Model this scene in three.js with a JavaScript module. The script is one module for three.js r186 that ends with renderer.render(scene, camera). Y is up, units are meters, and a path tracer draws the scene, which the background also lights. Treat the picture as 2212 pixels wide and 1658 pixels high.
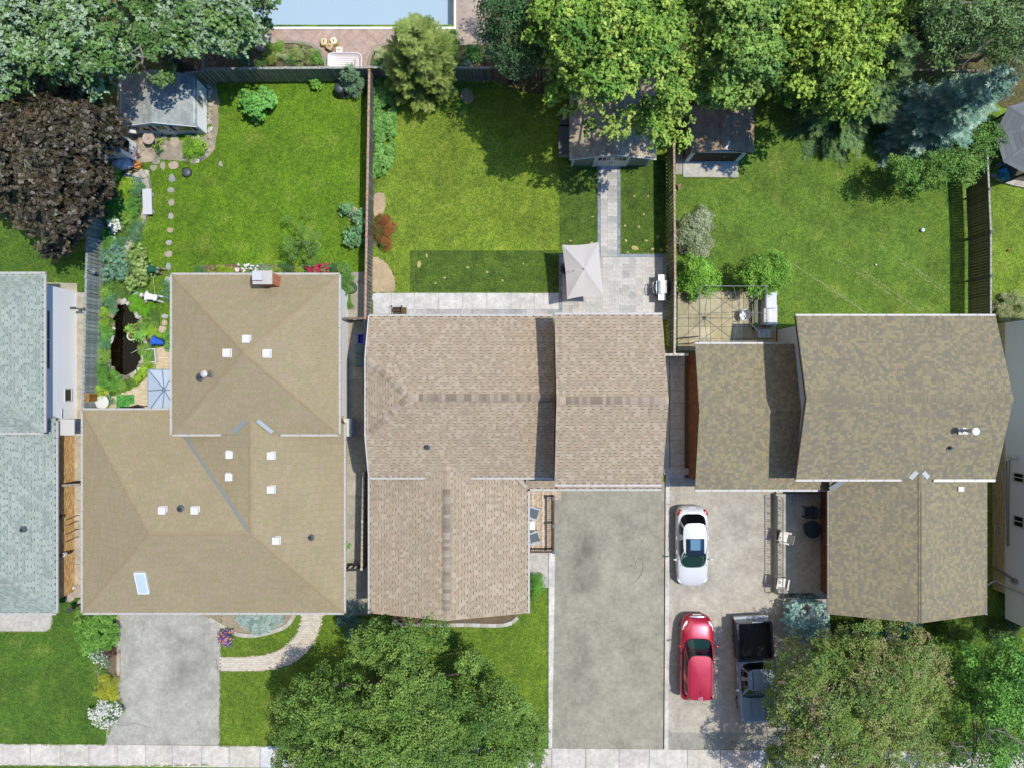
import * as THREE from 'three';
import { Sky } from 'three/addons/objects/Sky.js';
import { MarchingCubes } from 'three/addons/objects/MarchingCubes.js';
import { mergeGeometries } from 'three/addons/utils/BufferGeometryUtils.js';
import { ImprovedNoise } from 'three/addons/math/ImprovedNoise.js';

// ---------------------------------------------------------------- camera, sky, sun, exposure
const scene = new THREE.Scene();
const CAMERA_HEIGHT = 42;
const camera = new THREE.PerspectiveCamera(56.8, 1024 / 767, 0.5, 3000);
camera.position.set(0, CAMERA_HEIGHT, 0);
camera.up.set(0, 0, -1);
camera.lookAt(0, 0, 0);
const SUN_ELEVATION = THREE.MathUtils.degToRad(66.5);
const SUN = new THREE.Vector3(Math.cos(SUN_ELEVATION) * 0.997, Math.sin(SUN_ELEVATION), -Math.cos(SUN_ELEVATION) * 0.075).normalize();
const sky = new Sky();
sky.name = 'sky';
sky.scale.setScalar(2500);
sky.material.uniforms.sunPosition.value.copy(SUN);
sky.material.uniforms.turbidity.value = 8;
sky.material.uniforms.rayleigh.value = 0.5;
sky.material.uniforms.mieCoefficient.value = 0.004;
sky.userData = { kind: 'structure', label: 'clear blue summer sky with a high sun', category: 'sky' };
scene.add(sky);
scene.environmentIntensity = 0.25;
const sun = new THREE.DirectionalLight(new THREE.Color(1, 0.915, 0.77), 4.2);
sun.name = 'sun';
sun.position.copy(SUN).multiplyScalar(120);
sun.castShadow = true;
sun.shadow.mapSize.set(4096, 4096);
Object.assign(sun.shadow.camera, { left: -50, right: 50, top: 45, bottom: -45, near: 1, far: 300 });
scene.add(sun, sun.target);
const renderer = new THREE.WebGLRenderer({ antialias: true });
renderer.setSize(1024, 767);
renderer.shadowMap.enabled = true;
renderer.toneMapping = THREE.LinearToneMapping;
renderer.toneMappingExposure = 1.06;

// ---------------------------------------------------------------- survey helpers
// Plan positions were read off the photograph in survey units (36.5 to the metre on the ground) and brought to metres with the height of the point.
const UNIT = 36.5, CX = 1105.5, CY = 829;
const X = (u, h = 0) => (u - CX) / UNIT * (1 - h / CAMERA_HEIGHT);
const Z = (v, h = 0) => (v - CY) / UNIT * (1 - h / CAMERA_HEIGHT);
const V = (x, y, z) => new THREE.Vector3(x, y, z);
const at = (u, v, h = 0) => V(X(u, h), h, Z(v, h));
function seeded(a) { return () => { a |= 0; a = a + 0x6D2B79F5 | 0; let t = Math.imul(a ^ a >>> 15, 1 | a); t = t + Math.imul(t ^ t >>> 7, 61 | t) ^ t; return ((t ^ t >>> 14) >>> 0) / 4294967296; }; }
const rnd = seeded(20240611);
const R = (a, b) => a + (b - a) * rnd();
const pick = (a) => a[Math.floor(rnd() * a.length)];
const noise = new ImprovedNoise();
const fbm = (x, y, s = 0) => noise.noise(x, y, s) * 0.6 + noise.noise(x * 2.1, y * 2.1, s + 9) * 0.3 + noise.noise(x * 4.3, y * 4.3, s + 17) * 0.15;

const taken = new Map();
function numbered(n) { const k = taken.get(n) || 0; taken.set(n, k + 1); return k ? n + '_' + String(k).padStart(3, '0') : n; }
function tag(o, label, category, group, kind) {
  o.userData.label = label; o.userData.category = category;
  if (group) o.userData.group = group;
  if (kind) o.userData.kind = kind;
  return o;
}
function thing(name, label, category, p = [0, 0, 0], turn = 0, group) {
  const o = new THREE.Group(); o.name = numbered(name); scene.add(o);
  if (p.isVector3) o.position.copy(p); else o.position.set(...p);
  o.rotation.y = turn;
  return tag(o, label, category, group);
}
function mesh(name, geo, m, parent) {
  const o = new THREE.Mesh(geo, m);
  o.name = parent ? name : numbered(name);
  o.castShadow = o.receiveShadow = true;
  (parent || scene).add(o);
  return o;
}
function structure(name, geo, m, label, parent) {
  const o = mesh(name, geo, m, parent);
  if (!parent) { o.userData.kind = 'structure'; if (label) o.userData.label = label; }
  return o;
}
function duplicate(o, p, turn, label, group) {
  const c = o.clone(); c.name = numbered(o.name.replace(/_\d{3}$/, '')); scene.add(c);
  c.userData = { ...o.userData };
  if (p.isVector3) c.position.copy(p); else c.position.set(...p);
  c.rotation.y = turn;
  if (label) c.userData.label = label;
  if (group) c.userData.group = group;
  return c;
}

// ---------------------------------------------------------------- geometry soup
const _a = new THREE.Vector3(), _b = new THREE.Vector3(), _n = new THREE.Vector3();
class Soup {
  constructor() { this.p = []; this.n = []; this.t = []; this.c = null; }
  tri(a, b, c, col, uv) {
    _a.subVectors(b, a); _b.subVectors(c, a); _n.crossVectors(_a, _b).normalize();
    const ax = Math.abs(_n.x), ay = Math.abs(_n.y), az = Math.abs(_n.z);
    for (const q of [a, b, c]) {
      this.p.push(q.x, q.y, q.z); this.n.push(_n.x, _n.y, _n.z);
      if (ay >= ax && ay >= az) this.t.push(q.x, q.z); else if (ax > az) this.t.push(q.z, q.y); else this.t.push(q.x, q.y);
      if (col) { (this.c ||= []).push(col.r, col.g, col.b); }
    }
    return this;
  }
  quad(a, b, c, d, col) { this.tri(a, b, c, col); this.tri(a, c, d, col); return this; }
  poly(pts, col) { // planar polygon, any shape, in 3D (triangulated in plan)
    const f = THREE.ShapeUtils.triangulateShape(pts.map(q => new THREE.Vector2(q.x, q.z)), []);
    for (const [i, j, k] of f) {
      _a.subVectors(pts[j], pts[i]); _b.subVectors(pts[k], pts[i]);
      if (_a.cross(_b).y >= 0) this.tri(pts[i], pts[j], pts[k], col); else this.tri(pts[i], pts[k], pts[j], col);
    }
    return this;
  }
  slab(pts, y0, y1, col) { // prism over a plan outline [[x,z],...]
    this.poly(pts.map(([x, z]) => V(x, y1, z)), col);
    let area = 0; for (let i = 0; i < pts.length; i++) { const a = pts[i], b = pts[(i + 1) % pts.length]; area += a[0] * b[1] - b[0] * a[1]; }
    for (let i = 0; i < pts.length; i++) {
      let a = pts[i], b = pts[(i + 1) % pts.length]; if (area > 0) [a, b] = [b, a];
      this.quad(V(a[0], y0, a[1]), V(b[0], y0, b[1]), V(b[0], y1, b[1]), V(a[0], y1, a[1]), col);
    }
    return this;
  }
  box(cx, cy, cz, sx, sy, sz, ry = 0, col) {
    const c = Math.cos(ry), s = Math.sin(ry), q = [];
    for (const y of [-1, 1]) for (const [x, z] of [[-1, -1], [1, -1], [1, 1], [-1, 1]]) { const a = x * sx / 2, b = z * sz / 2; q.push(V(cx + a * c + b * s, cy + y * sy / 2, cz - a * s + b * c)); }
    const f = (i, j, k, l) => this.quad(q[i], q[j], q[k], q[l], col);
    f(7, 6, 5, 4); f(0, 1, 2, 3); f(3, 2, 6, 7); f(1, 0, 4, 5); f(2, 1, 5, 6); f(0, 3, 7, 4);
    return this;
  }
  beam(a, b, w, h, col) { // rectangular bar from a to b
    const d = V().subVectors(b, a).normalize(), up = Math.abs(d.y) > 0.95 ? V(1, 0, 0) : V(0, 1, 0);
    const s = V().crossVectors(d, up).normalize().multiplyScalar(w / 2), t = V().crossVectors(s, d).normalize().multiplyScalar(h / 2);
    const k = (o, i, j) => o.clone().addScaledVector(s, i).addScaledVector(t, j);
    const A = [k(a, -1, -1), k(a, 1, -1), k(a, 1, 1), k(a, -1, 1)], B = [k(b, -1, -1), k(b, 1, -1), k(b, 1, 1), k(b, -1, 1)];
    for (let i = 0; i < 4; i++) { const j = (i + 1) % 4; this.quad(A[i], A[j], B[j], B[i], col); }
    this.quad(A[3], A[2], A[1], A[0], col); this.quad(B[0], B[1], B[2], B[3], col);
    return this;
  }
  add(g, col) {
    if (g.index) g = g.toNonIndexed();
    const P = g.attributes.position.array, N = g.attributes.normal.array, T = g.attributes.uv?.array;
    for (let i = 0; i < P.length; i++) { this.p.push(P[i]); this.n.push(N[i]); }
    for (let i = 0; i < P.length / 3; i++) { this.t.push(T ? T[2 * i] : P[3 * i], T ? T[2 * i + 1] : P[3 * i + 2]); if (col) (this.c ||= []).push(col.r, col.g, col.b); }
    return this;
  }
  geo() {
    const g = new THREE.BufferGeometry();
    g.setAttribute('position', new THREE.Float32BufferAttribute(this.p, 3));
    g.setAttribute('normal', new THREE.Float32BufferAttribute(this.n, 3));
    g.setAttribute('uv', new THREE.Float32BufferAttribute(this.t, 2));
    if (this.c) g.setAttribute('color', new THREE.Float32BufferAttribute(this.c, 3));
    return g;
  }
}
const boxGeo = (sx, sy, sz, x = 0, y = 0, z = 0, ry = 0) => new Soup().box(x, y, z, sx, sy, sz, ry).geo();
const cyl = (r0, r1, h, x = 0, y = 0, z = 0, seg = 14) => new THREE.CylinderGeometry(r1, r0, h, seg).translate(x, y + h / 2, z);
const tube = (pts, r, seg = 6, n) => new THREE.TubeGeometry(new THREE.CatmullRomCurve3(pts), n || Math.max(4, pts.length * 4), r, seg);
const lathe = (pts, seg = 20) => new THREE.LatheGeometry(pts.map(([x, y]) => new THREE.Vector2(x, y)), seg);
function join(list) { const s = new Soup(); list.forEach(g => s.add(g)); return s.geo(); }
function pebble(rx, ry, rz, seed, rough = 0.18) { // rounded, uneven stone
  const g = new THREE.IcosahedronGeometry(1, 2), p = g.attributes.position;
  for (let i = 0; i < p.count; i++) {
    const x = p.getX(i), y = p.getY(i), z = p.getZ(i), k = 1 + rough * (noise.noise(x * 1.4 + seed, y * 1.4, z * 1.4) + 0.5 * noise.noise(x * 3 + seed, y * 3, z * 3));
    p.setXYZ(i, x * rx * k, Math.max(-0.5, y * k) * ry, z * rz * k);
  }
  g.computeVertexNormals(); return g;
}
function inside(pts, x, y) { let c = false; for (let i = 0, j = pts.length - 1; i < pts.length; j = i++) { const [a, b] = pts[i], [d, e] = pts[j]; if ((b > y) !== (e > y) && x < (d - a) * (y - b) / (e - b) + a) c = !c; } return c; }
function edgeDistance(pts, x, y) {
  let m = 1e9;
  for (let i = 0, j = pts.length - 1; i < pts.length; j = i++) {
    const [a, b] = pts[j], [c, d] = pts[i], l = (c - a) ** 2 + (d - b) ** 2, t = Math.max(0, Math.min(1, ((x - a) * (c - a) + (y - b) * (d - b)) / (l || 1)));
    m = Math.min(m, Math.hypot(x - a - t * (c - a), y - b - t * (d - b)));
  }
  return m;
}
const plan = (pts, h = 0) => pts.map(([u, v]) => [X(u, h), Z(v, h)]);
function smoothLine(pts, n = 60, closed = false) { return new THREE.CatmullRomCurve3(pts.map(([x, y]) => V(x, 0, y)), closed).getSpacedPoints(n).map(q => [q.x, q.z]); }

// ---------------------------------------------------------------- materials
function tileNoise(size, cells, seed) { // tileable value noise, 0..1
  const g = seeded(seed), grid = Float32Array.from({ length: cells * cells }, () => g()), out = new Float32Array(size * size);
  for (let y = 0; y < size; y++) for (let x = 0; x < size; x++) {
    const fx = x / size * cells, fy = y / size * cells, i = fx | 0, j = fy | 0; let a = fx - i, b = fy - j; a = a * a * (3 - 2 * a); b = b * b * (3 - 2 * b);
    const i1 = (i + 1) % cells, j1 = (j + 1) % cells;
    out[y * size + x] = (grid[j * cells + i] * (1 - a) + grid[j * cells + i1] * a) * (1 - b) + (grid[j1 * cells + i] * (1 - a) + grid[j1 * cells + i1] * a) * b;
  }
  return out;
}
function layered(size, list) { // [[cells, weight], ...] -> mean 0 noise
  const out = new Float32Array(size * size); let s = 7;
  for (const [c, w] of list) { const n = tileNoise(size, c, s += 31 + c); for (let i = 0; i < out.length; i++) out[i] += (n[i] - 0.5) * w; }
  return out;
}
function texture(size, field, color, metres, srgb = true) {
  const d = new Uint8Array(size * size * 4);
  for (let i = 0; i < size * size; i++) { const c = color(field[i], i % size, i / size | 0); for (let k = 0; k < 3; k++) d[4 * i + k] = Math.max(0, Math.min(255, c[k])); d[4 * i + 3] = 255; }
  const t = new THREE.DataTexture(d, size, size);
  t.wrapS = t.wrapT = THREE.RepeatWrapping; t.magFilter = THREE.LinearFilter; t.minFilter = THREE.LinearMipmapLinearFilter; t.generateMipmaps = true;
  if (srgb) t.colorSpace = THREE.SRGBColorSpace;
  t.repeat.set(1 / metres, 1 / metres); t.needsUpdate = true;
  return t;
}
const grey = (k) => (f) => { const v = 255 * Math.pow(Math.max(0.02, 1 + 0 * f), 1) * (k + f); return [v, v, v]; };
const grainField = layered(1024, [[8, 0.10], [32, 0.12], [128, 0.16], [512, 0.30]]);
const softField = layered(1024, [[4, 0.07], [11, 0.08], [40, 0.09], [160, 0.1], [512, 0.12]]);
const grassField = layered(1024, [[24, 0.08], [64, 0.15], [150, 0.26], [340, 0.42], [512, 0.45]]);
const grainMap = texture(1024, grainField, grey(0.86), 3.1);
const softMap = texture(1024, softField, grey(0.84), 6.7);
const grassMap = texture(1024, grassField, (f) => [255 * (0.74 + f * 0.95), 255 * (0.78 + f * 0.72), 255 * (0.66 + f * 0.8)], 9.7);
const grassBump = texture(1024, grassField, (f) => { const v = 128 + f * 150; return [v, v, v]; }, 9.7, false);
const grainBump = texture(1024, grainField, (f) => { const v = 128 + f * 200; return [v, v, v]; }, 3.1, false);
const woodField = (() => { const a = layered(512, [[6, 0.3], [64, 0.2]]), s = tileNoise(512, 128, 77), o = new Float32Array(512 * 512); for (let y = 0; y < 512; y++) for (let x = 0; x < 512; x++) o[y * 512 + x] = 0.35 * (s[((y >> 6) * 512) + x] - 0.5) + a[y * 512 + x] * 0.6; return o; })();
const woodMap = texture(512, woodField, grey(0.84), 0.6);
const cache = new Map();
function col(hex) { return new THREE.Color(hex); }
function M(hex, rough = 0.85, extra = {}, key = '') {
  const k = hex + '|' + rough + '|' + key;
  if (!cache.has(k)) cache.set(k, new THREE.MeshStandardMaterial({ color: hex, roughness: rough, side: THREE.DoubleSide, ...extra }));
  return cache.get(k);
}
const rough = (hex, r = 0.95) => M(hex, r, { map: grainMap, bumpMap: grainBump, bumpScale: 0.006 }, 'grain');
const patchy = (hex, r = 0.95) => M(hex, r, { map: softMap, bumpMap: grainBump, bumpScale: 0.004 }, 'soft');
const timber = (hex, r = 0.85) => M(hex, r, { map: woodMap }, 'wood');
const tinted = new THREE.MeshStandardMaterial({ color: 0xffffff, vertexColors: true, roughness: 0.95, side: THREE.DoubleSide });
const glass = new THREE.MeshPhysicalMaterial({ color: 0x9fb4b0, roughness: 0.04, transmission: 1, thickness: 0, ior: 1.5, side: THREE.DoubleSide });
const darkGlass = M('#12181c', 0.06, { metalness: 0.0 }, 'glass');
const whiteMetal = M('#bfbfbb', 0.45);
const steel = M('#8d9396', 0.4, { metalness: 0.7 }, 'metal');
const blackMetal = M('#1b1b1d', 0.5);

// ---------------------------------------------------------------- the ground
const POOL = { x0: X(430), x1: X(981), z0: Z(-70), z1: Z(60) };
const POND = plan(smoothLine([[268, 655], [285, 668], [300, 690], [303, 720], [312, 745], [305, 775], [292, 800], [272, 810], [250, 806], [238, 780], [237, 745], [246, 715], [243, 685], [252, 660]], 44, true));
const lawnTone = (r, g, b) => { const c = new THREE.Color().setRGB(r / 255, g / 255, b / 255, THREE.SRGBColorSpace); return [c.r / 1.22 / 0.52, c.g / 1.22 / 0.58, c.b / 1.22 / 0.40]; };
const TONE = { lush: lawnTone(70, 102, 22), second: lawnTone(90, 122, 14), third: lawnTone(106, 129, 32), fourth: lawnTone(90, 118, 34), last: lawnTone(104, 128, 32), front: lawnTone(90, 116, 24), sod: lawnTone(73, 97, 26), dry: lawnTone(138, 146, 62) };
function lawnColour(x, z) {
  const u = x * UNIT + CX, v = z * UNIT + CY;
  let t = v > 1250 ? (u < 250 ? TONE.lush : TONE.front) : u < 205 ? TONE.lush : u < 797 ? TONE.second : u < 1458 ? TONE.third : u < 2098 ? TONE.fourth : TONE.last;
  const n = fbm(x * 0.35, z * 0.35, 3), m = fbm(x * 1.3, z * 1.3, 8), dry = Math.max(0, fbm(x * 0.8 + 40, z * 0.8, 21) - 0.15);
  const k = 1 + n * 0.36 + m * 0.2 + fbm(x * 3.1, z * 3.1, 51) * 0.12 + (v < 700 ? 0.05 * Math.sin((u > 1458 ? x * 0.56 - z * 0.83 : z * 0.9 + x * 0.3 + n * 3) * 3.4) : 0);
  return [0, 1, 2].map(i => (t[i] * (1 - dry) + TONE.dry[i] * dry) * k);
}
const grass = new THREE.MeshStandardMaterial({ vertexColors: true, map: grassMap, bumpMap: grassBump, bumpScale: 0.03, roughness: 1, side: THREE.DoubleSide });
{
  const cell = 0.25, x0 = -37, z0 = -29, nx = 296, nz = 232, p = [], c = [], t = [], idx = [];
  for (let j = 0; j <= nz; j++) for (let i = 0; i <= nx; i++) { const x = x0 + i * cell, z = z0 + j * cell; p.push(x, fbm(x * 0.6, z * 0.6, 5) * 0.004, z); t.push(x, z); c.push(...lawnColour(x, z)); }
  for (let j = 0; j < nz; j++) for (let i = 0; i < nx; i++) {
    const x = x0 + (i + 0.5) * cell, z = z0 + (j + 0.5) * cell;
    if (x > POOL.x0 + 0.1 && x < POOL.x1 - 0.1 && z > POOL.z0 && z < POOL.z1 - 0.1) continue;
    if (inside(POND, x, z)) continue;
    const a = j * (nx + 1) + i, b = a + 1, d = a + nx + 1, e = d + 1; idx.push(a, d, b, b, d, e);
  }
  const g = new THREE.BufferGeometry(); g.setIndex(idx);
  g.setAttribute('position', new THREE.Float32BufferAttribute(p, 3)); g.setAttribute('uv', new THREE.Float32BufferAttribute(t, 2)); g.setAttribute('color', new THREE.Float32BufferAttribute(c, 3));
  g.computeVertexNormals();
  structure('lawn', g, grass, 'mown green lawns of the back and front yards');
  const far = new THREE.Shape([[-900, -900], [900, -900], [900, 900], [-900, 900]].map(([x, y]) => new THREE.Vector2(x, y)));
  far.holes.push(new THREE.Path([[-36.5, -28.5], [-36.5, 28.5], [36.5, 28.5], [36.5, -28.5]].map(([x, y]) => new THREE.Vector2(x, y))));
  structure('ground', new THREE.ShapeGeometry(far).rotateX(-Math.PI / 2).translate(0, -0.08, 0), M('#4d6130', 1, { map: grassMap }, 'far'), 'grassy ground running out to the horizon');
}
function sheet(name, outline, y, m, label, parent) { return structure(name, new Soup().slab(plan(outline), -0.06, y).geo(), m, label, parent); }
function flatSheet(name, pts, y, m, label, parent) { return structure(name, new Soup().poly(pts.map(([x, z]) => V(x, y, z))).geo(), m, label, parent); }
function lawnSheet(name, outline, y, tone, label) { // dense sheet so that the colour can vary
  const q = plan(outline), xs = q.map(a => a[0]), zs = q.map(a => a[1]), x0 = Math.min(...xs), x1 = Math.max(...xs), z0 = Math.min(...zs), z1 = Math.max(...zs), n = 40, m = 40, p = [], c = [], t = [], idx = [];
  for (let j = 0; j <= m; j++) for (let i = 0; i <= n; i++) { const x = x0 + (x1 - x0) * i / n, z = z0 + (z1 - z0) * j / m, k = 1 + fbm(x * 1.2, z * 1.2, 30) * 0.5, d = Math.max(0, fbm(x * 2.1, z * 2.1, 77) - 0.42) * 2.5; p.push(x, y, z); t.push(x + 3, z + 1); c.push(...[0, 1, 2].map(h => (tone[h] * (1 - d) + TONE.dry[h] * d) * k)); }
  for (let j = 0; j < m; j++) for (let i = 0; i < n; i++) { const a = j * (n + 1) + i, d = a + n + 1; idx.push(a, d, a + 1, a + 1, d, d + 1); }
  const g = new THREE.BufferGeometry(); g.setIndex(idx); g.setAttribute('position', new THREE.Float32BufferAttribute(p, 3)); g.setAttribute('uv', new THREE.Float32BufferAttribute(t, 2)); g.setAttribute('color', new THREE.Float32BufferAttribute(c, 3)); g.computeVertexNormals();
  return structure(name, g, grass, label);
}
lawnSheet('new_turf', [[885, 541], [1207, 541], [1207, 632], [885, 632]], 0.008, TONE.sod, 'darker newly laid turf strip behind the middle house');
lawnSheet('new_turf', [[1208, 362], [1290, 362], [1290, 549], [1208, 549]], 0.008, TONE.sod, 'darker new turf left of the garden walk');
lawnSheet('new_turf', [[1340, 346], [1437, 346], [1437, 549], [1340, 549]], 0.008, TONE.sod, 'darker new turf between garden walk and fence');
{ // dead straw patches lying in the new turf
  const s = new Soup();
  for (const [u, v, w, h] of [[905, 572, 8, 14], [921, 552, 4, 7], [960, 600, 5, 4], [1010, 578, 6, 4], [1052, 588, 5, 5], [1085, 606, 5, 6], [940, 612, 5, 4], [1130, 570, 4, 4], [1372, 536, 12, 10], [1396, 520, 8, 5], [1352, 520, 5, 6], [1420, 512, 6, 6], [1410, 538, 8, 5], [1380, 490, 5, 5], [1350, 488, 4, 5], [1428, 540, 6, 7], [1356, 545, 6, 4], [1232, 520, 7, 4], [1278, 524, 6, 4], [1280, 468, 6, 3], [1400, 424, 5, 4], [1390, 463, 5, 4], [1370, 424, 4, 4]])
    for (let k = 0; k < 5; k++) { const pts = []; for (let a = 0; a < 9; a++) { const r = R(0.5, 1); pts.push([u + R(-0.3, 0.3) * w + Math.cos(a * 0.7) * w * 0.5 * r, v + R(-0.3, 0.3) * h + Math.sin(a * 0.7) * h * 0.5 * r]); } s.poly(plan(pts).map(([x, z]) => V(x, 0.012 + k * 0.001, z)), col(pick(['#a8985f', '#9c9058', '#b3a36c', '#8d8a4a']))); }
  const o = mesh('straw', s.geo(), tinted); tag(o, 'dry straw coloured bare spots in the new turf', 'straw', null, 'stuff');
}
const soilMat = rough('#75634a'), sandMat = patchy('#c3ab86'), concrete = patchy('#d6d0c4'), paleConcrete = patchy('#e0dad0'), alleyConcrete = patchy('#b4ad99'), stoneDust = patchy('#bfb6a3');
const ragged = (pts, n, amp, seed) => smoothLine(pts, n, true).map(([u, v], i) => [u + noise.noise(i * 0.7, seed, 0) * amp, v + noise.noise(i * 0.7, seed, 5) * amp]);
sheet('bare_ground', ragged([[806, 556], [826, 562], [842, 580], [853, 612], [850, 630], [808, 634], [802, 600]], 50, 5, 1), 0.012, sandMat, 'bare sandy ground at the end of the pale path');
sheet('bare_ground', ragged([[808, 420], [828, 418], [832, 440], [826, 462], [808, 466]], 36, 5, 2), 0.012, sandMat, 'bare sandy patch along the fence beside the red shrub');
sheet('bare_ground', ragged([[756, 448], [772, 450], [766, 480], [756, 478]], 24, 4, 3), 0.012, sandMat, 'bare soil ring around the small grey green shrubs');
sheet('bare_ground', ragged([[996, 196], [1012, 192], [1022, 208], [1016, 224], [1002, 220]], 24, 4, 4), 0.012, sandMat, 'bare trodden patch under the yellow green cedar');

// paved areas made of single pieces
function gridSheet(name, quadUV, y, base, spots, label, n = 60, m = 120, map = softMap) { // quad corner order: back left, back right, front right, front left
  const [A, B, C, D] = quadUV, p = [], c = [], t = [], idx = [], bc = col(base);
  for (let j = 0; j <= m; j++) for (let i = 0; i <= n; i++) {
    const a = i / n, b = j / m, u = (A[0] * (1 - a) + B[0] * a) * (1 - b) + (D[0] * (1 - a) + C[0] * a) * b, v = (A[1] * (1 - a) + B[1] * a) * (1 - b) + (D[1] * (1 - a) + C[1] * a) * b;
    let k = 1 + fbm(X(u) * 0.5, Z(v) * 0.5, 60) * 0.12 + fbm(X(u) * 1.6, Z(v) * 0.22, 61) * 0.08;
    for (const [su, sv, ru, rv, s] of spots) { const w = fbm(u * 0.06, v * 0.03, su) * 0.9, q = ((u - su) / ru) ** 2 + ((v - sv) / rv) ** 2; k *= 1 - s * Math.max(0, Math.exp(-q * 1.6) * (0.75 + w)); }
    p.push(X(u), y, Z(v)); t.push(X(u), Z(v)); c.push(bc.r * k, bc.g * k, bc.b * k);
  }
  for (let j = 0; j < m; j++) for (let i = 0; i < n; i++) { const a = j * (n + 1) + i, d = a + n + 1; idx.push(a, d, a + 1, a + 1, d, d + 1); }
  const g = new THREE.BufferGeometry(); g.setIndex(idx); g.setAttribute('position', new THREE.Float32BufferAttribute(p, 3)); g.setAttribute('uv', new THREE.Float32BufferAttribute(t, 2)); g.setAttribute('color', new THREE.Float32BufferAttribute(c, 3)); g.computeVertexNormals();
  return structure(name, g, new THREE.MeshStandardMaterial({ vertexColors: true, map, bumpMap: grainBump, bumpScale: 0.005, roughness: 0.92, side: THREE.DoubleSide }), label);
}
function crack(parent, pts, w = 0.012, y = 0.026) {
  const s = new Soup(), q = smoothLine(pts.map(([u, v]) => [X(u), Z(v)]), 30);
  for (let i = 0; i < q.length - 1; i++) { const d = V(q[i + 1][0] - q[i][0], 0, q[i + 1][1] - q[i][1]).normalize(), a = w * (0.5 + rnd()), n = [-d.z * a, d.x * a]; s.quad(V(q[i][0] + n[0], y, q[i][1] + n[1]), V(q[i + 1][0] + n[0], y, q[i + 1][1] + n[1]), V(q[i + 1][0] - n[0], y, q[i + 1][1] - n[1]), V(q[i][0] - n[0], y, q[i][1] - n[1])); }
  mesh('crack', s.geo(), M('#4a4a44', 1), parent);
}
const drive2 = gridSheet('driveway', [[256, 1318], [477, 1318], [474, 1608], [227, 1607]], 0.018, '#b5b2a4', [[395, 1440, 45, 60, 0.3], [372, 1492, 30, 30, 0.22], [440, 1425, 22, 60, 0.16], [400, 1385, 30, 20, 0.16]], 'light grey asphalt driveway in front of the tan roofed house');
crack(drive2, [[300, 1330], [310, 1352], [304, 1380], [316, 1402]], 0.006); crack(drive2, [[232, 1560], [262, 1566], [290, 1561], [330, 1572]], 0.006);
crack(drive2, [[466, 1420], [468, 1432], [470, 1445], [475, 1453]]);
const drive4 = gridSheet('driveway', [[1198, 1040], [1437, 1040], [1432, 1617], [1190, 1615]], 0.018, '#a5a08c', [[1266, 1200, 34, 62, 0.48], [1262, 1262, 30, 30, 0.34], [1352, 1190, 26, 60, 0.14], [1252, 1430, 30, 80, 0.24], [1276, 1480, 20, 60, 0.16], [1375, 1410, 20, 70, 0.1], [1360, 1250, 60, 30, -0.12], [1330, 1150, 50, 30, -0.08]], 'wide empty asphalt driveway with dark tyre and oil stains');
crack(drive4, [[1372, 1222], [1374, 1210], [1382, 1205], [1388, 1214], [1386, 1235], [1376, 1250], [1366, 1259]]);
crack(drive4, [[1204, 1330], [1230, 1338], [1262, 1331], [1290, 1344], [1330, 1340]], 0.006); crack(drive4, [[1300, 1600], [1306, 1560], [1298, 1520], [1310, 1490]], 0.005); crack(drive4, [[1400, 1090], [1396, 1120], [1404, 1150]], 0.005);
crack(drive4, [[1372, 1158], [1382, 1163], [1390, 1172]], 0.008);
gridSheet('driveway', [[1444, 1020], [1792, 1020], [1792, 1581], [1440, 1581]], 0.018, '#bbb3a2', [[1600, 1110, 30, 60, 0.1], [1520, 1230, 30, 60, 0.06], [1640, 1200, 40, 60, 0.08]], 'pale grey driveway where the cars are parked', 70, 110);
gridSheet('driveway_apron', [[1440, 1581], [1800, 1581], [1800, 1619], [1440, 1617]], 0.02, '#a3a092', [], 'darker asphalt apron where the pale driveway meets the sidewalk', 40, 8);
const strip = mesh('concrete_edging', new Soup().slab(plan([[1185, 1190], [1198, 1190], [1197, 1300], [1192, 1615], [1184, 1615]]), -0.06, 0.05).geo(), paleConcrete); tag(strip, 'white concrete edging strip between lawn and stained driveway', 'edging', null, 'structure');
{
  const k = thing('concrete_kerb', 'raised pale concrete kerb dividing the two driveways', 'kerb'); k.userData.kind = 'structure';
  const joints = [1015, 1088, 1266, 1440, 1617];
  for (let i = 0; i < 4; i++) mesh('kerb_block', new Soup().slab(plan([[1437.5 - i * 0.9, joints[i]], [1446 - i * 0.9, joints[i]], [1445 - i * 0.9, joints[i + 1] - 0.5], [1436.5 - i * 0.9, joints[i + 1] - 0.5]]), -0.05, 0.13).geo(), concrete, k);
}
{ // sidewalk of cast slabs
  const w = thing('sidewalk', 'pale concrete public sidewalk along the street', 'sidewalk'); w.userData.kind = 'structure';
  const edge = (u) => 1605 + u * 0.0085, joints = [-160, -95, -30, 66, 130, 192, 254.5, 314, 372, 435.5, 494.5, 562, 625, 690, 755, 820, 885, 950, 1015, 1080, 1135, 1191.5, 1264.5, 1337, 1402, 1484.6, 1556, 1627, 1700, 1770, 1840, 1910, 1980, 2050, 2120, 2190, 2260, 2330];
  const tones = [patchy('#ddd6c8'), patchy('#d6cfbf'), patchy('#dad0c4')], fresh = patchy('#dcdedf');
  mesh('base', new Soup().slab(plan([[-170, edge(-170)], [2340, edge(2340)], [2340, edge(2340) + 47], [-170, edge(-170) + 47]]), -0.06, 0.012).geo(), M('#6d675c', 1), w);
  for (let i = 0; i < joints.length - 1; i++) { const a = joints[i] + 0.5, b = joints[i + 1] - 0.5, y = 0.036 + rnd() * 0.006; mesh('slab', new Soup().slab(plan([[a, edge(a)], [b, edge(b)], [b, edge(b) + 46.5], [a, edge(a) + 46.5]]), -0.05, y).geo(), (i === 11 || i === 27) ? fresh : tones[i % 3], w); }
}
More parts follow.
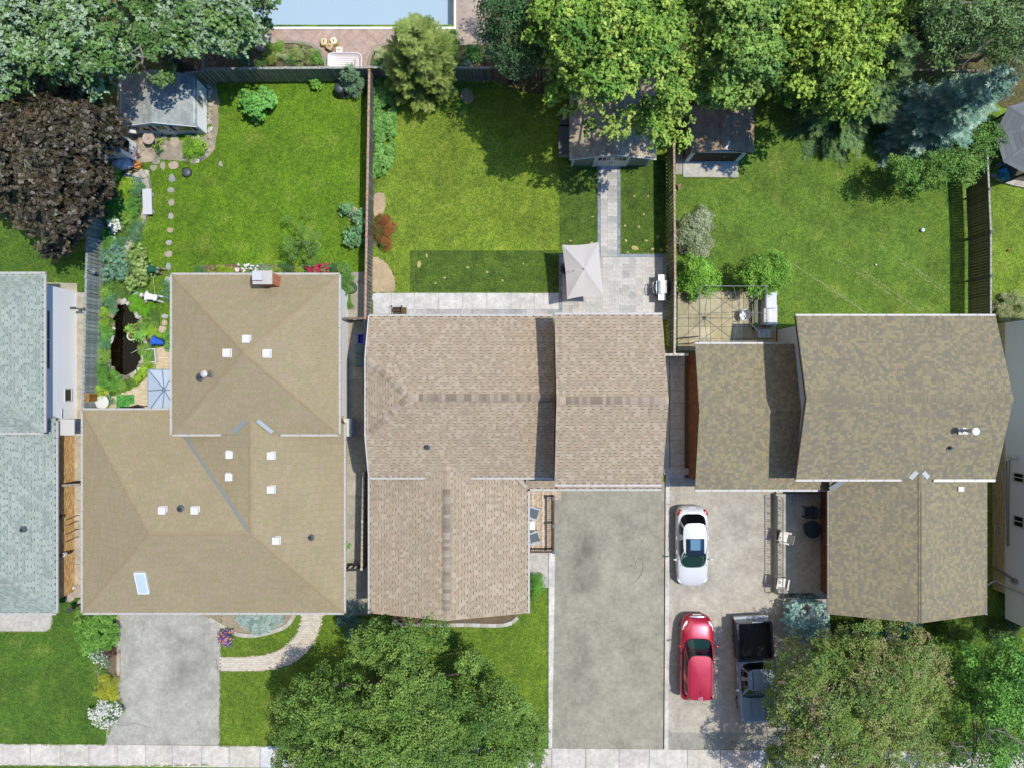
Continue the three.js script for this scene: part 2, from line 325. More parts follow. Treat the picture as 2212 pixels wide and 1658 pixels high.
// concrete walks round the houses
sheet('concrete_path', [[-60, 1300], [112, 1300], [113, 1345], [108, 1357], [98, 1362.5], [-60, 1362.5]], 0.04, patchy('#cbc4b6'), 'concrete walk with a rounded corner under the grey green roof');
{
  const w = thing('concrete_alley', 'weathered concrete side passage between tan roofed house and fence', 'passage'); w.userData.kind = 'structure';
  const cuts = [588, 612, 638, 668, 700, 760, 820, 880, 940, 1000, 1070, 1140, 1210, 1275, 1328];
  for (let i = 0; i < cuts.length - 1; i++) { const l = cuts[i] < 640 ? 757 : 728; mesh('slab', new Soup().slab(plan([[l, cuts[i]], [801, cuts[i]], [801, cuts[i + 1] - 0.4], [l, cuts[i + 1] - 0.4]]), -0.05, 0.025 + (i % 3) * 0.003).geo(), i % 2 ? alleyConcrete : patchy('#aaa491'), w); }
}
{
  const w = thing('concrete_alley', 'shaded concrete side passage between middle house and brick garage wall', 'passage'); w.userData.kind = 'structure';
  for (let i = 0; i < 10; i++) mesh('slab', new Soup().slab(plan([[1447, 762 + i * 27], [1478, 762 + i * 27], [1478, 788.3 + i * 27], [1447, 788.3 + i * 27]]), -0.05, 0.03).geo(), concrete, w);
  mesh('edge_strip', new Soup().slab(plan([[1410, 756], [1445, 756], [1445, 1020], [1410, 1020]]), -0.05, 0.05).geo(), concrete, w);
  mesh('soil_strip', new Soup().slab(plan([[1478.5, 762], [1500, 762], [1500, 1032], [1478.5, 1032]]), -0.05, 0.02).geo(), soilMat, w);
  mesh('gate_wall', new Soup().slab(plan([[1434, 1010], [1491, 1010], [1491, 1024], [1434, 1024]]), -0.05, 0.12).geo(), concrete, w);
}
{
  const w = thing('concrete_alley', 'narrow concrete passage along the brick wall of the grey green roofed house', 'passage'); w.userData.kind = 'structure';
  const cuts = [632, 700, 770, 840, 906, 942, 1010, 1080, 1150, 1218, 1262, 1290];
  for (let i = 0; i < cuts.length - 1; i++) mesh('slab', new Soup().slab(plan([[150, cuts[i]], [cuts[i] < 630 ? 190 : 212, cuts[i]], [cuts[i] < 630 ? 190 : 212, cuts[i + 1] - 0.5], [150, cuts[i + 1] - 0.5]]), -0.05, 0.03 + (i % 2) * 0.004).geo(), patchy(i === 4 ? '#d8cdbd' : i % 2 ? '#c2b49c' : '#bcb29d'), w);
  mesh('stone_border', new Soup().slab(plan([[100, 610], [165, 612], [166, 634], [100, 634]]), -0.05, 0.02).geo(), patchy('#b7ae98'), w);
}
// pale path behind the middle house
{
  const w = thing('pale_path', 'bright pale concrete path behind the middle house', 'path'); w.userData.kind = 'structure';
  const cuts = [806, 845, 895, 947, 999, 1051, 1103, 1154, 1207];
  mesh('base', new Soup().slab(plan([[806, 633], [1208, 633], [1208, 690], [806, 690]]), -0.05, 0.02).geo(), M('#8d8880', 1), w);
  for (let i = 0; i < 8; i++) mesh('slab', new Soup().slab(i ? plan([[cuts[i] + 0.3, 633], [cuts[i + 1] - 0.3, 633], [cuts[i + 1] - 0.3, 668], [cuts[i] + 0.3, 668]]) : plan([[812, 633], [844.7, 633], [844.7, 678], [806, 678], [806, 650], [803, 646], [803, 640], [806, 635]]), -0.04, 0.05).geo(), patchy(i % 2 ? '#ddd9d2' : '#d9d5cd'), w);
  for (let i = 0; i < 14; i++) mesh('border_stone', new Soup().slab(plan([[876 + i * 23.7, 668.6], [899.2 + i * 23.7, 668.6], [899.2 + i * 23.7, 688], [876 + i * 23.7, 688]]), -0.04, 0.044).geo(), patchy(pick(['#b9b8b5', '#c4c1bd', '#aeb0b0'])), w);
}
// ashlar pavers: a grid of modules filled with stones of mixed size
const paverMats = ['#cbc6bb', '#d4cec3', '#c1bdb2', '#d9d2c6', '#cdc8bd', '#b8b6ae', '#d2c9bd'].map(h => patchy(h)), borderMats = ['#9aa5ae', '#8f9ba6', '#a5afb6'].map(h => patchy(h));
function ashlar(parent, u0, v0, u1, v1, y, mats = paverMats, module = 0.2, gap = 0.007) {
  const x0 = X(u0), z0 = Z(v0), nx = Math.round((X(u1) - x0) / module), nz = Math.round((Z(v1) - z0) / module), sx = (X(u1) - x0) / nx, sz = (Z(v1) - z0) / nz, used = new Uint8Array(nx * nz), shapes = new Map();
  for (let j = 0; j < nz; j++) for (let i = 0; i < nx; i++) {
    if (used[j * nx + i]) continue;
    let w = pick([2, 2, 2, 3, 3, 4]), h = pick([2, 2, 2, 3]);
    w = Math.min(w, nx - i); h = Math.min(h, nz - j);
    for (let k = 1; k < w; k++) if (used[j * nx + i + k]) { w = k; break; }
    if (nx - i - w === 1) w = Math.min(nx - i, w + 1);
    if (nz - j - h === 1) h = nz - j;
    for (let b = 0; b < h; b++) for (let a = 0; a < w; a++) used[(j + b) * nx + i + a] = 1;
    const key = w + 'x' + h; if (!shapes.has(key)) shapes.set(key, boxGeo(w * sx - gap, 0.05, h * sz - gap));
    const o = mesh('paver', shapes.get(key), pick(mats), parent); o.position.set(x0 + (i + w / 2) * sx, y - 0.025 + R(-0.002, 0.002), z0 + (j + h / 2) * sz);
  }
}
function rowOfBlocks(parent, name, u0, v0, u1, v1, count, y, mats, gap = 0.008) { // blocks along the longer side
  const x0 = X(u0), x1 = X(u1), z0 = Z(v0), z1 = Z(v1), along = Math.abs(x1 - x0) > Math.abs(z1 - z0), L = (along ? x1 - x0 : z1 - z0) / count, g = along ? boxGeo(L - gap, 0.06, z1 - z0 - gap) : boxGeo(x1 - x0 - gap, 0.06, L - gap);
  for (let i = 0; i < count; i++) { const o = mesh(name, g, pick(mats), parent); o.position.set(along ? x0 + (i + 0.5) * L : (x0 + x1) / 2, y - 0.03, along ? (z0 + z1) / 2 : z0 + (i + 0.5) * L); }
}
{
  const w = thing('paver_patio', 'pale grey paver patio behind the middle house', 'patio'); w.userData.kind = 'structure';
  mesh('joint_bed', new Soup().slab(plan([[1207, 549], [1440, 549], [1440, 690], [1207, 690]]), -0.05, 0.026).geo(), M('#8b8a86', 1), w);
  ashlar(w, 1214, 556, 1431, 690, 0.05);
  rowOfBlocks(w, 'border_block', 1207, 549, 1213.5, 690, 16, 0.052, borderMats);
  rowOfBlocks(w, 'border_block', 1340, 549, 1438, 555.5, 11, 0.052, borderMats);
  rowOfBlocks(w, 'border_block', 1431.5, 556, 1438, 690, 15, 0.052, borderMats);
  rowOfBlocks(w, 'border_block', 1214, 549, 1290, 555.5, 9, 0.052, borderMats);
  const k = thing('garden_walk', 'straight paver walk from the patio to the grey shed doors', 'walk'); k.userData.kind = 'structure';
  mesh('joint_bed', new Soup().slab(plan([[1290, 358], [1340, 358], [1340, 555.5], [1290, 555.5]]), -0.05, 0.022).geo(), M('#8b8a86', 1), k);
  ashlar(k, 1297, 358, 1333, 555, 0.048);
  rowOfBlocks(k, 'border_block', 1290.5, 358, 1296.6, 548, 22, 0.05, borderMats); rowOfBlocks(k, 'border_block', 1333.4, 358, 1339.6, 555, 22, 0.05, borderMats);
}
{
  const w = thing('slab_patio', 'square beige concrete slab patio behind the right house', 'patio'); w.userData.kind = 'structure';
  const us = [1463, 1486.5, 1510, 1534, 1558, 1582, 1605.5, 1629.5, 1653, 1676], vs = [629, 645, 679.5, 706, 732, 758], mats = ['#c0b48f', '#b9ac88', '#c7bc9a', '#b3a885'].map(h => patchy(h));
  mesh('joint_bed', new Soup().slab(plan([[1462, 628], [1677, 628], [1677, 760], [1462, 760]]), -0.05, 0.016).geo(), M('#5e5a49', 1), w);
  for (let i = 0; i < 9; i++) for (let j = 0; j < 5; j++) mesh('slab', new Soup().slab(plan([[us[i] + 0.4, vs[j] + 0.4], [us[i + 1] - 0.4, vs[j] + 0.4], [us[i + 1] - 0.4, vs[j + 1] - 0.4], [us[i] + 0.4, vs[j + 1] - 0.4]]), -0.04, 0.04 + rnd() * 0.006).geo(), pick(mats), w);
}
sheet('concrete_pad', [[1475, 340], [1594, 340], [1594, 384], [1475, 383]], 0.06, patchy('#cbc6b8'), 'concrete pad in front of the brown shingled shed');
sheet('concrete_pad', [[1459, 330], [1475, 330], [1473, 377], [1459, 377]], 0.04, patchy('#b8b3a4'), 'narrow concrete strip between fence and brown shed');
// small brick pavers, too fine to be taken singly
function brickField(name, outline, bw, bd, y, tones, label, turn = 0) {
  const q = plan(outline), xs = q.map(a => a[0]), zs = q.map(a => a[1]), s = new Soup();
  for (let j = 0, z = Math.min(...zs); z < Math.max(...zs); z += bd, j++) for (let x = Math.min(...xs) - (j % 2) * bw / 2; x < Math.max(...xs); x += bw) if (inside(q, x + bw / 2, z + bd / 2)) s.box(x + bw / 2, y - 0.02 + rnd() * 0.004, z + bd / 2, bw - 0.012, 0.04, bd - 0.012, 0, col(pick(tones)));
  const w = thing(name, label, 'paving'); w.userData.kind = 'structure';
  mesh('joint_bed', new Soup().slab(q, -0.05, y - 0.012).geo(), M('#9a8d74', 1), w);
  const b = mesh('bricks', s.geo(), tinted, w); b.userData.kind = 'stuff';
}
const brickTones = ['#b8aa8a', '#c0b295', '#b0a180', '#baa68c'];
brickField('brick_walk', [[477, 1418], [530, 1417], [570, 1414], [600, 1404], [622, 1390], [638, 1372], [648, 1350], [651, 1322], [697, 1322], [694, 1345], [688, 1368], [676, 1392], [655, 1416], [630, 1433], [595, 1444], [560, 1448], [477, 1448]], 0.2, 0.105, 0.04, ['#b9b0a0', '#c1b8a8', '#b2a896'], 'curved interlocking brick walk from driveway to front door');
brickField('brick_patio', [[205, 860], [240, 858], [275, 845], [300, 832], [320, 810], [328, 790], [330, 770], [340, 752], [372, 740], [372, 890], [196, 890]], 0.2, 0.105, 0.035, brickTones, 'small yellowish brick patio beside the garden pond');

// the pool in the yard behind
{
  const w = thing('swimming_pool', 'pale blue swimming pool behind the back fence', 'pool');
  const liner = M('#b3c1cb', 0.6), s = new Soup(), { x0, x1, z0, z1 } = POOL, d = -0.9;
  s.quad(V(x0, d, z1), V(x1, d, z1), V(x1, d, z0), V(x0, d, z0));
  s.quad(V(x0, d, z1), V(x0, 0.02, z1), V(x1, 0.02, z1), V(x1, d, z1)); s.quad(V(x0, d, z0), V(x1, d, z0), V(x1, 0.02, z0), V(x0, 0.02, z0));
  s.quad(V(x1, d, z1), V(x1, 0.02, z1), V(x1, 0.02, z0), V(x1, d, z0)); s.quad(V(x0, d, z1), V(x0, d, z0), V(x0, 0.02, z0), V(x0, 0.02, z1));
  mesh('basin', s.geo(), liner, w);
  mesh('water', new Soup().quad(V(x0, -0.1, z1), V(x1, -0.1, z1), V(x1, -0.1, z0), V(x0, -0.1, z0)).geo(), new THREE.MeshPhysicalMaterial({ color: '#eaf0f2', roughness: 0.03, transmission: 1, thickness: 0, ior: 1.33, side: THREE.DoubleSide, bumpMap: grainBump, bumpScale: 0.002 }), w);
  for (const [a, b, c, e] of [[x0, z1 - 0.02, x1 + 0.1, z1 + 0.1], [x1 - 0.02, z0, x1 + 0.1, z1 - 0.02]]) mesh('coping', new Soup().slab([[a, b], [c, b], [c, e], [a, e]], -0.05, 0.075).geo(), M('#e2e6e8', 0.5), w);
  const k = thing('pool_deck', 'pinkish diagonal paver deck around the swimming pool', 'pool deck'); k.userData.kind = 'structure';
  const rx0 = X(420), rx1 = X(1060), rz0 = z1 + 0.1, rz1 = Z(150), mats = ['#c2a795', '#bfa391', '#c6ac9b', '#bca08f', '#c1a99b'].map(h => patchy(h)), L = 0.58;
  mesh('joint_bed', new Soup().slab([[rx0, rz0], [rx1, rz0], [rx1, rz1], [rx0, rz1]], -0.05, 0.02).geo(), M('#8f7a6c', 1), k);
  const clip = (pts, f) => { const o = []; for (let i = 0; i < pts.length; i++) { const a = pts[i], b = pts[(i + 1) % pts.length], fa = f(a), fb = f(b); if (fa >= 0) o.push(a); if (fa * fb < 0) { const t = fa / (fa - fb); o.push([a[0] + (b[0] - a[0]) * t, a[1] + (b[1] - a[1]) * t]); } } return o; };
  for (let i = -40; i < 40; i++) for (let j = -40; j < 40; j++) {
    const cx = (i - j) * L * 0.7071 + (rx0 + rx1) / 2, cz = (i + j) * L * 0.7071 + rz0; const e = L * 0.7071 - 0.008;
    if (cx < rx0 - L || cx > rx1 + L || cz < rz0 - L || cz > rz1 + L) continue;
    let q = [[cx, cz - e], [cx + e, cz], [cx, cz + e], [cx - e, cz]];
    for (const f of [p => p[0] - rx0, p => rx1 - p[0], p => p[1] - rz0, p => rz1 - p[1]]) if (q.length > 2) q = clip(q, f);
    if (q.length > 2) mesh('paver', new Soup().slab(q, -0.02, 0.034 + rnd() * 0.004).geo(), pick(mats), k);
  }
  sheet('pool_terrace', [[983.5, -80], [1060, -80], [1060, 98], [983.5, 98]], 0.045, patchy('#b9a898'), 'sandy paved terrace at the end of the swimming pool');
}
function bed(outline, label, m = soilMat, y = 0.07, border, hole) {
  let g = new Soup().slab(plan(outline), -0.05, y).geo();
  if (hole) { const sh = new THREE.Shape(plan(outline).map(([x, z]) => new THREE.Vector2(x, -z))); sh.holes.push(new THREE.Path(hole.map(([x, z]) => new THREE.Vector2(x, -z)))); g = new THREE.ShapeGeometry(sh).rotateX(-Math.PI / 2).translate(0, y, 0); }
  const o = structure('planting_bed', g, m, label);
  if (border) { const q = smoothLine(outline, 50), s = []; mesh('bed_edging', tube(q.map(([u, v]) => at(u, v, 0).setY(y)), 0.09, 6, 80), border, o); }
  return o;
}
bed(smoothLine([[428, 96], [470, 95], [560, 96], [640, 95], [676, 103], [694, 122], [702, 148], [428, 150]], 60, true), 'dark soil bed of low shrubs left of the pool deck', soilMat);
bed(smoothLine([[798, 148], [801, 128], [817, 107], [842, 97], [880, 92], [940, 95], [985, 97], [985, 150]], 60, true), 'dark soil bed of pale foliage right of the pool deck', soilMat);
bed([[988, 98], [1060, 98], [1060, 152], [988, 152]], 'soil bed behind the back fence', soilMat);
{ const q = smoothLine([[600, 93], [640, 93], [677, 101], [697, 121], [705, 145]], 24), w = thing('bed_border', 'curved grey block border of the low shrub bed', 'border'); w.userData.kind = 'structure'; for (let i = 0; i < q.length - 1; i++) { const [a, b] = q[i], [c, d] = q[i + 1]; mesh('block', boxGeo(0.17, 0.12, Math.hypot(c - a, d - b) / UNIT - 0.01), M('#8a8372', 0.95), w).position.copy(at((a + c) / 2, (b + d) / 2, 0)).setY(0.08); w.children.at(-1).rotation.y = Math.atan2(c - a, d - b); } }
{ const q = smoothLine([[796, 146], [800, 126], [815, 105], [840, 95], [872, 90]], 20), w = thing('bed_border', 'curved grey block border of the pale foliage bed', 'border'); w.userData.kind = 'structure'; for (let i = 0; i < q.length - 1; i++) { const [a, b] = q[i], [c, d] = q[i + 1]; mesh('block', boxGeo(0.17, 0.12, Math.hypot(c - a, d - b) / UNIT - 0.01), M('#8a8372', 0.95), w).position.copy(at((a + c) / 2, (b + d) / 2, 0)).setY(0.08); w.children.at(-1).rotation.y = Math.atan2(c - a, d - b); } }
// pond garden bed and front beds
bed(smoothLine([[226, 380], [300, 378], [312, 400], [318, 440], [306, 480], [285, 520], [285, 560], [300, 600], [330, 640], [345, 690], [340, 735], [330, 765], [315, 800], [290, 830], [250, 850], [205, 872], [203, 640], [212, 500], [222, 430]], 70, true).filter(([u, v]) => true), 'planted earth of the pond garden', M('#5d7a34', 1, { map: grassMap, bumpMap: grassBump, bumpScale: 0.05 }, 'garden'), 0.012, null, POND);
bed(smoothLine([[424, 580], [450, 573], [560, 572], [700, 574], [742, 576], [756, 600], [758, 630], [745, 640], [728, 640], [728, 610], [420, 610]], 60, true), 'flower bed along the back wall of the tan roofed house', soilMat, 0.03);
bed([[418, 1322], [478, 1345], [508, 1363], [545, 1368], [580, 1362], [622, 1346], [640, 1318], [420, 1310]], 'front bed planted with silvery ground cover', rough('#a3947a'), 0.03);
bed([[840, 1300], [848, 1338], [900, 1345], [1095, 1345], [1105, 1340], [1120, 1325], [1124, 1300]], 'front bed of the middle house', soilMat, 0.03);
bed([[206, 1400], [254, 1400], [254, 1512], [212, 1515]], 'narrow shrub bed along the light grey driveway', rough('#7d6d55'), 0.02);
function edging(name, pts, n, w, h, hex, label, y = 0) { const q = smoothLine(pts, n), g = thing(name, label, 'edging'); g.userData.kind = 'structure'; const m = [patchy(hex), patchy('#c3b9a6')]; for (let i = 0; i < q.length - 1; i++) { const [a, b] = q[i], [c, d] = q[i + 1]; const o = mesh('block', boxGeo(w, h, Math.hypot(c - a, d - b) / UNIT - 0.006), m[i % 2], g); o.position.copy(at((a + c) / 2, (b + d) / 2, 0)).setY(y + h / 2); o.rotation.y = Math.atan2(c - a, d - b); } return g; }
edging('bed_edging', [[452, 1335], [478, 1349], [505, 1366], [545, 1371], [582, 1364], [620, 1349], [636, 1326]], 16, 0.24, 0.1, '#cfc7b8', 'pale block edging round the silvery front bed');
edging('bed_edging', [[848, 1338], [860, 1346], [900, 1348], [1000, 1348], [1092, 1348], [1106, 1343], [1118, 1332]], 16, 0.22, 0.1, '#d5d0c6', 'pale concrete edging round the front bed of the middle house');
edging('bed_edging', [[255.5, 1322], [256, 1400], [256, 1512]], 9, 0.2, 0.09, '#c2ae92', 'thin beige edging along the light grey driveway');
edging('garden_wall', [[306, 371], [318, 385], [321, 410], [320, 440], [318, 455], [311, 478], [300, 498], [283, 524], [276, 540]], 9, 0.3, 0.28, '#c9bfae', 'low curved stone wall along the pond garden', 0);
sheet('gravel_yard', ragged([[258, 176], [300, 176], [300, 285], [448, 290], [456, 185], [466, 185], [462, 320], [440, 345], [350, 345], [300, 350], [262, 340], [255, 250]], 80, 5, 9), 0.015, patchy('#a99d83'), 'stony ground round the white garden sheds');
const pebbles = [0, 1, 2, 3].map(i => { const g = new THREE.IcosahedronGeometry(0.12, 1), p = g.attributes.position; for (let k = 0; k < p.count; k++) { const x = p.getX(k), y = p.getY(k), z = p.getZ(k), f = 1 + 0.9 * noise.noise(x * 9 + i * 7, y * 9, z * 9); p.setXYZ(k, x * f, Math.max(y * f * 0.7, -0.06), z * f); } g.computeVertexNormals(); return g; });
sheet('woodland_floor', ragged([[1062, -90], [2330, -90], [2330, 225], [2150, 225], [2130, 176], [1700, 174], [1640, 172], [1062, 170]], 120, 4, 12), 0.01, M('#75694a', 1, { map: grassMap, bumpMap: grassBump, bumpScale: 0.03 }, 'litter'), 'leaf litter under the trees behind the fence');
sheet('woodland_floor', ragged([[-60, -90], [430, -90], [430, 150], [258, 178], [255, 330], [200, 380], [-60, 390]], 100, 4, 13), 0.008, M('#736a48', 1, { map: grassMap, bumpMap: grassBump, bumpScale: 0.03 }, 'litter2'), 'leaf litter under the silvery trees');

// ---------------------------------------------------------------- roofs of single shingles
const wedge = (() => { // unit shingle: 1 wide (x), 1 long (upslope, -z), butt edge 1 thick at z = 0
  const s = new Soup(), a = V(-0.5, 0, 0), b = V(0.5, 0, 0), c = V(0.5, 1, 0), d = V(-0.5, 1, 0), e = V(0.5, 0.15, -1), f = V(-0.5, 0.15, -1);
  s.quad(a, b, c, d).quad(d, c, e, f).tri(b, e, c).tri(a, d, f); return s.geo();
})();
const STYLE = {
  middle: { row: 0.168, tab: [0.13, 0.30], slot: 0.062, slotW: [0.10, 0.2], thick: 0.014, tones: ['#988a74', '#9f907a', '#92836f', '#9d8a74', '#96886f', '#a49580'], under: '#5a4e3e' },
  tan: { row: 0.152, tab: [0.315, 0.325], slot: 0.15, slotW: [0.009, 0.012], thick: 0.006, tones: ['#8e8263', '#8b8062', '#918466', '#8a7f5f', '#908067'], under: '#695e47' },
  brown: { row: 0.14, tab: [0.09, 0.22], slot: 0, slotW: [0.004, 0.008], thick: 0.007, tones: ['#827860', '#7a725d', '#878060', '#746d5b', '#8b7f62', '#7e755b', '#736e5e'], under: '#4b4334' },
  green: { row: 0.16, tab: [0.2, 0.34], slot: 0.06, slotW: [0.07, 0.15], thick: 0.011, tones: ['#8a9386', '#828d81', '#91988d', '#7d877e', '#8d968d'], under: '#4c544e' },
  slate: { row: 0.17, tab: [0.25, 0.4], slot: 0, slotW: [0.005, 0.01], thick: 0.007, tones: ['#8a908b', '#939893', '#828984', '#999d97'], under: '#4a4f4e' },
  grey: { row: 0.19, tab: [0.3, 0.5], slot: 0, slotW: [0.006, 0.012], thick: 0.008, tones: ['#a0967f', '#a99f88', '#988e78', '#ada38d'], under: '#57503f' },
  shed: { row: 0.2, tab: [0.26, 0.34], slot: 0.02, slotW: [0.012, 0.02], thick: 0.012, tones: ['#8b7862', '#937f68', '#82705b', '#99866e'], under: '#3c332a' },
  gazebo: { row: 0.26, tab: [1.5, 2.5], slot: 0, slotW: [0.006, 0.01], thick: 0.012, tones: ['#6d7071', '#737678', '#686b6d'], under: '#3e4243' },
};
const toneCache = {};
class Roof {
  constructor(parent, style, limit = 300) { this.parent = parent; this.s = STYLE[style]; this.style = style; this.deck = new Soup(); this.tabs = []; this.limit = limit; this.caps = []; }
  face(pts) { // first edge is the eave; points in order round the face
    const u = V().subVectors(pts[1], pts[0]).normalize(); let n = V().crossVectors(u, V().subVectors(pts[2], pts[1])).normalize(); if (n.y < 0) n.negate();
    let v = V().crossVectors(n, u).normalize(); if (v.y < 0) v.negate();
    const o = pts[0], q = pts.map(p => { const d = V().subVectors(p, o); return [d.dot(u), d.dot(v)]; });
    // deck with a little thickness
    const low = pts.map(p => p.clone().addScaledVector(n, -0.09));
    this.deck.poly(pts.map(p => p.clone())); for (let i = 0; i < pts.length; i++) { const j = (i + 1) % pts.length; this.deck.quad(low[i], low[j], pts[j], pts[i]); } this.deck.poly(low);
    const vmax = Math.max(...q.map(a => a[1])), s = this.s, m = new THREE.Matrix4();
    const basis = new THREE.Matrix4().makeBasis(u, n, v.clone().negate()); if (V().crossVectors(u, n).dot(v.clone().negate()) < 0) basis.makeBasis(u.clone().negate(), n, v.clone().negate());
    const quat = new THREE.Quaternion().setFromRotationMatrix(basis);
    for (let r = 0, v0 = 0; v0 < vmax - 0.02; v0 += s.row, r++) {
      const vm = Math.min(v0 + s.row * 0.5, vmax - 0.01), cuts = [];
      for (let i = 0; i < q.length; i++) { const a = q[i], b = q[(i + 1) % q.length]; if ((a[1] > vm) !== (b[1] > vm)) cuts.push(a[0] + (b[0] - a[0]) * (vm - a[1]) / (b[1] - a[1])); }
      cuts.sort((a, b) => a - b);
      for (let k = 0; k + 1 < cuts.length; k += 2) {
        let w = cuts[k] - rnd() * 0.2; const top = Math.min(v0 + s.row + 0.03, vmax + 0.02);
        while (w < cuts[k + 1]) {
          const tw = R(...s.tab), a = Math.max(w, cuts[k]), b = Math.min(w + tw, cuts[k + 1]);
          if (b - a > 0.01) this.put(o, u, v, n, quat, a, b, v0, top);
          w += tw; const g = R(...s.slotW), a2 = Math.max(w, cuts[k]), b2 = Math.min(w + g, cuts[k + 1]);
          if (s.slot && s.slot < s.row * 0.8 && b2 - a2 > 0.01) this.put(o, u, v, n, quat, a2, b2, v0 + s.slot, top);
          w += g;
        }
      }
    }
    return this;
  }
  put(o, u, v, n, quat, a, b, v0, v1) {
    const p = o.clone().addScaledVector(u, (a + b) / 2).addScaledVector(v, v0).addScaledVector(n, 0.004);
    this.tabs.push({ p, quat, s: V(b - a, this.s.thick, v1 - v0), tone: pick(this.s.tones), wear: 1 + 0.09 * fbm(p.x * 0.45, p.z * 0.45, 71) + 0.05 * fbm(p.x * 2.3, p.z * 1.1, 72), size: (b - a) * (v1 - v0) });
  }
  line(a, b, w = 0.28, name = 'ridge_cap', tones, step = 0.19, lift = 0.03) { // overlapping caps along a ridge or hip
    const d = V().subVectors(b, a), L = d.length(), n = Math.max(1, Math.round(L / step)); d.normalize();
    const side = V().crossVectors(d, V(0, 1, 0)).normalize(), up = V().crossVectors(side, d).normalize();
    const t = tones || this.s.tones, g = new Map();
    for (let i = 0; i < n; i++) this.caps.push({ p: a.clone().addScaledVector(d, (i + 0.5) * L / n).addScaledVector(up, lift + (i % 2) * 0.004), d, side, up, w, l: L / n - 0.004, name, tone: pick(t) });
    return this;
  }
  build(label) {
    const roof = mesh('roof', this.deck.geo(), M(this.s.under, 1), this.parent);
    const mats = (h) => toneCache[h] ||= M(h, 0.95, {}, 'shingle');
    const order = this.tabs.map((t, i) => [t.size * t.p.y ** 0.3, i]).sort((a, b) => b[0] - a[0]), single = new Set(order.slice(0, this.limit).map(a => a[1]));
    const s = new Soup(), P = wedge.attributes.position, N = wedge.attributes.normal, m = new THREE.Matrix4(), q = V(), rest = {};
    this.tabs.forEach((t, i) => {
      if (single.has(i)) { const o = mesh('shingle', wedge, mats(t.tone), roof); o.position.copy(t.p); o.quaternion.copy(t.quat); o.scale.copy(t.s); return; }
      const list = (rest[t.tone] ||= new Soup()); m.compose(t.p, t.quat, t.s);
      for (let k = 0; k < P.count; k++) { q.fromBufferAttribute(P, k).applyMatrix4(m); list.p.push(q.x, q.y, q.z); list.t.push(q.x, q.z); q.fromBufferAttribute(N, k).divide(t.s).normalize().applyQuaternion(t.quat); list.n.push(q.x, q.y, q.z); const c = col(t.tone).multiplyScalar(t.wear); (list.c ||= []).push(c.r, c.g, c.b); }
    });
    const all = new Soup(); all.c = [];
    for (const r of Object.values(rest)) for (const k of ['p', 'n', 't', 'c']) { const A = all[k], B = r[k]; for (let i = 0; i < B.length; i++) A.push(B[i]); }
    if (all.p.length) { const o = mesh('shingles', all.geo(), M('#ffffff', 0.95, { vertexColors: true }, 'shingles'), roof); o.userData.kind = 'stuff'; }
    for (const c of this.caps) {
      const o = mesh(c.name, (c.g ||= capGeo(c.w, c.l)), mats(c.tone), roof);
      o.position.copy(c.p); o.quaternion.setFromRotationMatrix(new THREE.Matrix4().makeBasis(c.side, c.up, c.d.clone().negate()));
    }
    return roof;
  }
}
const capStore = {};
function capGeo(w, l) { // a bent cap: shallow tent
  const k = w.toFixed(2) + '|' + l.toFixed(3); if (capStore[k]) return capStore[k];
  const h = w * 0.13, a = l / 2, s = new Soup();
  s.quad(V(-w / 2, -h, a), V(0, 0.012, a), V(0, 0.006, -a), V(-w / 2, -h, -a)).quad(V(0, 0.012, a), V(w / 2, -h, a), V(w / 2, -h, -a), V(0, 0.006, -a)).tri(V(-w / 2, -h, a), V(w / 2, -h, a), V(0, 0.012, a));
  return capStore[k] = s.geo();
}
function gutter(parent, a, b, w = 0.11, hex = '#a9a69f') {
  const m = M(hex, 0.5), d = V().subVectors(b, a).normalize(), g = mesh('gutter', new Soup().beam(a, b, w, 0.1).geo(), m, parent), L = a.distanceTo(b);
  // open trough: a darker channel strip and hangers
  const n = Math.max(1, Math.round(L / 0.95));
  for (let i = 0; i <= n; i++) { const p = a.clone().addScaledVector(d, L * i / n); p.y += 0.056; const o = mesh('gutter_hanger', hangerGeo, M('#8b8580', 0.6), g); o.position.copy(p); o.rotation.y = Math.atan2(-d.z, d.x); }
  return g;
}
const hangerGeo = boxGeo(0.035, 0.012, 0.12);
function walls(parent, name, x0, x1, z0, z1, y1, m, y0 = -0.1) { return mesh(name, new Soup().slab([[x0, z0], [x1, z0], [x1, z1], [x0, z1]], y0, y1).geo(), m, parent); }
function gableEnd(parent, x, z0, z1, zr, y0, yr, t, m, alongX) { // triangle wall above the eaves
  const s = new Soup(), f = (a, y, b) => alongX ? V(b, y, a) : V(a, y, b), p = [[x, y0, z0], [x, y0, z1], [x, yr, zr]], q = p.map(([a, y, b]) => [a + t, y, b]);
  s.tri(...p.map(a => f(...a))); s.tri(...q.map(a => f(...a))); for (let i = 0; i < 3; i++) { const j = (i + 1) % 3; s.quad(f(...p[i]), f(...p[j]), f(...q[j]), f(...q[i])); }
  return mesh('gable_wall', s.geo(), m, parent);
}
function siding(parent, x, z0, z1, y0, y1, dir, hex, board = 0.2, name = 'siding') { // clapboards on a wall facing +x (dir 1) or -x (dir -1)
  const s = new Soup();
  for (let y = y0; y < y1; y += board) { const t = Math.min(board, y1 - y), o = dir * 0.022, i = dir * 0.006; s.quad(V(x + o, y, z0), V(x + o, y, z1), V(x + i, y + t, z1), V(x + i, y + t, z0)); s.quad(V(x, y, z0), V(x, y, z1), V(x + o, y, z1), V(x + o, y, z0)); }
  const o = mesh(name, s.geo(), M(hex, 0.6), parent); o.userData.kind = 'stuff'; return o;
}
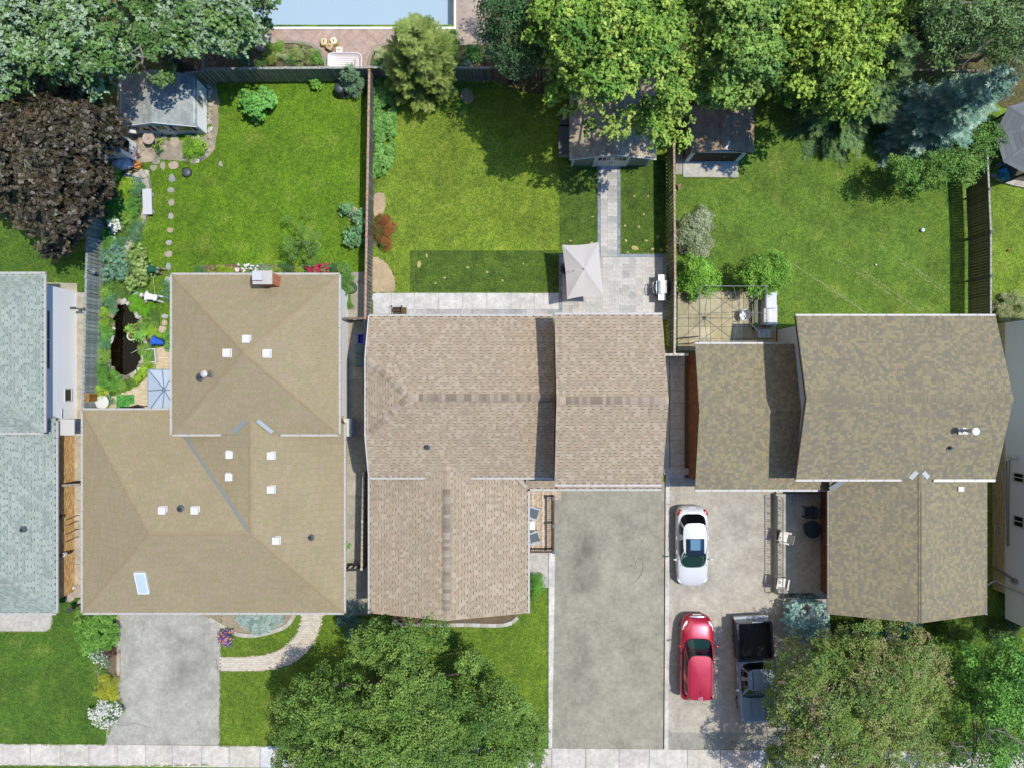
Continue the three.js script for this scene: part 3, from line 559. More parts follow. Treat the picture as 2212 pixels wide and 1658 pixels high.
function brickWall(parent, x, z0, z1, y0, y1, dir, tones, mortar = '#a79a84') { // courses of single bricks on a wall facing +-x
  const s = new Soup(), L = 0.215, h = 0.075;
  for (let r = 0, y = y0; y + h <= y1 + 0.01; y += h, r++) for (let z = z0 - (r % 2) * L / 2; z < z1; z += L) { const a = Math.max(z, z0), b = Math.min(z + L - 0.012, z1); if (b - a > 0.03) s.box(x + dir * 0.012, y + h / 2, (a + b) / 2, 0.024 + rnd() * 0.006, h - 0.012, b - a, 0, col(pick(tones))); }
  const o = mesh('brickwork', s.geo(), tinted, parent); o.userData.kind = 'stuff';
  return o;
}
function flashing(parent, a, b, w = 0.22, hex = '#8f9799') { return mesh('flashing', new Soup().beam(a, b, w, 0.02).geo(), M(hex, 0.5, { metalness: 0.5 }, 'metal'), parent); }
function sideWindow(parent, x, y0, y1, z0, z1, dir, bars = 1) { // window on a wall facing +-x: frame, pane, sill
  const f = mesh('window', new Soup().box(x + dir * 0.02, (y0 + y1) / 2, z0 + 0.03, 0.08, y1 - y0, 0.06).box(x + dir * 0.02, (y0 + y1) / 2, z1 - 0.03, 0.08, y1 - y0, 0.06).box(x + dir * 0.02, y0 + 0.03, (z0 + z1) / 2, 0.1, 0.06, z1 - z0 - 0.12).box(x + dir * 0.02, y1 - 0.03, (z0 + z1) / 2, 0.08, 0.06, z1 - z0 - 0.12).geo(), whiteMetal, parent);
  for (let i = 1; i <= bars; i++) mesh('mullion', boxGeo(0.06, y1 - y0 - 0.12, 0.05, x + dir * 0.02, (y0 + y1) / 2, z0 + (z1 - z0) * i / (bars + 1)), whiteMetal, f);
  mesh('pane', boxGeo(0.02, y1 - y0 - 0.12, z1 - z0 - 0.12, x + dir * 0.012, (y0 + y1) / 2, (z0 + z1) / 2), darkGlass, f);
  return f;
}
function roofVent(parent, p, slope, size = 0.36) { // white box vent
  const v = mesh('roof_vent', new Soup().box(0, 0.02, 0, size * 1.25, 0.02, size * 1.25).box(0, 0.1, 0, size, 0.14, size).box(0, 0.185, 0, size * 1.08, 0.03, size * 1.08).geo(), M('#c6c4c2', 0.6), parent); v.position.copy(p); if (slope) v.rotation.set(slope[0], 0, slope[1]); return v;
}
function ventPipe(parent, p, h = 0.3, r = 0.05, hex = '#24272a') {
  const v = mesh('vent_pipe', cyl(r, r, h, 0, 0, 0, 14), M(hex, 0.6), parent); v.position.copy(p); mesh('pipe_collar', join([cyl(r * 2.6, r * 1.1, 0.1, 0, -0.01, 0), boxGeo(0.3, 0.015, 0.3, 0, 0.015, 0)]), M('#4a4f52', 0.6), v); return v;
}

// ---------------------------------------------------------------- the middle house (pinkish laminate roof)
{
  const h = thing('split_level_house', 'brick split level house with pinkish brown shingle roof in the middle', 'house');
  const eA = 3.9, rA = 5.75, eB = 6.05, rB = 7.55, eC = 3.0, rC = 4.25, wallM = M('#b9a493', 0.9);
  const ax0 = X(797, eA), ax1 = X(1200, eB), az0 = Z(683, eA), az1 = Z(1030, eA), azr = (az0 + az1) / 2, clipH = 4.86, zc0 = az0 + (clipH - eA) / (rA - eA) * (azr - az0), zc1 = az1 - (zc0 - az0), rx = X(880, rA);
  const roof = new Roof(h, 'middle');
  const bx0 = X(1197.5, eB), bx1 = X(1430, eB), bz0 = Z(680, eB), bz1 = Z(1045, eB), bzr = (bz0 + bz1) / 2;
  const cx0 = X(798, eC), cx1 = X(1140, eC), cxr = (cx0 + cx1) / 2, cz1 = Z(1323.5, eC);
  const cz = az1 - 0.02, zJoin = az1 - (rC - eA) / ((rA - eA) / (az1 - azr));
  // rear wing
  roof.face([V(ax0, eA, az0), V(ax1, eA, az0), V(ax1, rA, azr), V(rx, rA, azr), V(ax0, clipH, zc0)]);
  roof.face([V(ax0, eA, az1), V(ax1, eA, az1), V(ax1, rA, azr), V(rx, rA, azr), V(ax0, clipH, zc1)]);
  roof.face([V(ax0, clipH, zc0), V(ax0, clipH, zc1), V(rx, rA, azr)]);
  roof.line(V(ax0, clipH, zc0), V(rx, rA, azr), 0.34, 'hip_cap', ['#a39683', '#8d806e', '#84765f', '#988b78']).line(V(ax0, clipH, zc1), V(rx, rA, azr), 0.34, 'hip_cap', ['#a39683', '#8d806e', '#84765f', '#988b78']);
  roof.line(V(rx, rA, azr), V(rx + 0.6, rA, azr), 0.34).line(V(rx + 0.6, rA + 0.05, azr), V(ax1 - 0.1, rA + 0.05, azr), 0.36, 'ridge_cap', ['#978a79', '#877a69', '#7a6d5b', '#908372', '#817463']);
  // upper wing
  roof.face([V(bx0, eB, bz0), V(bx1, eB, bz0), V(bx1, rB, bzr), V(bx0, rB, bzr)]); roof.face([V(bx0, eB, bz1), V(bx1, eB, bz1), V(bx1, rB, bzr), V(bx0, rB, bzr)]);
  roof.line(V(bx0 + 0.5, rB + 0.05, bzr), V(bx1 - 0.35, rB + 0.05, bzr), 0.36, 'ridge_cap', ['#978a79', '#877a69', '#7a6d5b', '#908372', '#817463']); roof.line(V(bx0, rB, bzr), V(bx0 + 0.5, rB, bzr), 0.34).line(V(bx1 - 0.35, rB, bzr), V(bx1, rB, bzr), 0.34);
  // front wing
  roof.face([V(cx0, eC, cz1), V(cx0, eC, az1 - 0.6), V(cxr, rC, zJoin), V(cxr, rC, cz1)]); roof.face([V(cx1, eC, az1 - 0.6), V(cx1, eC, cz1), V(cxr, rC, cz1), V(cxr, rC, zJoin)]);
  roof.line(V(cxr, rC, zJoin), V(cxr, rC, Z(1056, rC)), 0.34).line(V(cxr, rC + 0.05, Z(1056, rC)), V(cxr, rC + 0.05, Z(1318, rC)), 0.36, 'ridge_cap', ['#978a79', '#877a69', '#7a6d5b', '#908372', '#817463']).line(V(cxr, rC, Z(1318, rC)), V(cxr, rC, cz1), 0.34);
  // skirt roof over porch and garage door
  const sz1 = Z(1055, 3.0), sz0 = bz1 - 0.42, sx0 = X(1135, 3.0), sx1 = X(1429, 3.0);
  roof.face([V(sx0, 3.0, sz1), V(sx1, 3.0, sz1), V(sx1, 3.48, sz0), V(sx0, 3.48, sz0)]);
  const rf = roof.build();
  // ridge vents: thin dark edge strips
  const dark = M('#877a69', 0.9), strip2 = (a, b, o) => { for (const k of [-1, 1]) mesh('vent_edge', new Soup().beam(a.clone().addScaledVector(o, k), b.clone().addScaledVector(o, k), 0.025, 0.05).geo(), dark, rf); };
  strip2(V(rx + 0.6, rA - 0.02, azr), V(ax1 - 0.1, rA - 0.02, azr), V(0, 0, 0.19)); strip2(V(bx0 + 0.5, rB - 0.02, bzr), V(bx1 - 0.35, rB - 0.02, bzr), V(0, 0, 0.19)); strip2(V(cxr, rC - 0.02, Z(1056, rC)), V(cxr, rC - 0.02, Z(1318, rC)), V(0.19, 0, 0));
  // walls
  walls(h, 'wall', ax0 + 0.35, ax1 + 0.1, az0 + 0.45, az1 - 0.45, eA + 0.1, wallM); walls(h, 'wall', bx0 + 0.25, bx1 - 0.25, bz0 + 0.42, bz1 - 0.42, eB + 0.1, wallM); walls(h, 'wall', cx0 + 0.4, cx1 - 0.4, az1 - 1, cz1 - 0.35, eC + 0.1, wallM);
  walls(h, 'garage_wall', X(1205, 3), bx1 - 0.3, bz1 - 0.9, sz1 - 0.35, 2.98, wallM);
  gableEnd(h, bx0 + 0.3, bz0 + 0.42, bz1 - 0.42, bzr, eB, rB - 0.16, 0.2, wallM); gableEnd(h, bx1 - 0.5, bz0 + 0.42, bz1 - 0.42, bzr, eB, rB - 0.16, 0.2, wallM); gableEnd(h, cz1 - 0.55, cx0 + 0.4, cx1 - 0.4, cxr, eC, rC - 0.16, 0.2, wallM, true);
  mesh('garage_door', boxGeo(4.9, 2.2, 0.06, (X(1205, 3) + bx1) / 2, 1.12, sz1 - 0.33), M('#d8d4cc', 0.6), h);
  // gutters
  gutter(h, V(ax0, eA - 0.05, az0 - 0.05), V(bx0, eA - 0.05, az0 - 0.05)); gutter(h, V(bx0, eB - 0.05, bz0 - 0.05), V(bx1, eB - 0.05, bz0 - 0.05));
  gutter(h, V(ax0, eA - 0.05, az1 + 0.06), V(X(926, eA), eA - 0.05, az1 + 0.06)); gutter(h, V(X(1013, eA), eA - 0.05, az1 + 0.06), V(bx0, eA - 0.05, az1 + 0.06));
  gutter(h, V(bx0, eB - 0.05, bz1 + 0.06), V(bx1, eB - 0.05, bz1 + 0.06)); gutter(h, V(sx0, 2.95, sz1 + 0.06), V(sx1, 2.95, sz1 + 0.06));
  gutter(h, V(cx0 - 0.05, eC - 0.05, az1), V(cx0 - 0.05, eC - 0.05, cz1)); gutter(h, V(cx1 + 0.05, eC - 0.05, sz1), V(cx1 + 0.05, eC - 0.05, cz1));
  mesh('bargeboard', new Soup().beam(V(ax0 - 0.02, eA, az0), V(ax0 - 0.02, clipH, zc0), 0.05, 0.16).beam(V(ax0 - 0.02, eA, az1), V(ax0 - 0.02, clipH, zc1), 0.05, 0.16).beam(V(ax0 - 0.02, clipH, zc0), V(ax0 - 0.02, clipH, zc1), 0.05, 0.16).geo(), whiteMetal, h);
  mesh('downspout', new Soup().beam(V(X(1202, 3.2), 3.15, sz0 + 0.4), V(X(1202, 3.2), 3.1, sz1), 0.09, 0.07).geo(), M('#6d4434', 0.5), h);
  const sl = (rA - eA) / (az1 - azr), onA = (u, v) => { let y = 4.4; for (let i = 0; i < 6; i++) y = eA + (az1 - Z(v, y)) * sl; return V(X(u, y), y + 0.02, Z(v, y)); };
  flashing(h, onA(939, 1027), onA(958, 1008)); flashing(h, onA(990, 1026), onA(972, 1007));
  flashing(h, V(X(1137, 3.2), 3.1, Z(1052, 3.1)), V(X(1118, 3.3), 3.3, Z(1032, 3.3)), 0.2, '#a49a8c');
  ventPipe(h, onA(922, 964), 0.28, 0.07);
}
// ---------------------------------------------------------------- the house with the tan roof
{
  const h = thing('tan_roof_house', 'large house with plain tan hip roof and white box vents', 'house');
  const eU = 4.0, eL = 2.6, rL = 4.3, rU = 5.6, wallM = M('#c9c2b6', 0.8), whiteWall = M('#e2e0dc', 0.7);
  const ux0 = X(371, eU), ux1 = X(731, eU), uz0 = Z(593.5, eU), uz1 = Z(937, eU), apex = V((ux0 + ux1) / 2, rU, (uz0 + uz1) / 2);
  const lx0 = X(178, eL), lx1 = X(742, eL), lz0 = Z(885, eL), lz1 = Z(1322.5, eL), A = V(X(322, rL), rL, Z(1152, rL)), B = V(X(541, rL), rL, Z(1152, rL));
  const roof = new Roof(h, 'tan');
  const c = [V(ux0, eU, uz0), V(ux1, eU, uz0), V(ux1, eU, uz1), V(ux0, eU, uz1)];
  for (let i = 0; i < 4; i++) roof.face([c[i], c[(i + 1) % 4], apex]);
  for (const k of c) roof.line(k, apex, 0.2, 'hip_cap', ['#8c7c5e', '#8f7f62'], 0.3, 0.012);
  const slopeU = (rU - eU) / ((uz1 - uz0) / 2), zIn = uz1 - (rL - eU) / slopeU, xv = X(395, 2.95), zv = Z(937, 2.95), yv = eL + (zv - lz0) * (rL - eL) / (B.z - lz0);
  const northY = (z) => eL + (z - lz0) * (rL - eL) / (B.z - lz0);
  roof.face([V(lx0, eL, lz0), V(xv, eL, lz0), V(xv, yv, zv), B, A]);
  roof.face([V(lx0, eL, lz1), V(lx0, eL, lz0), A]);
  roof.face([V(lx0, eL, lz1), V(lx1, eL, lz1), B, A]);
  roof.face([V(lx1, eL, uz1 - 0.9), V(lx1, eL, lz1), B, V(B.x, rL, zIn), V(B.x, rL, uz1 - 0.9)]);
  roof.face([V(xv, yv, zv - 0.9), V(xv, yv, zv), B, V(B.x, rL, uz1 - 0.9)]);
  roof.line(V(lx0, eL, lz0), A, 0.2, 'hip_cap', ['#8c7c5e', '#8f7f62'], 0.3, 0.012).line(V(lx0, eL, lz1), A, 0.2, 'hip_cap', ['#8c7c5e', '#8f7f62'], 0.3, 0.012).line(V(lx1, eL, lz1), B, 0.2, 'hip_cap', ['#8c7c5e', '#8f7f62'], 0.3, 0.012).line(A, B, 0.26, 'ridge_cap', ['#8c7c5e', '#8f7f62'], 0.3, 0.015).line(V(B.x, rL, zIn), B, 0.26, 'ridge_cap', ['#8c7c5e', '#8f7f62'], 0.3, 0.015);
  const rf = roof.build();
  flashing(rf, V(xv, yv + 0.02, zv), B.clone().add(V(0, 0.02, 0)), 0.2, '#8c8f88');
  const onU = (u, v) => { let y = 4.5; for (let i = 0; i < 8; i++) { const x = X(u, y), z = Z(v, y), d = Math.min(x - ux0, ux1 - x, z - uz0, uz1 - z); y = eU + d * slopeU; } return V(X(u, y), y, Z(v, y)); };
  flashing(rf, onU(503, 933).add(V(0, 0.03, 0)), onU(531, 908).add(V(0, 0.03, 0)), 0.2, '#98a3a6'); flashing(rf, onU(588, 933).add(V(0, 0.03, 0)), onU(556, 907).add(V(0, 0.03, 0)), 0.2, '#98a3a6');
  const pE = (rL - eL) / (lx1 - B.x), pS = (rL - eL) / (lz1 - B.z), onL = (u, v) => { let y = 3.4; for (let i = 0; i < 8; i++) { const x = X(u, y), z = Z(v, y); const n = northY(z), s = eL + (lz1 - z) * pS, e = eL + (lx1 - x) * pE; y = Math.min(s, e, x < B.x - 0.1 && z < B.z ? n + Math.max(0, 0) : 9); if (x > xv && x < B.x && z < B.z) y = Math.max(n, rL - (B.x - x) * 0.33); } return V(X(u, y), y, Z(v, y)); };
  for (const [u, v, f] of [[533, 733, 1], [491, 763, 1], [577, 764, 1], [497, 981, 0], [586, 983, 0], [496, 1029, 0], [586, 1056, 0], [352, 1101, 0], [422, 1101, 0], [597, 1166, 0]]) roofVent(h, f ? onU(u, v) : onL(u, v));
  ventPipe(h, onU(432, 815), 0.2, 0.1); ventPipe(h, onL(389, 1099), 0.22, 0.09); ventPipe(h, onL(670, 1160), 0.22, 0.08);
  { const p = onU(455, 808), g = mesh('furnace_flue', join([cyl(0.1, 0.1, 0.75), cyl(0.16, 0.16, 0.14, 0, 0.72, 0), cyl(0.2, 0.12, 0.1, 0, 0, 0)]), M('#8a7f70', 0.5, { metalness: 0.4 }, 'flue'), h); g.position.copy(p); mesh('flue_cap', cyl(0.18, 0.03, 0.1, 0, 0.86, 0), M('#b9b6b0', 0.5), g); }
  { const p = onL(307, 1257), g = mesh('skylight', new Soup().box(0, 0.06, 0, 0.62, 0.14, 1.36).geo(), M('#cfd6d8', 0.5), h); g.position.copy(p); g.rotation.x = Math.atan(pS); mesh('pane', boxGeo(0.5, 0.02, 1.22, 0, 0.135, 0), M('#b9c9cf', 0.08, { metalness: 0.1 }, 'sky'), g); }
  // chimney of brick with clay cap
  { const g = mesh('chimney', new Soup().geo(), wallM, h), cx = X(566, 5.2), cz = Z(602, 5.2), s = new Soup(); for (let y = 3.2, r = 0; y < 5.55; y += 0.075, r++) for (let i = 0; i < 4; i++) { s.box(cx + 0.15 - 0.375 + i * 0.22 + (r % 2) * 0.05, y, cz + 0.28, 0.2, 0.065, 0.03, 0, col(pick(['#b5734d', '#a9683f', '#c0825c']))); s.box(cx + 0.15 + 0.44, y, cz - 0.22 + i * 0.15, 0.03, 0.065, 0.14, 0, col(pick(['#b5734d', '#a9683f', '#c0825c']))); }
    s.box(cx + 0.15, 4.35, cz, 0.86, 2.4, 0.54, 0, col('#b08a6c')); g.geometry = s.geo(); g.material = tinted;
    mesh('chimney_cap', boxGeo(1.0, 0.09, 0.7, cx + 0.15, 5.6, cz), M('#b0aba2', 0.8), g); mesh('flue_cover', join([boxGeo(0.5, 0.06, 0.44, cx - 0.03, 5.86, cz - 0.04), boxGeo(0.4, 0.2, 0.34, cx - 0.03, 5.73, cz - 0.04)]), M('#b5b5b5', 0.4), g); }
  walls(h, 'wall', ux0 + 0.45, ux1 - 0.45, uz0 + 0.45, uz1 - 0.2, eU + 0.05, whiteWall); walls(h, 'wall', lx0 + 0.45, lx1 - 0.4, lz0 + 0.45, lz1 - 0.45, eL + 0.05, wallM);
  siding(h, ux1 - 0.448, uz0 + 0.45, Z(905), 0.02, eU, 1, '#e4e2de', 0.22);
  gutter(h, V(ux0 - 0.05, eU - 0.05, uz0 - 0.05), V(ux1 + 0.05, eU - 0.05, uz0 - 0.05)); gutter(h, V(ux1 + 0.06, eU - 0.05, uz0), V(ux1 + 0.06, eU - 0.05, uz1)); gutter(h, V(ux0 - 0.06, eU - 0.05, uz0), V(ux0 - 0.06, eU - 0.05, uz1 + 0.05), 0.13); gutter(h, V(ux0, eU - 0.05, uz1 + 0.06), V(X(477, eU), eU - 0.05, uz1 + 0.06)); gutter(h, V(X(605, eU), eU - 0.05, uz1 + 0.06), V(ux1, eU - 0.05, uz1 + 0.06));
  gutter(h, V(lx0 - 0.05, eL - 0.05, lz0 - 0.05), V(xv, eL - 0.05, lz0 - 0.05)); gutter(h, V(lx0 - 0.06, eL - 0.05, lz0), V(lx0 - 0.06, eL - 0.05, lz1)); gutter(h, V(lx0, eL - 0.05, lz1 + 0.06), V(lx1, eL - 0.05, lz1 + 0.06)); gutter(h, V(lx1 + 0.06, eL - 0.05, Z(912, eL)), V(lx1 + 0.06, eL - 0.05, lz1));
  mesh('downspout', new Soup().beam(V(ux1 + 0.02, eU - 0.1, uz1 - 0.9), V(X(742, 2.7), 2.6, Z(914, 2.7)), 0.08, 0.07).geo(), M('#8a4a34', 0.5), h);
}
// ---------------------------------------------------------------- the right house (mottled brown roof)
{
  const h = thing('brown_roof_house', 'brick house with mottled brown shingle roof and three gables', 'house');
  const eM = 4.5, rM = 5.85, eG = 2.6, rG = 3.5, eF = 3.2, rF = 4.62, wallM = M('#c4c8c9', 0.7), brickM = M('#6d4a33', 0.9);
  const mx0 = X(1718.5, eM), mx1 = X(2150.5, eM), mz0 = Z(682.5, eM), mz1 = Z(1034.5, eM), mzr = (mz0 + mz1) / 2;
  const gx0 = X(1501, eG), gx1 = mx0 + 1, gz0 = Z(743, eG), gz1 = Z(1056.5, eG), gzr = Z(887, rG);
  const fx0 = X(1791.5, eF), fx1 = X(2128.5, eF), fxr = (fx0 + fx1) / 2 - 0.05, fz1 = Z(1326, eF), sM = (rM - eM) / (mz1 - mzr), zJ = mz1 - (rF - eM) / sM;
  const roof = new Roof(h, 'brown');
  roof.face([V(mx0, eM, mz0), V(mx1, eM, mz0), V(mx1, rM, mzr), V(mx0, rM, mzr)]); roof.face([V(mx0, eM, mz1), V(mx1, eM, mz1), V(mx1, rM, mzr), V(mx0, rM, mzr)]);
  roof.line(V(mx0, rM, mzr), V(mx1, rM, mzr), 0.42, 'ridge_cap', ['#7b735b', '#80775d', '#766f5a'], 0.2, 0.02);
  roof.face([V(gx0, eG, gz0), V(gx1, eG, gz0), V(gx1, rG, gzr), V(gx0, rG, gzr)]); roof.face([V(gx0, eG, gz1), V(X(1800, eG), eG, gz1), V(X(1800, eG), rG, gzr), V(gx0, rG, gzr)]); roof.line(V(gx0, rG, gzr), V(gx1, rG, gzr), 0.3);
  roof.face([V(fx0, eF, fz1), V(fx0, eF, mz1 - 1), V(fxr, rF, zJ), V(fxr, rF, fz1)]); roof.face([V(fx1, eF, mz1 - 1), V(fx1, eF, fz1), V(fxr, rF, fz1), V(fxr, rF, zJ)]); roof.line(V(fxr, rF, zJ), V(fxr, rF, fz1), 0.3);
  const rf = roof.build();
  mesh('ridge_gap', new Soup().beam(V(fxr - 0.02, rF + 0.045, mz1 + 0.6), V(fxr - 0.02, rF + 0.045, fz1), 0.05, 0.02).geo(), M('#766f5a', 0.9), rf);
  const ov = 0.72;
  walls(h, 'wall', mx0 + ov, mx1 - ov, mz0 + 0.4, mz1 - 0.4, eM + 0.1, wallM); gableEnd(h, mx0 + ov, mz0 + 0.4, mz1 - 0.4, mzr, eM, rM - 0.16, 0.2, wallM); gableEnd(h, mx1 - ov - 0.2, mz0 + 0.4, mz1 - 0.4, mzr, eM, rM - 0.16, 0.2, wallM);
  siding(h, mx0 + ov - 0.002, mz0 + 0.4, mz1 - 0.4, 0.1, eM, -1, '#cfd3d4', 0.2);
  walls(h, 'wall', gx0 + 0.3, gx1, gz0 + 0.4, gz1 - 0.4, eG + 0.05, brickM); gableEnd(h, gx0 + 0.3, gz0 + 0.4, gz1 - 0.4, gzr, eG, rG - 0.14, 0.2, brickM); brickWall(h, gx0 + 0.29, gz0 + 0.4, gz1 - 0.4, 0.05, eG + 0.05, -1, ['#8a5a3a', '#7a4c30', '#96653f', '#6d452d']);
  walls(h, 'wall', fx0 + 0.75, fx1 - 0.4, mz1 - 1, fz1 - 0.5, eF + 0.05, brickM); gableEnd(h, fz1 - 0.7, fx0 + 0.75, fx1 - 0.4, fxr, eF, rF - 0.2, 0.2, M('#8f8471', 0.9), true); brickWall(h, fx0 + 0.74, gz1 - 0.4, fz1 - 0.5, 0.4, eF, -1, ['#7d4c2f', '#6d4029', '#8d5a38']);
  gutter(h, V(mx0, eM - 0.05, mz0 - 0.05), V(mx1, eM - 0.05, mz0 - 0.05)); gutter(h, V(mx0, eM - 0.05, mz1 + 0.06), V(X(1948, eM), eM - 0.05, mz1 + 0.06)); gutter(h, V(X(2017, eM), eM - 0.05, mz1 + 0.06), V(mx1, eM - 0.05, mz1 + 0.06), 0.15, '#c9c9c6');
  gutter(h, V(gx0, eG - 0.05, gz0 - 0.05), V(mx0 + 0.4, eG - 0.05, gz0 - 0.05)); gutter(h, V(gx0, eG - 0.05, gz1 + 0.06), V(X(1789, eG), eG - 0.05, gz1 + 0.06)); gutter(h, V(fx0 - 0.06, eF - 0.05, gz1), V(fx0 - 0.06, eF - 0.05, fz1), 0.1, '#5b4f3f'); gutter(h, V(fx1 + 0.06, eF - 0.05, mz1), V(fx1 + 0.06, eF - 0.05, fz1), 0.09, '#5b4f3f');
  mesh('bargeboard', new Soup().beam(V(mx0 - 0.01, eM - 0.04, mz0), V(mx0 - 0.01, rM - 0.04, mzr), 0.04, 0.18).beam(V(mx0 - 0.01, eM - 0.04, mz1), V(mx0 - 0.01, rM - 0.04, mzr), 0.04, 0.18).geo(), M('#4d4130', 0.7), h);
  const onM = (u, v) => { let y = 5; for (let i = 0; i < 8; i++) y = eM + (mz1 - Z(v, y)) * sM; return V(X(u, y), y, Z(v, y)); };
  flashing(rf, onM(1966, 1033).add(V(0, 0.03, 0)), onM(1980, 1018).add(V(0, 0.03, 0)), 0.24, '#a9aea9'); flashing(rf, onM(2005, 1031).add(V(0, 0.03, 0)), onM(1994, 1019).add(V(0, 0.03, 0)), 0.24, '#a9aea9'); flashing(rf, V(X(1793, 3.2), 3.22, Z(1056, 3.2)), V(X(1822, 3.6), 3.62, Z(1037, 3.6)), 0.26, '#a9aea9');
  { const p = onM(2080, 928), g = mesh('furnace_flue', join([cyl(0.09, 0.09, 0.95), cyl(0.2, 0.12, 0.12)]), M('#b9b9b4', 0.4, { metalness: 0.5 }, 'flue'), h); g.position.copy(p); mesh('flue_cap', join([cyl(0.17, 0.17, 0.12, 0, 0.93, 0), cyl(0.19, 0.05, 0.06, 0, 1.05, 0)]), M('#e2e2e0', 0.5), g); mesh('flue_base', boxGeo(0.5, 0.02, 0.45, 0, 0.03, 0), M('#b5b2a6', 0.6), g); }
  ventPipe(h, onM(2051, 966), 0.25, 0.06);
  { const g = mesh('roof_vent', new Soup().box(0, 0.06, 0, 0.3, 0.1, 0.26).geo(), M('#c9cdc6', 0.6), h), y = rF - (X(2074, 4) - fxr) * (rF - eF) / (fx1 - fxr); g.position.copy(at(2074, 1055, y)); }
}
// ---------------------------------------------------------------- the house with the grey green roof
{
  const h = thing('green_roof_house', 'house with grey green shingle roof, white siding and yellow brick', 'house');
  const eU = 3.75, eL = 2.53, white = M('#dfdfdc', 0.7), x1 = X(93, eU), x0 = x1 - 11.5, z0 = Z(592, eU), z1 = Z(933, eU), zm = (z0 + z1) / 2, hr = (z1 - z0) / 2, rU = eU + hr * 0.4;
  const roof = new Roof(h, 'green');
  roof.face([V(x0, eU, z0), V(x1, eU, z0), V(x1 - hr, rU, zm), V(x0 + hr, rU, zm)]); roof.face([V(x0, eU, z1), V(x1, eU, z1), V(x1 - hr, rU, zm), V(x0 + hr, rU, zm)]); roof.face([V(x1, eU, z0), V(x1, eU, z1), V(x1 - hr, rU, zm)]); roof.face([V(x0, eU, z0), V(x0, eU, z1), V(x0 + hr, rU, zm)]);
  roof.line(V(x1, eU, z0), V(x1 - hr, rU, zm), 0.3, 'hip_cap').line(V(x1, eU, z1), V(x1 - hr, rU, zm), 0.3, 'hip_cap').line(V(x0 + hr, rU, zm), V(x1 - hr, rU, zm), 0.3);
  const a1 = X(119.5, eL), a0 = a1 - 11, b0 = z1 - 0.7, b1 = Z(1323, eL), w = 5.2, rL = eL + w * 0.36, am = (a0 + a1) / 2;
  roof.face([V(a1, eL, b0), V(a1, eL, b1), V(a1 - w, rL, b1 - w), V(a1 - w, rL, b0)]); roof.face([V(a0, eL, b0), V(a0, eL, b1), V(a0 + w, rL, b1 - w), V(a0 + w, rL, b0)]); roof.face([V(a0, eL, b1), V(a1, eL, b1), V(a1 - w, rL, b1 - w), V(a0 + w, rL, b1 - w)]);
  roof.line(V(a1, eL, b1), V(a1 - w, rL, b1 - w), 0.3, 'hip_cap').line(V(a1 - w, rL, b0), V(a1 - w, rL, b1 - w), 0.3);
  roof.build();
  const wx = X(164.5); walls(h, 'wall', x0 + 0.5, wx, z0 + 0.45, z1 - 0.3, eU + 0.05, white); siding(h, wx - 0.002, z0 + 0.45, z1 - 0.32, 0.02, eU, 1, '#e6e6e3', 0.2);
  const vx = X(160); walls(h, 'wall', a0 + 0.5, vx, b0, b1 - 0.45, eL + 0.05, M('#b79a6b', 0.9)); brickWall(h, vx - 0.003, Z(942), b1 - 0.46, 0.03, eL, 1, ['#c9a36a', '#bb9258', '#d0ae78', '#b08850'], '#cbb48c');
  sideWindow(h, wx, 2.5, 3.4, Z(680), Z(800), 1, 1); sideWindow(h, wx, 0.5, 1.2, Z(838), Z(866), 1, 0); sideWindow(h, vx, 1.5, 2.35, Z(1012), Z(1060), 1, 1); sideWindow(h, vx, 1.5, 2.35, Z(1098), Z(1140), 1, 1);
  gutter(h, V(x1 + 0.06, eU - 0.05, z0), V(x1 + 0.06, eU - 0.05, z1), 0.13); gutter(h, V(x0, eU - 0.05, z0 - 0.06), V(x1 + 0.1, eU - 0.05, z0 - 0.06), 0.13); gutter(h, V(x0, eU - 0.05, z1 + 0.06), V(x1, eU - 0.05, z1 + 0.06), 0.13); gutter(h, V(a1 + 0.06, eL - 0.05, Z(908, eL)), V(a1 + 0.06, eL - 0.05, b1)); gutter(h, V(a0, eL - 0.05, b1 + 0.06), V(a1, eL - 0.05, b1 + 0.06), 0.13);
  mesh('door_canopy', join([boxGeo(0.9, 0.06, 0.9, X(143, 2.1), 2.1, Z(922, 2.1)), boxGeo(0.05, 2.0, 0.05, X(158), 1.05, Z(908)), boxGeo(0.05, 2.0, 0.05, X(158), 1.05, Z(936))]), M('#b9b4aa', 0.6), h);
  mesh('wall_pipe', join([tube([V(wx + 0.1, 0.1, Z(908)), V(wx + 0.1, 1.2, Z(908)), V(wx + 0.1, 2.4, Z(895))], 0.04), tube([V(wx + 0.12, 1.6, Z(899)), V(wx + 0.12, 1.6, Z(880))], 0.03)]), whiteMetal, h);
  const fl = mesh('flue', join([tube([V(vx + 0.06, 0.4, Z(1186)), V(vx + 0.16, 0.5, Z(1186)), V(vx + 0.16, 1.6, Z(1186)), V(vx + 0.2, 2.45, Z(1190))], 0.07)]), M('#2b2b2c', 0.5), h); mesh('flue_band', cyl(0.12, 0.12, 0.25, vx + 0.16, 1.1, Z(1186)), M('#cfcac0', 0.5), fl); mesh('flue_cap', cyl(0.12, 0.12, 0.22, vx + 0.2, 2.3, Z(1190)), M('#cfcac0', 0.5), fl);
  mesh('light_fitting', join([boxGeo(0.16, 0.26, 0.2, vx + 0.1, 1.4, Z(1106)), cyl(0.1, 0.03, 0.12, vx + 0.2, 1.5, Z(1106))]), M('#5b4a38', 0.6), h);
  ventPipe(h, V(X(48, 3.3), 3.3, Z(1143, 3.3)), 0.2, 0.06);
}
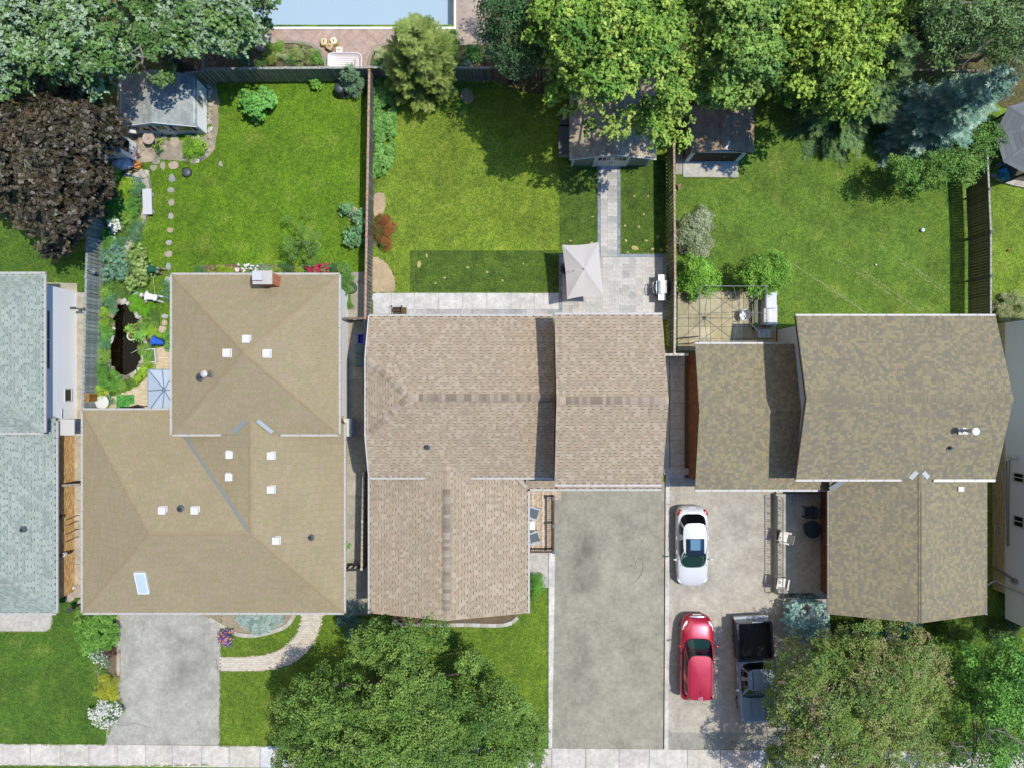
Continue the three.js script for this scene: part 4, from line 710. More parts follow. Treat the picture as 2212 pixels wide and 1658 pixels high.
// ---------------------------------------------------------------- the white sided house at the far side
{
  const h = thing('white_sided_house', 'tall house with white siding over a beige brick base beside the mottled brown roof', 'house');
  const x = X(2144), z0 = Z(700), z1 = Z(1322);
  walls(h, 'base_wall', x, x + 12, z0, Z(1270), 1.05, M('#b5a67e', 0.9)); brickWall(h, x, z0, Z(1270), 0.02, 1.05, -1, ['#bfb08a', '#b3a47c', '#c7b993']);
  walls(h, 'wall', x + 0.03, x + 12, z0, z1, 4.9, M('#dfe2e4', 0.7), 1.06); siding(h, x + 0.03, z0, z1, 1.06, 4.9, -1, '#e3e6e8', 0.18);
  const roof = new Roof(h, 'green', 60); roof.face([V(x - 0.4, 4.9, z0 - 0.5), V(x - 0.4, 4.9, z1 + 0.5), V(x + 6, 7, z1 + 0.5), V(x + 6, 7, z0 - 0.5)]); roof.face([V(x + 12.4, 4.9, z0 - 0.5), V(x + 12.4, 4.9, z1 + 0.5), V(x + 6, 7, z1 + 0.5), V(x + 6, 7, z0 - 0.5)]); roof.build();
  for (const [a, b] of [[1013, 1035], [1130, 1152]]) sideWindow(h, x + 0.01, 0.2, 0.85, Z(a), Z(b), -1, 1);
  for (const [a, b] of [[1010, 1030], [1098, 1122]]) sideWindow(h, x + 0.03, 1.75, 2.6, Z(a), Z(b), -1, 1);
  mesh('wall_conduit', join([tube([V(x - 0.04, 1.25, Z(990)), V(x - 0.04, 1.25, Z(1060)), V(x - 0.04, 1.3, Z(1168))], 0.03), tube([V(x - 0.05, 1.5, Z(985)), V(x - 0.05, 1.45, Z(1085)), V(x - 0.05, 1.45, Z(1166))], 0.025)]), M('#6d7072', 0.6), h);
  mesh('wall_vent', tube([V(x - 0.03, 1.4, Z(980)), V(x - 0.15, 1.6, Z(980)), V(x - 0.15, 2.1, Z(981)), V(x - 0.1, 2.15, Z(974))], 0.05), M('#c2c4bd', 0.6), h);
  mesh('electric_meter', join([tube([V(x - 0.05, 0.2, Z(1222)), V(x - 0.06, 1.0, Z(1226)), V(x - 0.06, 1.7, Z(1231))], 0.06), boxGeo(0.16, 0.34, 0.26, x - 0.08, 1.95, Z(1234))]), M('#7d8385', 0.5), h);
  mesh('downspout', tube([V(x - 0.35, 0.1, Z(1262)), V(x - 0.1, 0.35, Z(1250)), V(x - 0.06, 1.0, Z(1252)), V(x - 0.06, 2.6, Z(1252)), V(x - 0.2, 4.8, Z(1252))], 0.06), M('#c9cbc5', 0.5), h);
}

// ---------------------------------------------------------------- fences of single boards
const boardStore = {};
function fence(label, a, b, height, o = {}) { // a, b: plan points [x, z] at the ground
  const { pitch = 0.108, board = 0.14, tones = ['#8f9086', '#858679', '#999a90', '#7d7d72'], postEvery = 2.4, capTone = '#b7b2a2', both = true, capW = 0.13, postTone, capStones, gap = 0.1, group = 'wooden board fences' } = o;
  const dx = b[0] - a[0], dz = b[1] - a[1], L = Math.hypot(dx, dz), turn = Math.atan2(-dz, dx);
  const f = thing('wooden_fence', label, 'fence', [a[0], 0, a[1]], turn, group);
  const n = Math.round(L / pitch), step = L / n, key = board + '|' + height, mats = tones.map(t => timber(t));
  boardStore[key] ||= boxGeo(board, height - gap - 0.06, 0.02);
  for (let i = 0; i < n; i++) { const m = mesh('board', boardStore[key], pick(mats), f); m.position.set((i + 0.5) * step, (height - 0.06 + gap) / 2 + R(-0.008, 0.008), both ? (i % 2 ? 0.045 : -0.045) : 0.03); m.rotation.y = R(-0.02, 0.02); }
  const np = Math.max(1, Math.round(L / postEvery)), pm = timber(postTone || tones[0]), cm = timber(capTone), pg = boxGeo(0.09, height + 0.02, 0.09), pc = boxGeo(0.14, 0.05, 0.14);
  for (let i = 0; i <= np; i++) { const m = mesh('post', pg, pm, f); m.position.set(L * i / np, height / 2, 0); const c = mesh('post_cap', pc, timber(capStones || capTone), m); c.position.y = height / 2 + 0.035; }
  for (const y of [0.35, height - 0.25]) mesh('rail', boxGeo(L, 0.09, 0.04, L / 2, y, 0), pm, f);
  for (let i = 0; i < np; i++) { const s = L / np; mesh('cap_rail', boxGeo(s - 0.006, 0.035, capW, s * (i + 0.5), height - 0.02, 0), cm, f); }
  return f;
}
const top = (u, v, h) => [X(u, h), Z(v, h)];
fence('weathered grey fence between the pond garden and the white siding', top(201, 385, 1.75), top(187, 500, 1.75), 1.75, { tones: ['#a4aca6', '#98a19b', '#b2b9b2', '#8c958f'], capTone: '#aab0a9', pitch: 0.108, board: 0.15 });
fence('long weathered grey fence along the garden pond', top(187, 502, 1.75), top(177.5, 886, 1.75), 1.75, { tones: ['#a4aca6', '#98a19b', '#b2b9b2', '#8c958f'], capTone: '#a3aaa4', pitch: 0.108, board: 0.15 });
fence('grey brown fence with orange cap rail beside the ivy strip', top(797, 151, 1.75), top(788, 688, 1.75), 1.75, { tones: ['#8d8a82', '#7e7b73', '#9a968c', '#86827a'], capTone: '#b99a80', capStones: '#c08a62', pitch: 0.105, board: 0.14 });
fence('shaded grey fence in the side passage under the jerkinhead roof', top(787.5, 692, 1.75), top(785, 850, 1.75), 1.75, { tones: ['#8d8a82', '#7e7b73', '#9a968c'], capTone: '#948f84', pitch: 0.105, board: 0.14 });
fence('grey fence with pale cap rail ending at the side passage gate', top(784.5, 1022, 1.75), top(780.5, 1228, 1.75), 1.75, { tones: ['#8d8a82', '#7e7b73', '#9a968c'], capTone: '#bab29c', capStones: '#c9c3b2', pitch: 0.105, board: 0.14 });
fence('grey board fence behind the white garden sheds', top(402, 158, 1.85), top(437, 152, 1.85), 1.85, { tones: ['#8e978e', '#7f8880'], pitch: 0.2 });
fence('grey board fence between lawn and shrub bed by the pool', top(437, 148, 1.85), top(797, 145, 1.85), 1.85, { tones: ['#a0a698', '#949a8c', '#adb2a4', '#898f82'], capTone: '#b0b1a4', pitch: 0.105, board: 0.14 });
fence('short brown fence running back under the silver leaved tree', top(433, 60, 1.85), top(437, 148, 1.85), 1.85, { tones: ['#8a7a60', '#7d6e55'], pitch: 0.2 });
fence('grey board fence behind the yellow green cedar', top(799, 145, 1.85), top(1060, 146, 1.85), 1.85, { tones: ['#878a80', '#7a7d74', '#93968b'], capTone: '#a5a596', pitch: 0.105, board: 0.14 });
fence('brown fence in the shade of the large maple', top(1060, 146, 1.85), top(1480, 150, 1.85), 1.85, { tones: ['#8a7a60', '#7d6e55', '#94846a'], capTone: '#94866c', pitch: 0.2, board: 0.15 });
fence('brown fence behind the brown shingled shed', top(1482, 150, 1.85), top(1690, 148, 1.85), 1.85, { tones: ['#8a7a60', '#7d6e55', '#94846a'], capTone: '#94866c', pitch: 0.2, board: 0.15 });
fence('brown fence behind the two spruces', top(1692, 148, 1.85), top(2110, 152, 1.85), 1.85, { tones: ['#8a7a60', '#7d6e55', '#94846a'], capTone: '#94866c', pitch: 0.2, board: 0.15 });
fence('tall grey brown fence between paver patio and brush pile', top(1456, 312, 1.8), top(1458.5, 610, 1.8), 1.8, { tones: ['#8c8672', '#807a67', '#98917c', '#777160'], capTone: '#b59d80', capStones: '#c4b294', pitch: 0.105, board: 0.14, capW: 0.12 });
fence('grey fence with pale cap rail beside the slab patio', top(1458.5, 612, 1.8), top(1457, 764, 1.8), 1.8, { tones: ['#8c8672', '#807a67', '#98917c'], capTone: '#c0b8a6', capStones: '#c9c3b4', pitch: 0.105, board: 0.14, capW: 0.12 });
fence('dark slatted fence with pale top rail at the lawn with the ball', top(2133, 318, 2.15), top(2141, 500, 2.15), 2.15, { tones: ['#6d6350', '#766c58', '#645a48'], capTone: '#b0ad9f', capStones: '#5d6d7a', pitch: 0.165, board: 0.152, both: false, capW: 0.1, gap: 0.2 });
fence('dark slatted fence with pale top rail meeting the mottled brown roof', top(2141, 502, 2.15), top(2141, 690, 2.15), 2.15, { tones: ['#6d6350', '#766c58', '#645a48'], capTone: '#b0ad9f', capStones: '#5d6d7a', pitch: 0.165, board: 0.152, both: false, capW: 0.1, gap: 0.2 });
fence('low wooden gate across the passage beside the tyre', top(744, 688, 1.7), top(786, 688, 1.7), 1.7, { tones: ['#6a6354', '#5d5648'], capTone: '#7d7565', pitch: 0.2, group: 'passage gates' });
fence('black picket gate across the far end of the passage', top(744, 1231, 1.5), top(782, 1230, 1.5), 1.5, { tones: ['#2a2a28', '#333330'], capTone: '#3d3d3a', pitch: 0.16, board: 0.06, group: 'passage gates' });
fence('pale wooden gate between the middle house and the brick garage', top(1437, 766, 1.8), top(1484, 766, 1.8), 1.8, { tones: ['#8f8b7f', '#847f73'], capTone: '#cfc9ba', pitch: 0.2, group: 'passage gates' });
fence('grey wooden gate beside the yellow brick wall', top(127, 1048, 1.7), top(170, 1046, 1.7), 1.7, { tones: ['#6d6a5c', '#5f5c4f'], capTone: '#a39c86', pitch: 0.2, group: 'passage gates' });

// ---------------------------------------------------------------- sheds
function panelFront(parent, x, z, w, h, name, m) { return mesh(name, boxGeo(w, h, 0.05, x, h / 2 + 0.05, z), m, parent); }
{ // white playhouse with dark red shutters
  const s = thing('garden_shed', 'white garden shed with grey roof and dark red shutters', 'shed');
  const e = 1.62, x0 = X(292), x1 = X(445.5), z1 = Z(290), z0 = Z(192), xr = (x0 + x1) / 2, r = e + 0.62, wm = M('#e3e3e1', 0.7), blue = M('#bccbd2', 0.7);  // front wall and gable: bluish shade put into the white wall colour
  walls(s, 'wall', x0, x1, z0, z1 - 0.05, e + 0.02, wm, 0); siding(s, x1, z0, z1 - 0.05, 0.02, e, 1, '#e8e8e6', 0.15);
  mesh('front_wall', new Soup().slab([[x0, z1 - 0.05], [x1, z1 - 0.05], [x1, z1], [x0, z1]], 0, e).geo(), blue, s); gableEnd(s, z1 - 0.1, x0, x1, xr, e, r - 0.06, 0.09, blue, true);
  const roof = new Roof(s, 'slate', 200); roof.face([V(x0 - 0.12, e - 0.03, z1 + 0.12), V(x0 - 0.12, e - 0.03, z0 - 0.15), V(xr, r, z0 - 0.15), V(xr, r, z1 + 0.12)]); roof.face([V(x1 + 0.12, e - 0.03, z0 - 0.15), V(x1 + 0.12, e - 0.03, z1 + 0.12), V(xr, r, z1 + 0.12), V(xr, r, z0 - 0.15)]); roof.line(V(xr, r, z0 - 0.15), V(xr, r, z1 + 0.12), 0.26); roof.build();
  mesh('fascia', new Soup().beam(V(x0 - 0.12, e - 0.08, z1 + 0.13), V(xr, r - 0.05, z1 + 0.13), 0.03, 0.1).beam(V(x1 + 0.12, e - 0.08, z1 + 0.13), V(xr, r - 0.05, z1 + 0.13), 0.03, 0.1).geo(), wm, s);
  for (const f of [0.07, 0.36, 0.64, 0.93]) { const sh = mesh('shutter', boxGeo(0.17, 0.72, 0.04, x0 + (x1 - x0) * f, 1.02, z1 + 0.02), M('#5a1d22', 0.6), s); for (let k = 0; k < 5; k++) mesh('slat', boxGeo(0.13, 0.05, 0.02, x0 + (x1 - x0) * f, 0.78 + k * 0.12, z1 + 0.045), M('#6d282c', 0.6), sh); }
  for (const f of [0.215, 0.785]) { const w = mesh('window', boxGeo(1.0, 0.6, 0.04, x0 + (x1 - x0) * f, 1.05, z1 + 0.015), M('#e6e6e6', 0.6), s); mesh('pane', boxGeo(0.9, 0.5, 0.02, x0 + (x1 - x0) * f, 1.05, z1 + 0.04), darkGlass, w); }
  const d = mesh('door', boxGeo(0.8, 1.5, 0.05, xr, 0.78, z1 + 0.015), M('#cdd8dd', 0.6), s); mesh('door_pane', boxGeo(0.5, 0.5, 0.02, xr, 1.2, z1 + 0.05), darkGlass, d); mesh('handle', boxGeo(0.04, 0.12, 0.06, xr + 0.32, 0.75, z1 + 0.06), blackMetal, d);
  const w = mesh('window', boxGeo(0.04, 0.75, 0.62, x1 + 0.03, 0.95, Z(232)), M('#d8d3cb', 0.6), s); mesh('pane', boxGeo(0.02, 0.62, 0.22, x1 + 0.055, 0.95, Z(232) - 0.14), M('#9c8f86', 0.2), w); mesh('pane', boxGeo(0.02, 0.62, 0.22, x1 + 0.055, 0.95, Z(232) + 0.14), M('#8c8680', 0.2), w);
}
{ // narrow white shed
  const s = thing('garden_shed', 'narrow white shed with a large window beside the copper tree', 'shed'), x1 = X(296), x0 = x1 - 2.6, z0 = Z(311), z1 = Z(350), e = 2.1, wm = M('#e4e4e2', 0.7);
  walls(s, 'wall', x0, x1, z0, z1, e, wm, 0.12); walls(s, 'plinth', x0 - 0.02, x1 + 0.02, z0 - 0.02, z1 + 0.02, 0.12, M('#6d6d66', 0.9), 0);
  const w = mesh('window', boxGeo(0.05, 1.0, 0.85, x1 + 0.025, 1.45, (z0 + z1) / 2), M('#eeeeee', 0.5), s); mesh('pane', boxGeo(0.02, 0.84, 0.7, x1 + 0.055, 1.45, (z0 + z1) / 2), darkGlass, w); mesh('door_handle', boxGeo(0.06, 0.05, 0.12, x1 + 0.04, 0.7, z1 - 0.3), blackMetal, s);
  const roof = new Roof(s, 'slate', 60); roof.face([V(x1 + 0.15, e + 0.02, z1 + 0.12), V(x0 - 0.15, e + 0.02, z1 + 0.12), V(x0 - 0.15, e + 0.3, z0 - 0.12), V(x1 + 0.15, e + 0.3, z0 - 0.12)]); roof.build();
}
{ // grey green shed at the end of the walk
  const s = thing('garden_shed', 'grey green shed with white double doors at the end of the paver walk', 'shed'), e = 1.72, x0 = X(1232.5), x1 = X(1397), z1 = Z(358.5), z0 = Z(200), xr = (x0 + x1) / 2, r = e + 0.85, gm = M('#8b9483', 0.8), wm = M('#dfe3e3', 0.6);
  walls(s, 'wall', x0, x1, z0, z1, e + 0.02, gm, 0); gableEnd(s, z1 - 0.1, x0, x1, xr, e, r - 0.08, 0.098, gm, true);
  const roof = new Roof(s, 'grey', 250); roof.face([V(x0 - 0.22, e - 0.06, z1 + 0.14), V(x0 - 0.22, e - 0.06, z0 - 0.15), V(xr, r, z0 - 0.15), V(xr, r, z1 + 0.14)]); roof.face([V(x1 + 0.22, e - 0.06, z0 - 0.15), V(x1 + 0.22, e - 0.06, z1 + 0.14), V(xr, r, z1 + 0.14), V(xr, r, z0 - 0.15)]); roof.line(V(xr, r, z0 - 0.15), V(xr, r, z1 + 0.14), 0.26); roof.build();
  for (const x of [x0 + 0.05, x1 - 0.05]) mesh('corner_trim', boxGeo(0.12, e, 0.05, x, e / 2, z1 + 0.022), wm, s);
  mesh('fascia', new Soup().beam(V(x0 - 0.22, e - 0.12, z1 + 0.15), V(xr, r - 0.06, z1 + 0.15), 0.03, 0.1).beam(V(x1 + 0.22, e - 0.12, z1 + 0.15), V(xr, r - 0.06, z1 + 0.15), 0.03, 0.1).geo(), wm, s);
  for (const k of [-1, 1]) {
    const d = mesh('door', boxGeo(0.88, 1.85, 0.05, xr + k * 0.45, 0.96, z1 + 0.03), M('#c9d0cb', 0.6), s); mesh('door_trim', boxGeo(0.1, 1.9, 0.06, xr + k * 0.95, 0.97, z1 + 0.03), wm, d);
    for (let i = 0; i < 3; i++) for (let j = 0; j < 3; j++) mesh('pane', boxGeo(0.19, 0.13, 0.02, xr + k * 0.45 + (i - 1) * 0.24, 1.3 + j * 0.18, z1 + 0.06), darkGlass, d);
    mesh('handle', boxGeo(0.04, 0.12, 0.05, xr + k * 0.08, 0.85, z1 + 0.07), blackMetal, d);
  }
  mesh('wall_light', new THREE.SphereGeometry(0.07, 10, 8).translate(x0 + 1.2, 0.45, z1 + 0.06), M('#8c8c86', 0.5), s);
}
{ // brown shed with open door panel
  const s = thing('garden_shed', 'brown shingled shed with pale blue trim and dark door on concrete pad', 'shed'), e = 1.85, x0 = X(1478), x1 = X(1594), z1 = Z(348), z0 = Z(258), xr = (x0 + x1) / 2, r = e + 0.5, gm = M('#8a8177', 0.8), tm = M('#c2d2da', 0.6);
  walls(s, 'wall', x0, x1, z0, z1, e + 0.02, gm, 0); gableEnd(s, z1 - 0.1, x0, x1, xr, e, r - 0.08, 0.098, tm, true);
  const roof = new Roof(s, 'shed', 250); roof.face([V(x0 - 0.02, e - 0.02, z1 + 0.1), V(x0 - 0.02, e - 0.02, z0 - 0.1), V(xr, r, z0 - 0.1), V(xr, r, z1 + 0.1)]); roof.face([V(x1 + 0.35, e - 0.1, z0 - 0.1), V(x1 + 0.35, e - 0.1, z1 + 0.1), V(xr, r, z1 + 0.1), V(xr, r, z0 - 0.1)]); roof.line(V(xr, r, z0 - 0.1), V(xr, r, z1 + 0.1), 0.24); roof.build();
  for (const x of [x0 + 0.12, x1 - 0.12]) mesh('door_frame', boxGeo(0.24, e, 0.06, x, e / 2, z1 + 0.03), tm, s);
  mesh('lintel', boxGeo(x1 - x0 - 0.48, 0.16, 0.06, xr, e - 0.08, z1 + 0.03), tm, s);
  const d = mesh('door', boxGeo(x1 - x0 - 0.5, e - 0.2, 0.03, xr, (e - 0.2) / 2 + 0.02, z1 + 0.015), timber('#4a3a2c'), s); mesh('handle', boxGeo(0.05, 0.14, 0.05, xr + 0.5, 0.95, z1 + 0.05), steel, d);
  mesh('roof_bracket', new Soup().beam(V(xr + 0.15, r + 0.02, z1 + 0.06), V(xr + 0.35, r + 0.1, z1 - 0.35), 0.09, 0.04).geo(), tm, s);
}
{ // grey hip roof at the far side
  const s = thing('garden_gazebo', 'grey hip roofed gazebo beyond the slatted fence', 'gazebo'), c = at(2242, 292, 2.6), roof = new Roof(s, 'gazebo', 120), n = 8, q = [];
  const y0 = 2.3, y1 = 3.3; for (let i = 0; i < n; i++) { const a = (i + 0.12) / n * Math.PI * 2; q.push(V(c.x + Math.cos(a) * 2.2, y0, c.z + Math.sin(a) * 2.2)); }
  for (let i = 0; i < n; i++) { roof.face([q[i], q[(i + 1) % n], V(c.x, y1, c.z)]); roof.line(q[i], V(c.x, y1, c.z), 0.18, 'hip_cap', undefined, 0.5, 0.02); }
  roof.build(); for (const p of q) mesh('post', boxGeo(0.1, y0, 0.1, c.x + (p.x - c.x) * 0.88, y0 / 2, c.z + (p.z - c.z) * 0.88), timber('#5d5a55'), s);
}

// ---------------------------------------------------------------- foliage
const prng = seeded(991);
const PR = (a, b) => a + (b - a) * prng(), ppick = (a) => a[Math.floor(prng() * a.length)];
function leafClump(n, spread, len, wide, tilt, seed, lobed) { // small leaves about a twig end
  const g = seeded(seed), s = new Soup(), rr = (a, b) => a + (b - a) * g();
  for (let i = 0; i < n; i++) {
    const a = g() * 6.283, d = Math.sqrt(g()) * spread, p = V(Math.cos(a) * d, rr(-0.5, 0.5) * spread, Math.sin(a) * d), yaw = a + rr(-1, 1), t = rr(-tilt, tilt), roll = rr(-tilt, tilt), l = len * rr(0.7, 1.25), w = l * wide;
    const e = new THREE.Euler(t, yaw, roll, 'YXZ'), f = (x, y, z) => V(x, y, z).applyEuler(e).add(p);
    if (lobed) { const c = f(0, 0.02 * l, 0.1 * l), q = [f(0, 0, -0.45 * l), f(w * 0.62, 0, -0.15 * l), f(w * 0.3, 0.02 * l, 0.08 * l), f(w * 0.48, -0.02 * l, 0.5 * l), f(0, 0, 0.72 * l), f(-w * 0.48, -0.02 * l, 0.5 * l), f(-w * 0.3, 0.02 * l, 0.08 * l), f(-w * 0.62, 0, -0.15 * l)]; for (let k = 0; k < 8; k++) s.tri(c, q[(k + 1) % 8], q[k]); }
    else s.tri(f(0, 0, -l / 2), f(w / 2, l * 0.08, 0), f(0, 0, l / 2)).tri(f(0, 0, -l / 2), f(0, 0, l / 2), f(-w / 2, l * 0.08, 0));
  }
  return s.geo();
}
function sprig(n, len, wide, seed, flat = 0.35) { // needle spray lying along +z
  const g = seeded(seed), s = new Soup();
  for (let i = 0; i < n; i++) {
    const t = i / n, side = i % 3 - 1, a = side * (0.75 + g() * 0.35), up = (g() - 0.4) * flat, l = len * (0.35 + 0.3 * g()) * (1 - t * 0.3), p = V(0, 0, t * len * 0.75), d = V(Math.sin(a) * l, up * l, Math.cos(a) * l), w = V(Math.cos(a), 0.3, -Math.sin(a)).multiplyScalar(wide * 0.5);
    s.quad(p.clone().sub(w), p.clone().add(w), p.clone().add(d).addScaledVector(w, 0.3), p.clone().add(d).addScaledVector(w, -0.3));
  }
  return s.geo();
}
function bladeTuft(n, len, wide, seed, spread = 0.7) { // arching blades from one point
  const g = seeded(seed), s = new Soup();
  for (let i = 0; i < n; i++) { const a = g() * 6.283, o = spread * (0.4 + g()), l = len * (0.6 + 0.5 * g()), d = V(Math.cos(a), 0, Math.sin(a)), w = V(-d.z, 0, d.x).multiplyScalar(wide / 2), m = d.clone().multiplyScalar(l * o * 0.45).setY(l * 0.75), e = d.clone().multiplyScalar(l * o).setY(l * (1.05 - o * 0.5)); s.quad(w.clone(), w.clone().negate(), m.clone().sub(w), m.clone().add(w)); s.tri(m.clone().add(w), m.clone().sub(w), e); }
  return s.geo();
}
const CL = {
  maple: [leafClump(8, 0.24, 0.15, 0.95, 0.7, 1, true), leafClump(8, 0.26, 0.16, 0.95, 0.85, 2, true)],
  oval: [leafClump(13, 0.2, 0.12, 0.55, 0.75, 3), leafClump(13, 0.2, 0.13, 0.5, 0.8, 4)],
  fine: [leafClump(18, 0.17, 0.075, 0.6, 0.8, 5), leafClump(18, 0.18, 0.08, 0.55, 0.9, 6)],
  broad: [leafClump(7, 0.16, 0.2, 0.75, 0.5, 7), leafClump(7, 0.16, 0.22, 0.7, 0.5, 8)],
  needle: [sprig(21, 0.34, 0.03, 9), sprig(21, 0.32, 0.03, 10, 0.6)],
  feather: [sprig(18, 0.4, 0.035, 11, 0.9), sprig(18, 0.36, 0.035, 12, 1.1)],
  blade: [bladeTuft(14, 0.4, 0.035, 13), bladeTuft(14, 0.4, 0.03, 14)],
  petal: [leafClump(7, 0.05, 0.085, 0.9, 0.7, 15), leafClump(7, 0.055, 0.09, 0.9, 0.8, 16)],
};
const leafMats = {};
function leafMat(r = 0.7, t = 0.3) { return leafMats[r + '|' + t] ||= new THREE.MeshStandardMaterial({ color: 0xffffff, roughness: r, side: THREE.DoubleSide }); }
const bark = timber('#5d5348', 1), paleBark = timber('#8d8577', 1);
function instances(parent, name, geo, mat, list) {
  const m = new THREE.InstancedMesh(geo, mat, list.length), k = new THREE.Matrix4(), c = new THREE.Color();
  list.forEach((o, i) => { k.compose(o.p, o.q, typeof o.s === 'number' ? V(o.s, o.s, o.s) : o.s); m.setMatrixAt(i, k); m.setColorAt(i, c.set(o.c).multiplyScalar(o.k || 1)); });
  m.name = name; m.userData.kind = 'stuff'; m.castShadow = m.receiveShadow = true; parent.add(m); return m;
}
const Q0 = new THREE.Quaternion(), UP = V(0, 1, 0);
function facing(n, spin) { return new THREE.Quaternion().setFromUnitVectors(UP, n).multiply(new THREE.Quaternion().setFromAxisAngle(UP, spin)); }
function crown(parent, o) { // lobes of leaf clumps under an outline given in survey units
  const { outline, base, top: high, dens = 2.2, r = [0.35, 0.75], per = 34, scale = 1, cols, kind = 'oval', rough: ro = 0.7, through = 0.3, flat = 0.75, dome = 0.55, low = 0.35, name = 'crown', keep, loose = name === 'crown' } = o;
  const us = outline.map(a => a[0]), vs = outline.map(a => a[1]), u0 = Math.min(...us), u1 = Math.max(...us), v0 = Math.min(...vs), v1 = Math.max(...vs);
  let dm = 1; for (let i = 0; i < 300; i++) { const u = PR(u0, u1), v = PR(v0, v1); if (inside(outline, u, v)) dm = Math.max(dm, edgeDistance(outline, u, v)); }
  let area = 0; for (let i = 0, j = outline.length - 1; i < outline.length; j = i++) area += outline[j][0] * outline[i][1] - outline[i][0] * outline[j][1]; area = Math.abs(area) / 2 / UNIT / UNIT * (1 - high * 0.7 / CAMERA_HEIGHT) ** 2;
  const n = Math.max(3, Math.round(area * dens)), list = [[], []], lobes = [];
  for (let i = 0, guard = 0; i < n && guard < n * 40; guard++) {
    const u = PR(u0, u1), v = PR(v0, v1); if (!inside(outline, u, v)) continue; if (keep && prng() > keep(u, v)) continue;
    const d = Math.min(1, edgeDistance(outline, u, v) / dm), k = Math.pow(1 - (1 - d) ** 2, dome); let y = base + (high - base) * k * PR(0.82, 1); if (prng() < low) y = base + (y - base) * PR(0.3, 0.85);
    const R0 = Math.min(PR(...r), 0.1 + r[1] * 0.25 + edgeDistance(outline, u, v) / UNIT); const c = at(u, v, y); lobes.push(c); i++;
    const tone = ppick(cols), lk = PR(0.86, 1.12), m = Math.round(per * Math.max(0.35, (R0 / r[1]) ** 2)) + 3;
    const ax = prng() * 6.283, sx = Math.cos(ax), sz = Math.sin(ax), long = PR(1, 1.5);
    for (let j = 0; j < m; j++) {
      const a = prng() * 6.283, cy = PR(-0.55, 1), s = Math.sqrt(1 - cy * cy), dir = V(Math.cos(a) * s, cy, Math.sin(a) * s), q = loose ? Math.sqrt(prng()) * 1.15 : PR(0.55, 1.08), al = (dir.x * sx + dir.z * sz) * (loose ? long - 1 : 0);
      const p = c.clone().add(V((dir.x + al * sx) * R0 * q, dir.y * R0 * q * flat, (dir.z + al * sz) * R0 * q)); if (p.y < 0.04) p.y = 0.04 + prng() * 0.05;
      const nrm = dir.clone().multiplyScalar(0.5).add(V(PR(-0.45, 0.45), 0.7, PR(-0.45, 0.45))).normalize();
      list[j & 1].push({ p, q: facing(nrm, prng() * 6.283), s: scale * PR(0.75, 1.25), c: prng() < 0.7 ? tone : ppick(cols), k: lk * PR(0.9, 1.1) });
    }
  }
  list.forEach((l, i) => l.length && instances(parent, name, CL[kind][i], leafMat(ro, through), l));
  return lobes;
}
function limbTube(a, b, r0, r1, sag = 0.12) { // tapered limb
  const m = a.clone().lerp(b, 0.5); m.y += a.distanceTo(b) * sag; m.x += PR(-0.15, 0.15); m.z += PR(-0.15, 0.15);
  const curve = new THREE.CatmullRomCurve3([a, m, b]), n = 8, g = new THREE.TubeGeometry(curve, n, 1, 7), p = g.attributes.position;
  for (let i = 0; i <= n; i++) { const c = curve.getPointAt(i / n), k = r0 + (r1 - r0) * i / n; for (let j = 0; j <= 7; j++) { const e = i * 8 + j; p.setXYZ(e, c.x + (p.getX(e) - c.x) * k, c.y + (p.getY(e) - c.y) * k, c.z + (p.getZ(e) - c.z) * k); } }
  g.computeVertexNormals(); return g;
}
function trunkAndLimbs(parent, foot, high, lobes, r, m = bark, n = 10) {
  const fork = foot.clone().setY(high * 0.42); fork.x += PR(-0.2, 0.2);
  const t = mesh('trunk', join([limbTube(V(foot.x, -0.1, foot.z), fork, r, r * 0.72, 0), new THREE.CylinderGeometry(r * 0.95, r * 1.6, 0.4, 10).translate(foot.x, 0.1, foot.z)]), m, parent);
  for (let i = 0; i < n && lobes.length; i++) { const e = lobes[Math.floor(prng() * lobes.length)].clone(); e.y -= 0.1; mesh('limb', limbTube(fork.clone().setY(fork.y * PR(0.75, 1)), e, r * 0.42, 0.025), m, t); }
  return t;
}
function tree(name, label, o) {
  const t = thing(name, label, 'tree', [0, 0, 0], 0, o.group);
  const lobes = crown(t, o), cu = o.foot ? o.foot[0] : o.outline.reduce((a, b) => a + b[0], 0) / o.outline.length, cv = o.foot ? o.foot[1] : o.outline.reduce((a, b) => a + b[1], 0) / o.outline.length;
  const f = o.foot ? at(cu, cv, 0) : at(cu, cv, o.base + (o.top - o.base) * 0.5).setY(0);
  trunkAndLimbs(t, f, o.top, lobes, o.trunk || 0.22, o.bark || bark, o.limbs || 12);
  return t;
}
const ellipse = (u, v, a, b, n = 14, amp = 0.12, seed = 1) => Array.from({ length: n }, (_, i) => { const t = i / n * 6.283, k = 1 + amp * noise.noise(Math.cos(t) * 1.5 + seed * 3.1, Math.sin(t) * 1.5, seed) * 2; return [u + Math.cos(t) * a * k, v + Math.sin(t) * b * k]; });
let plantSeed = 1;
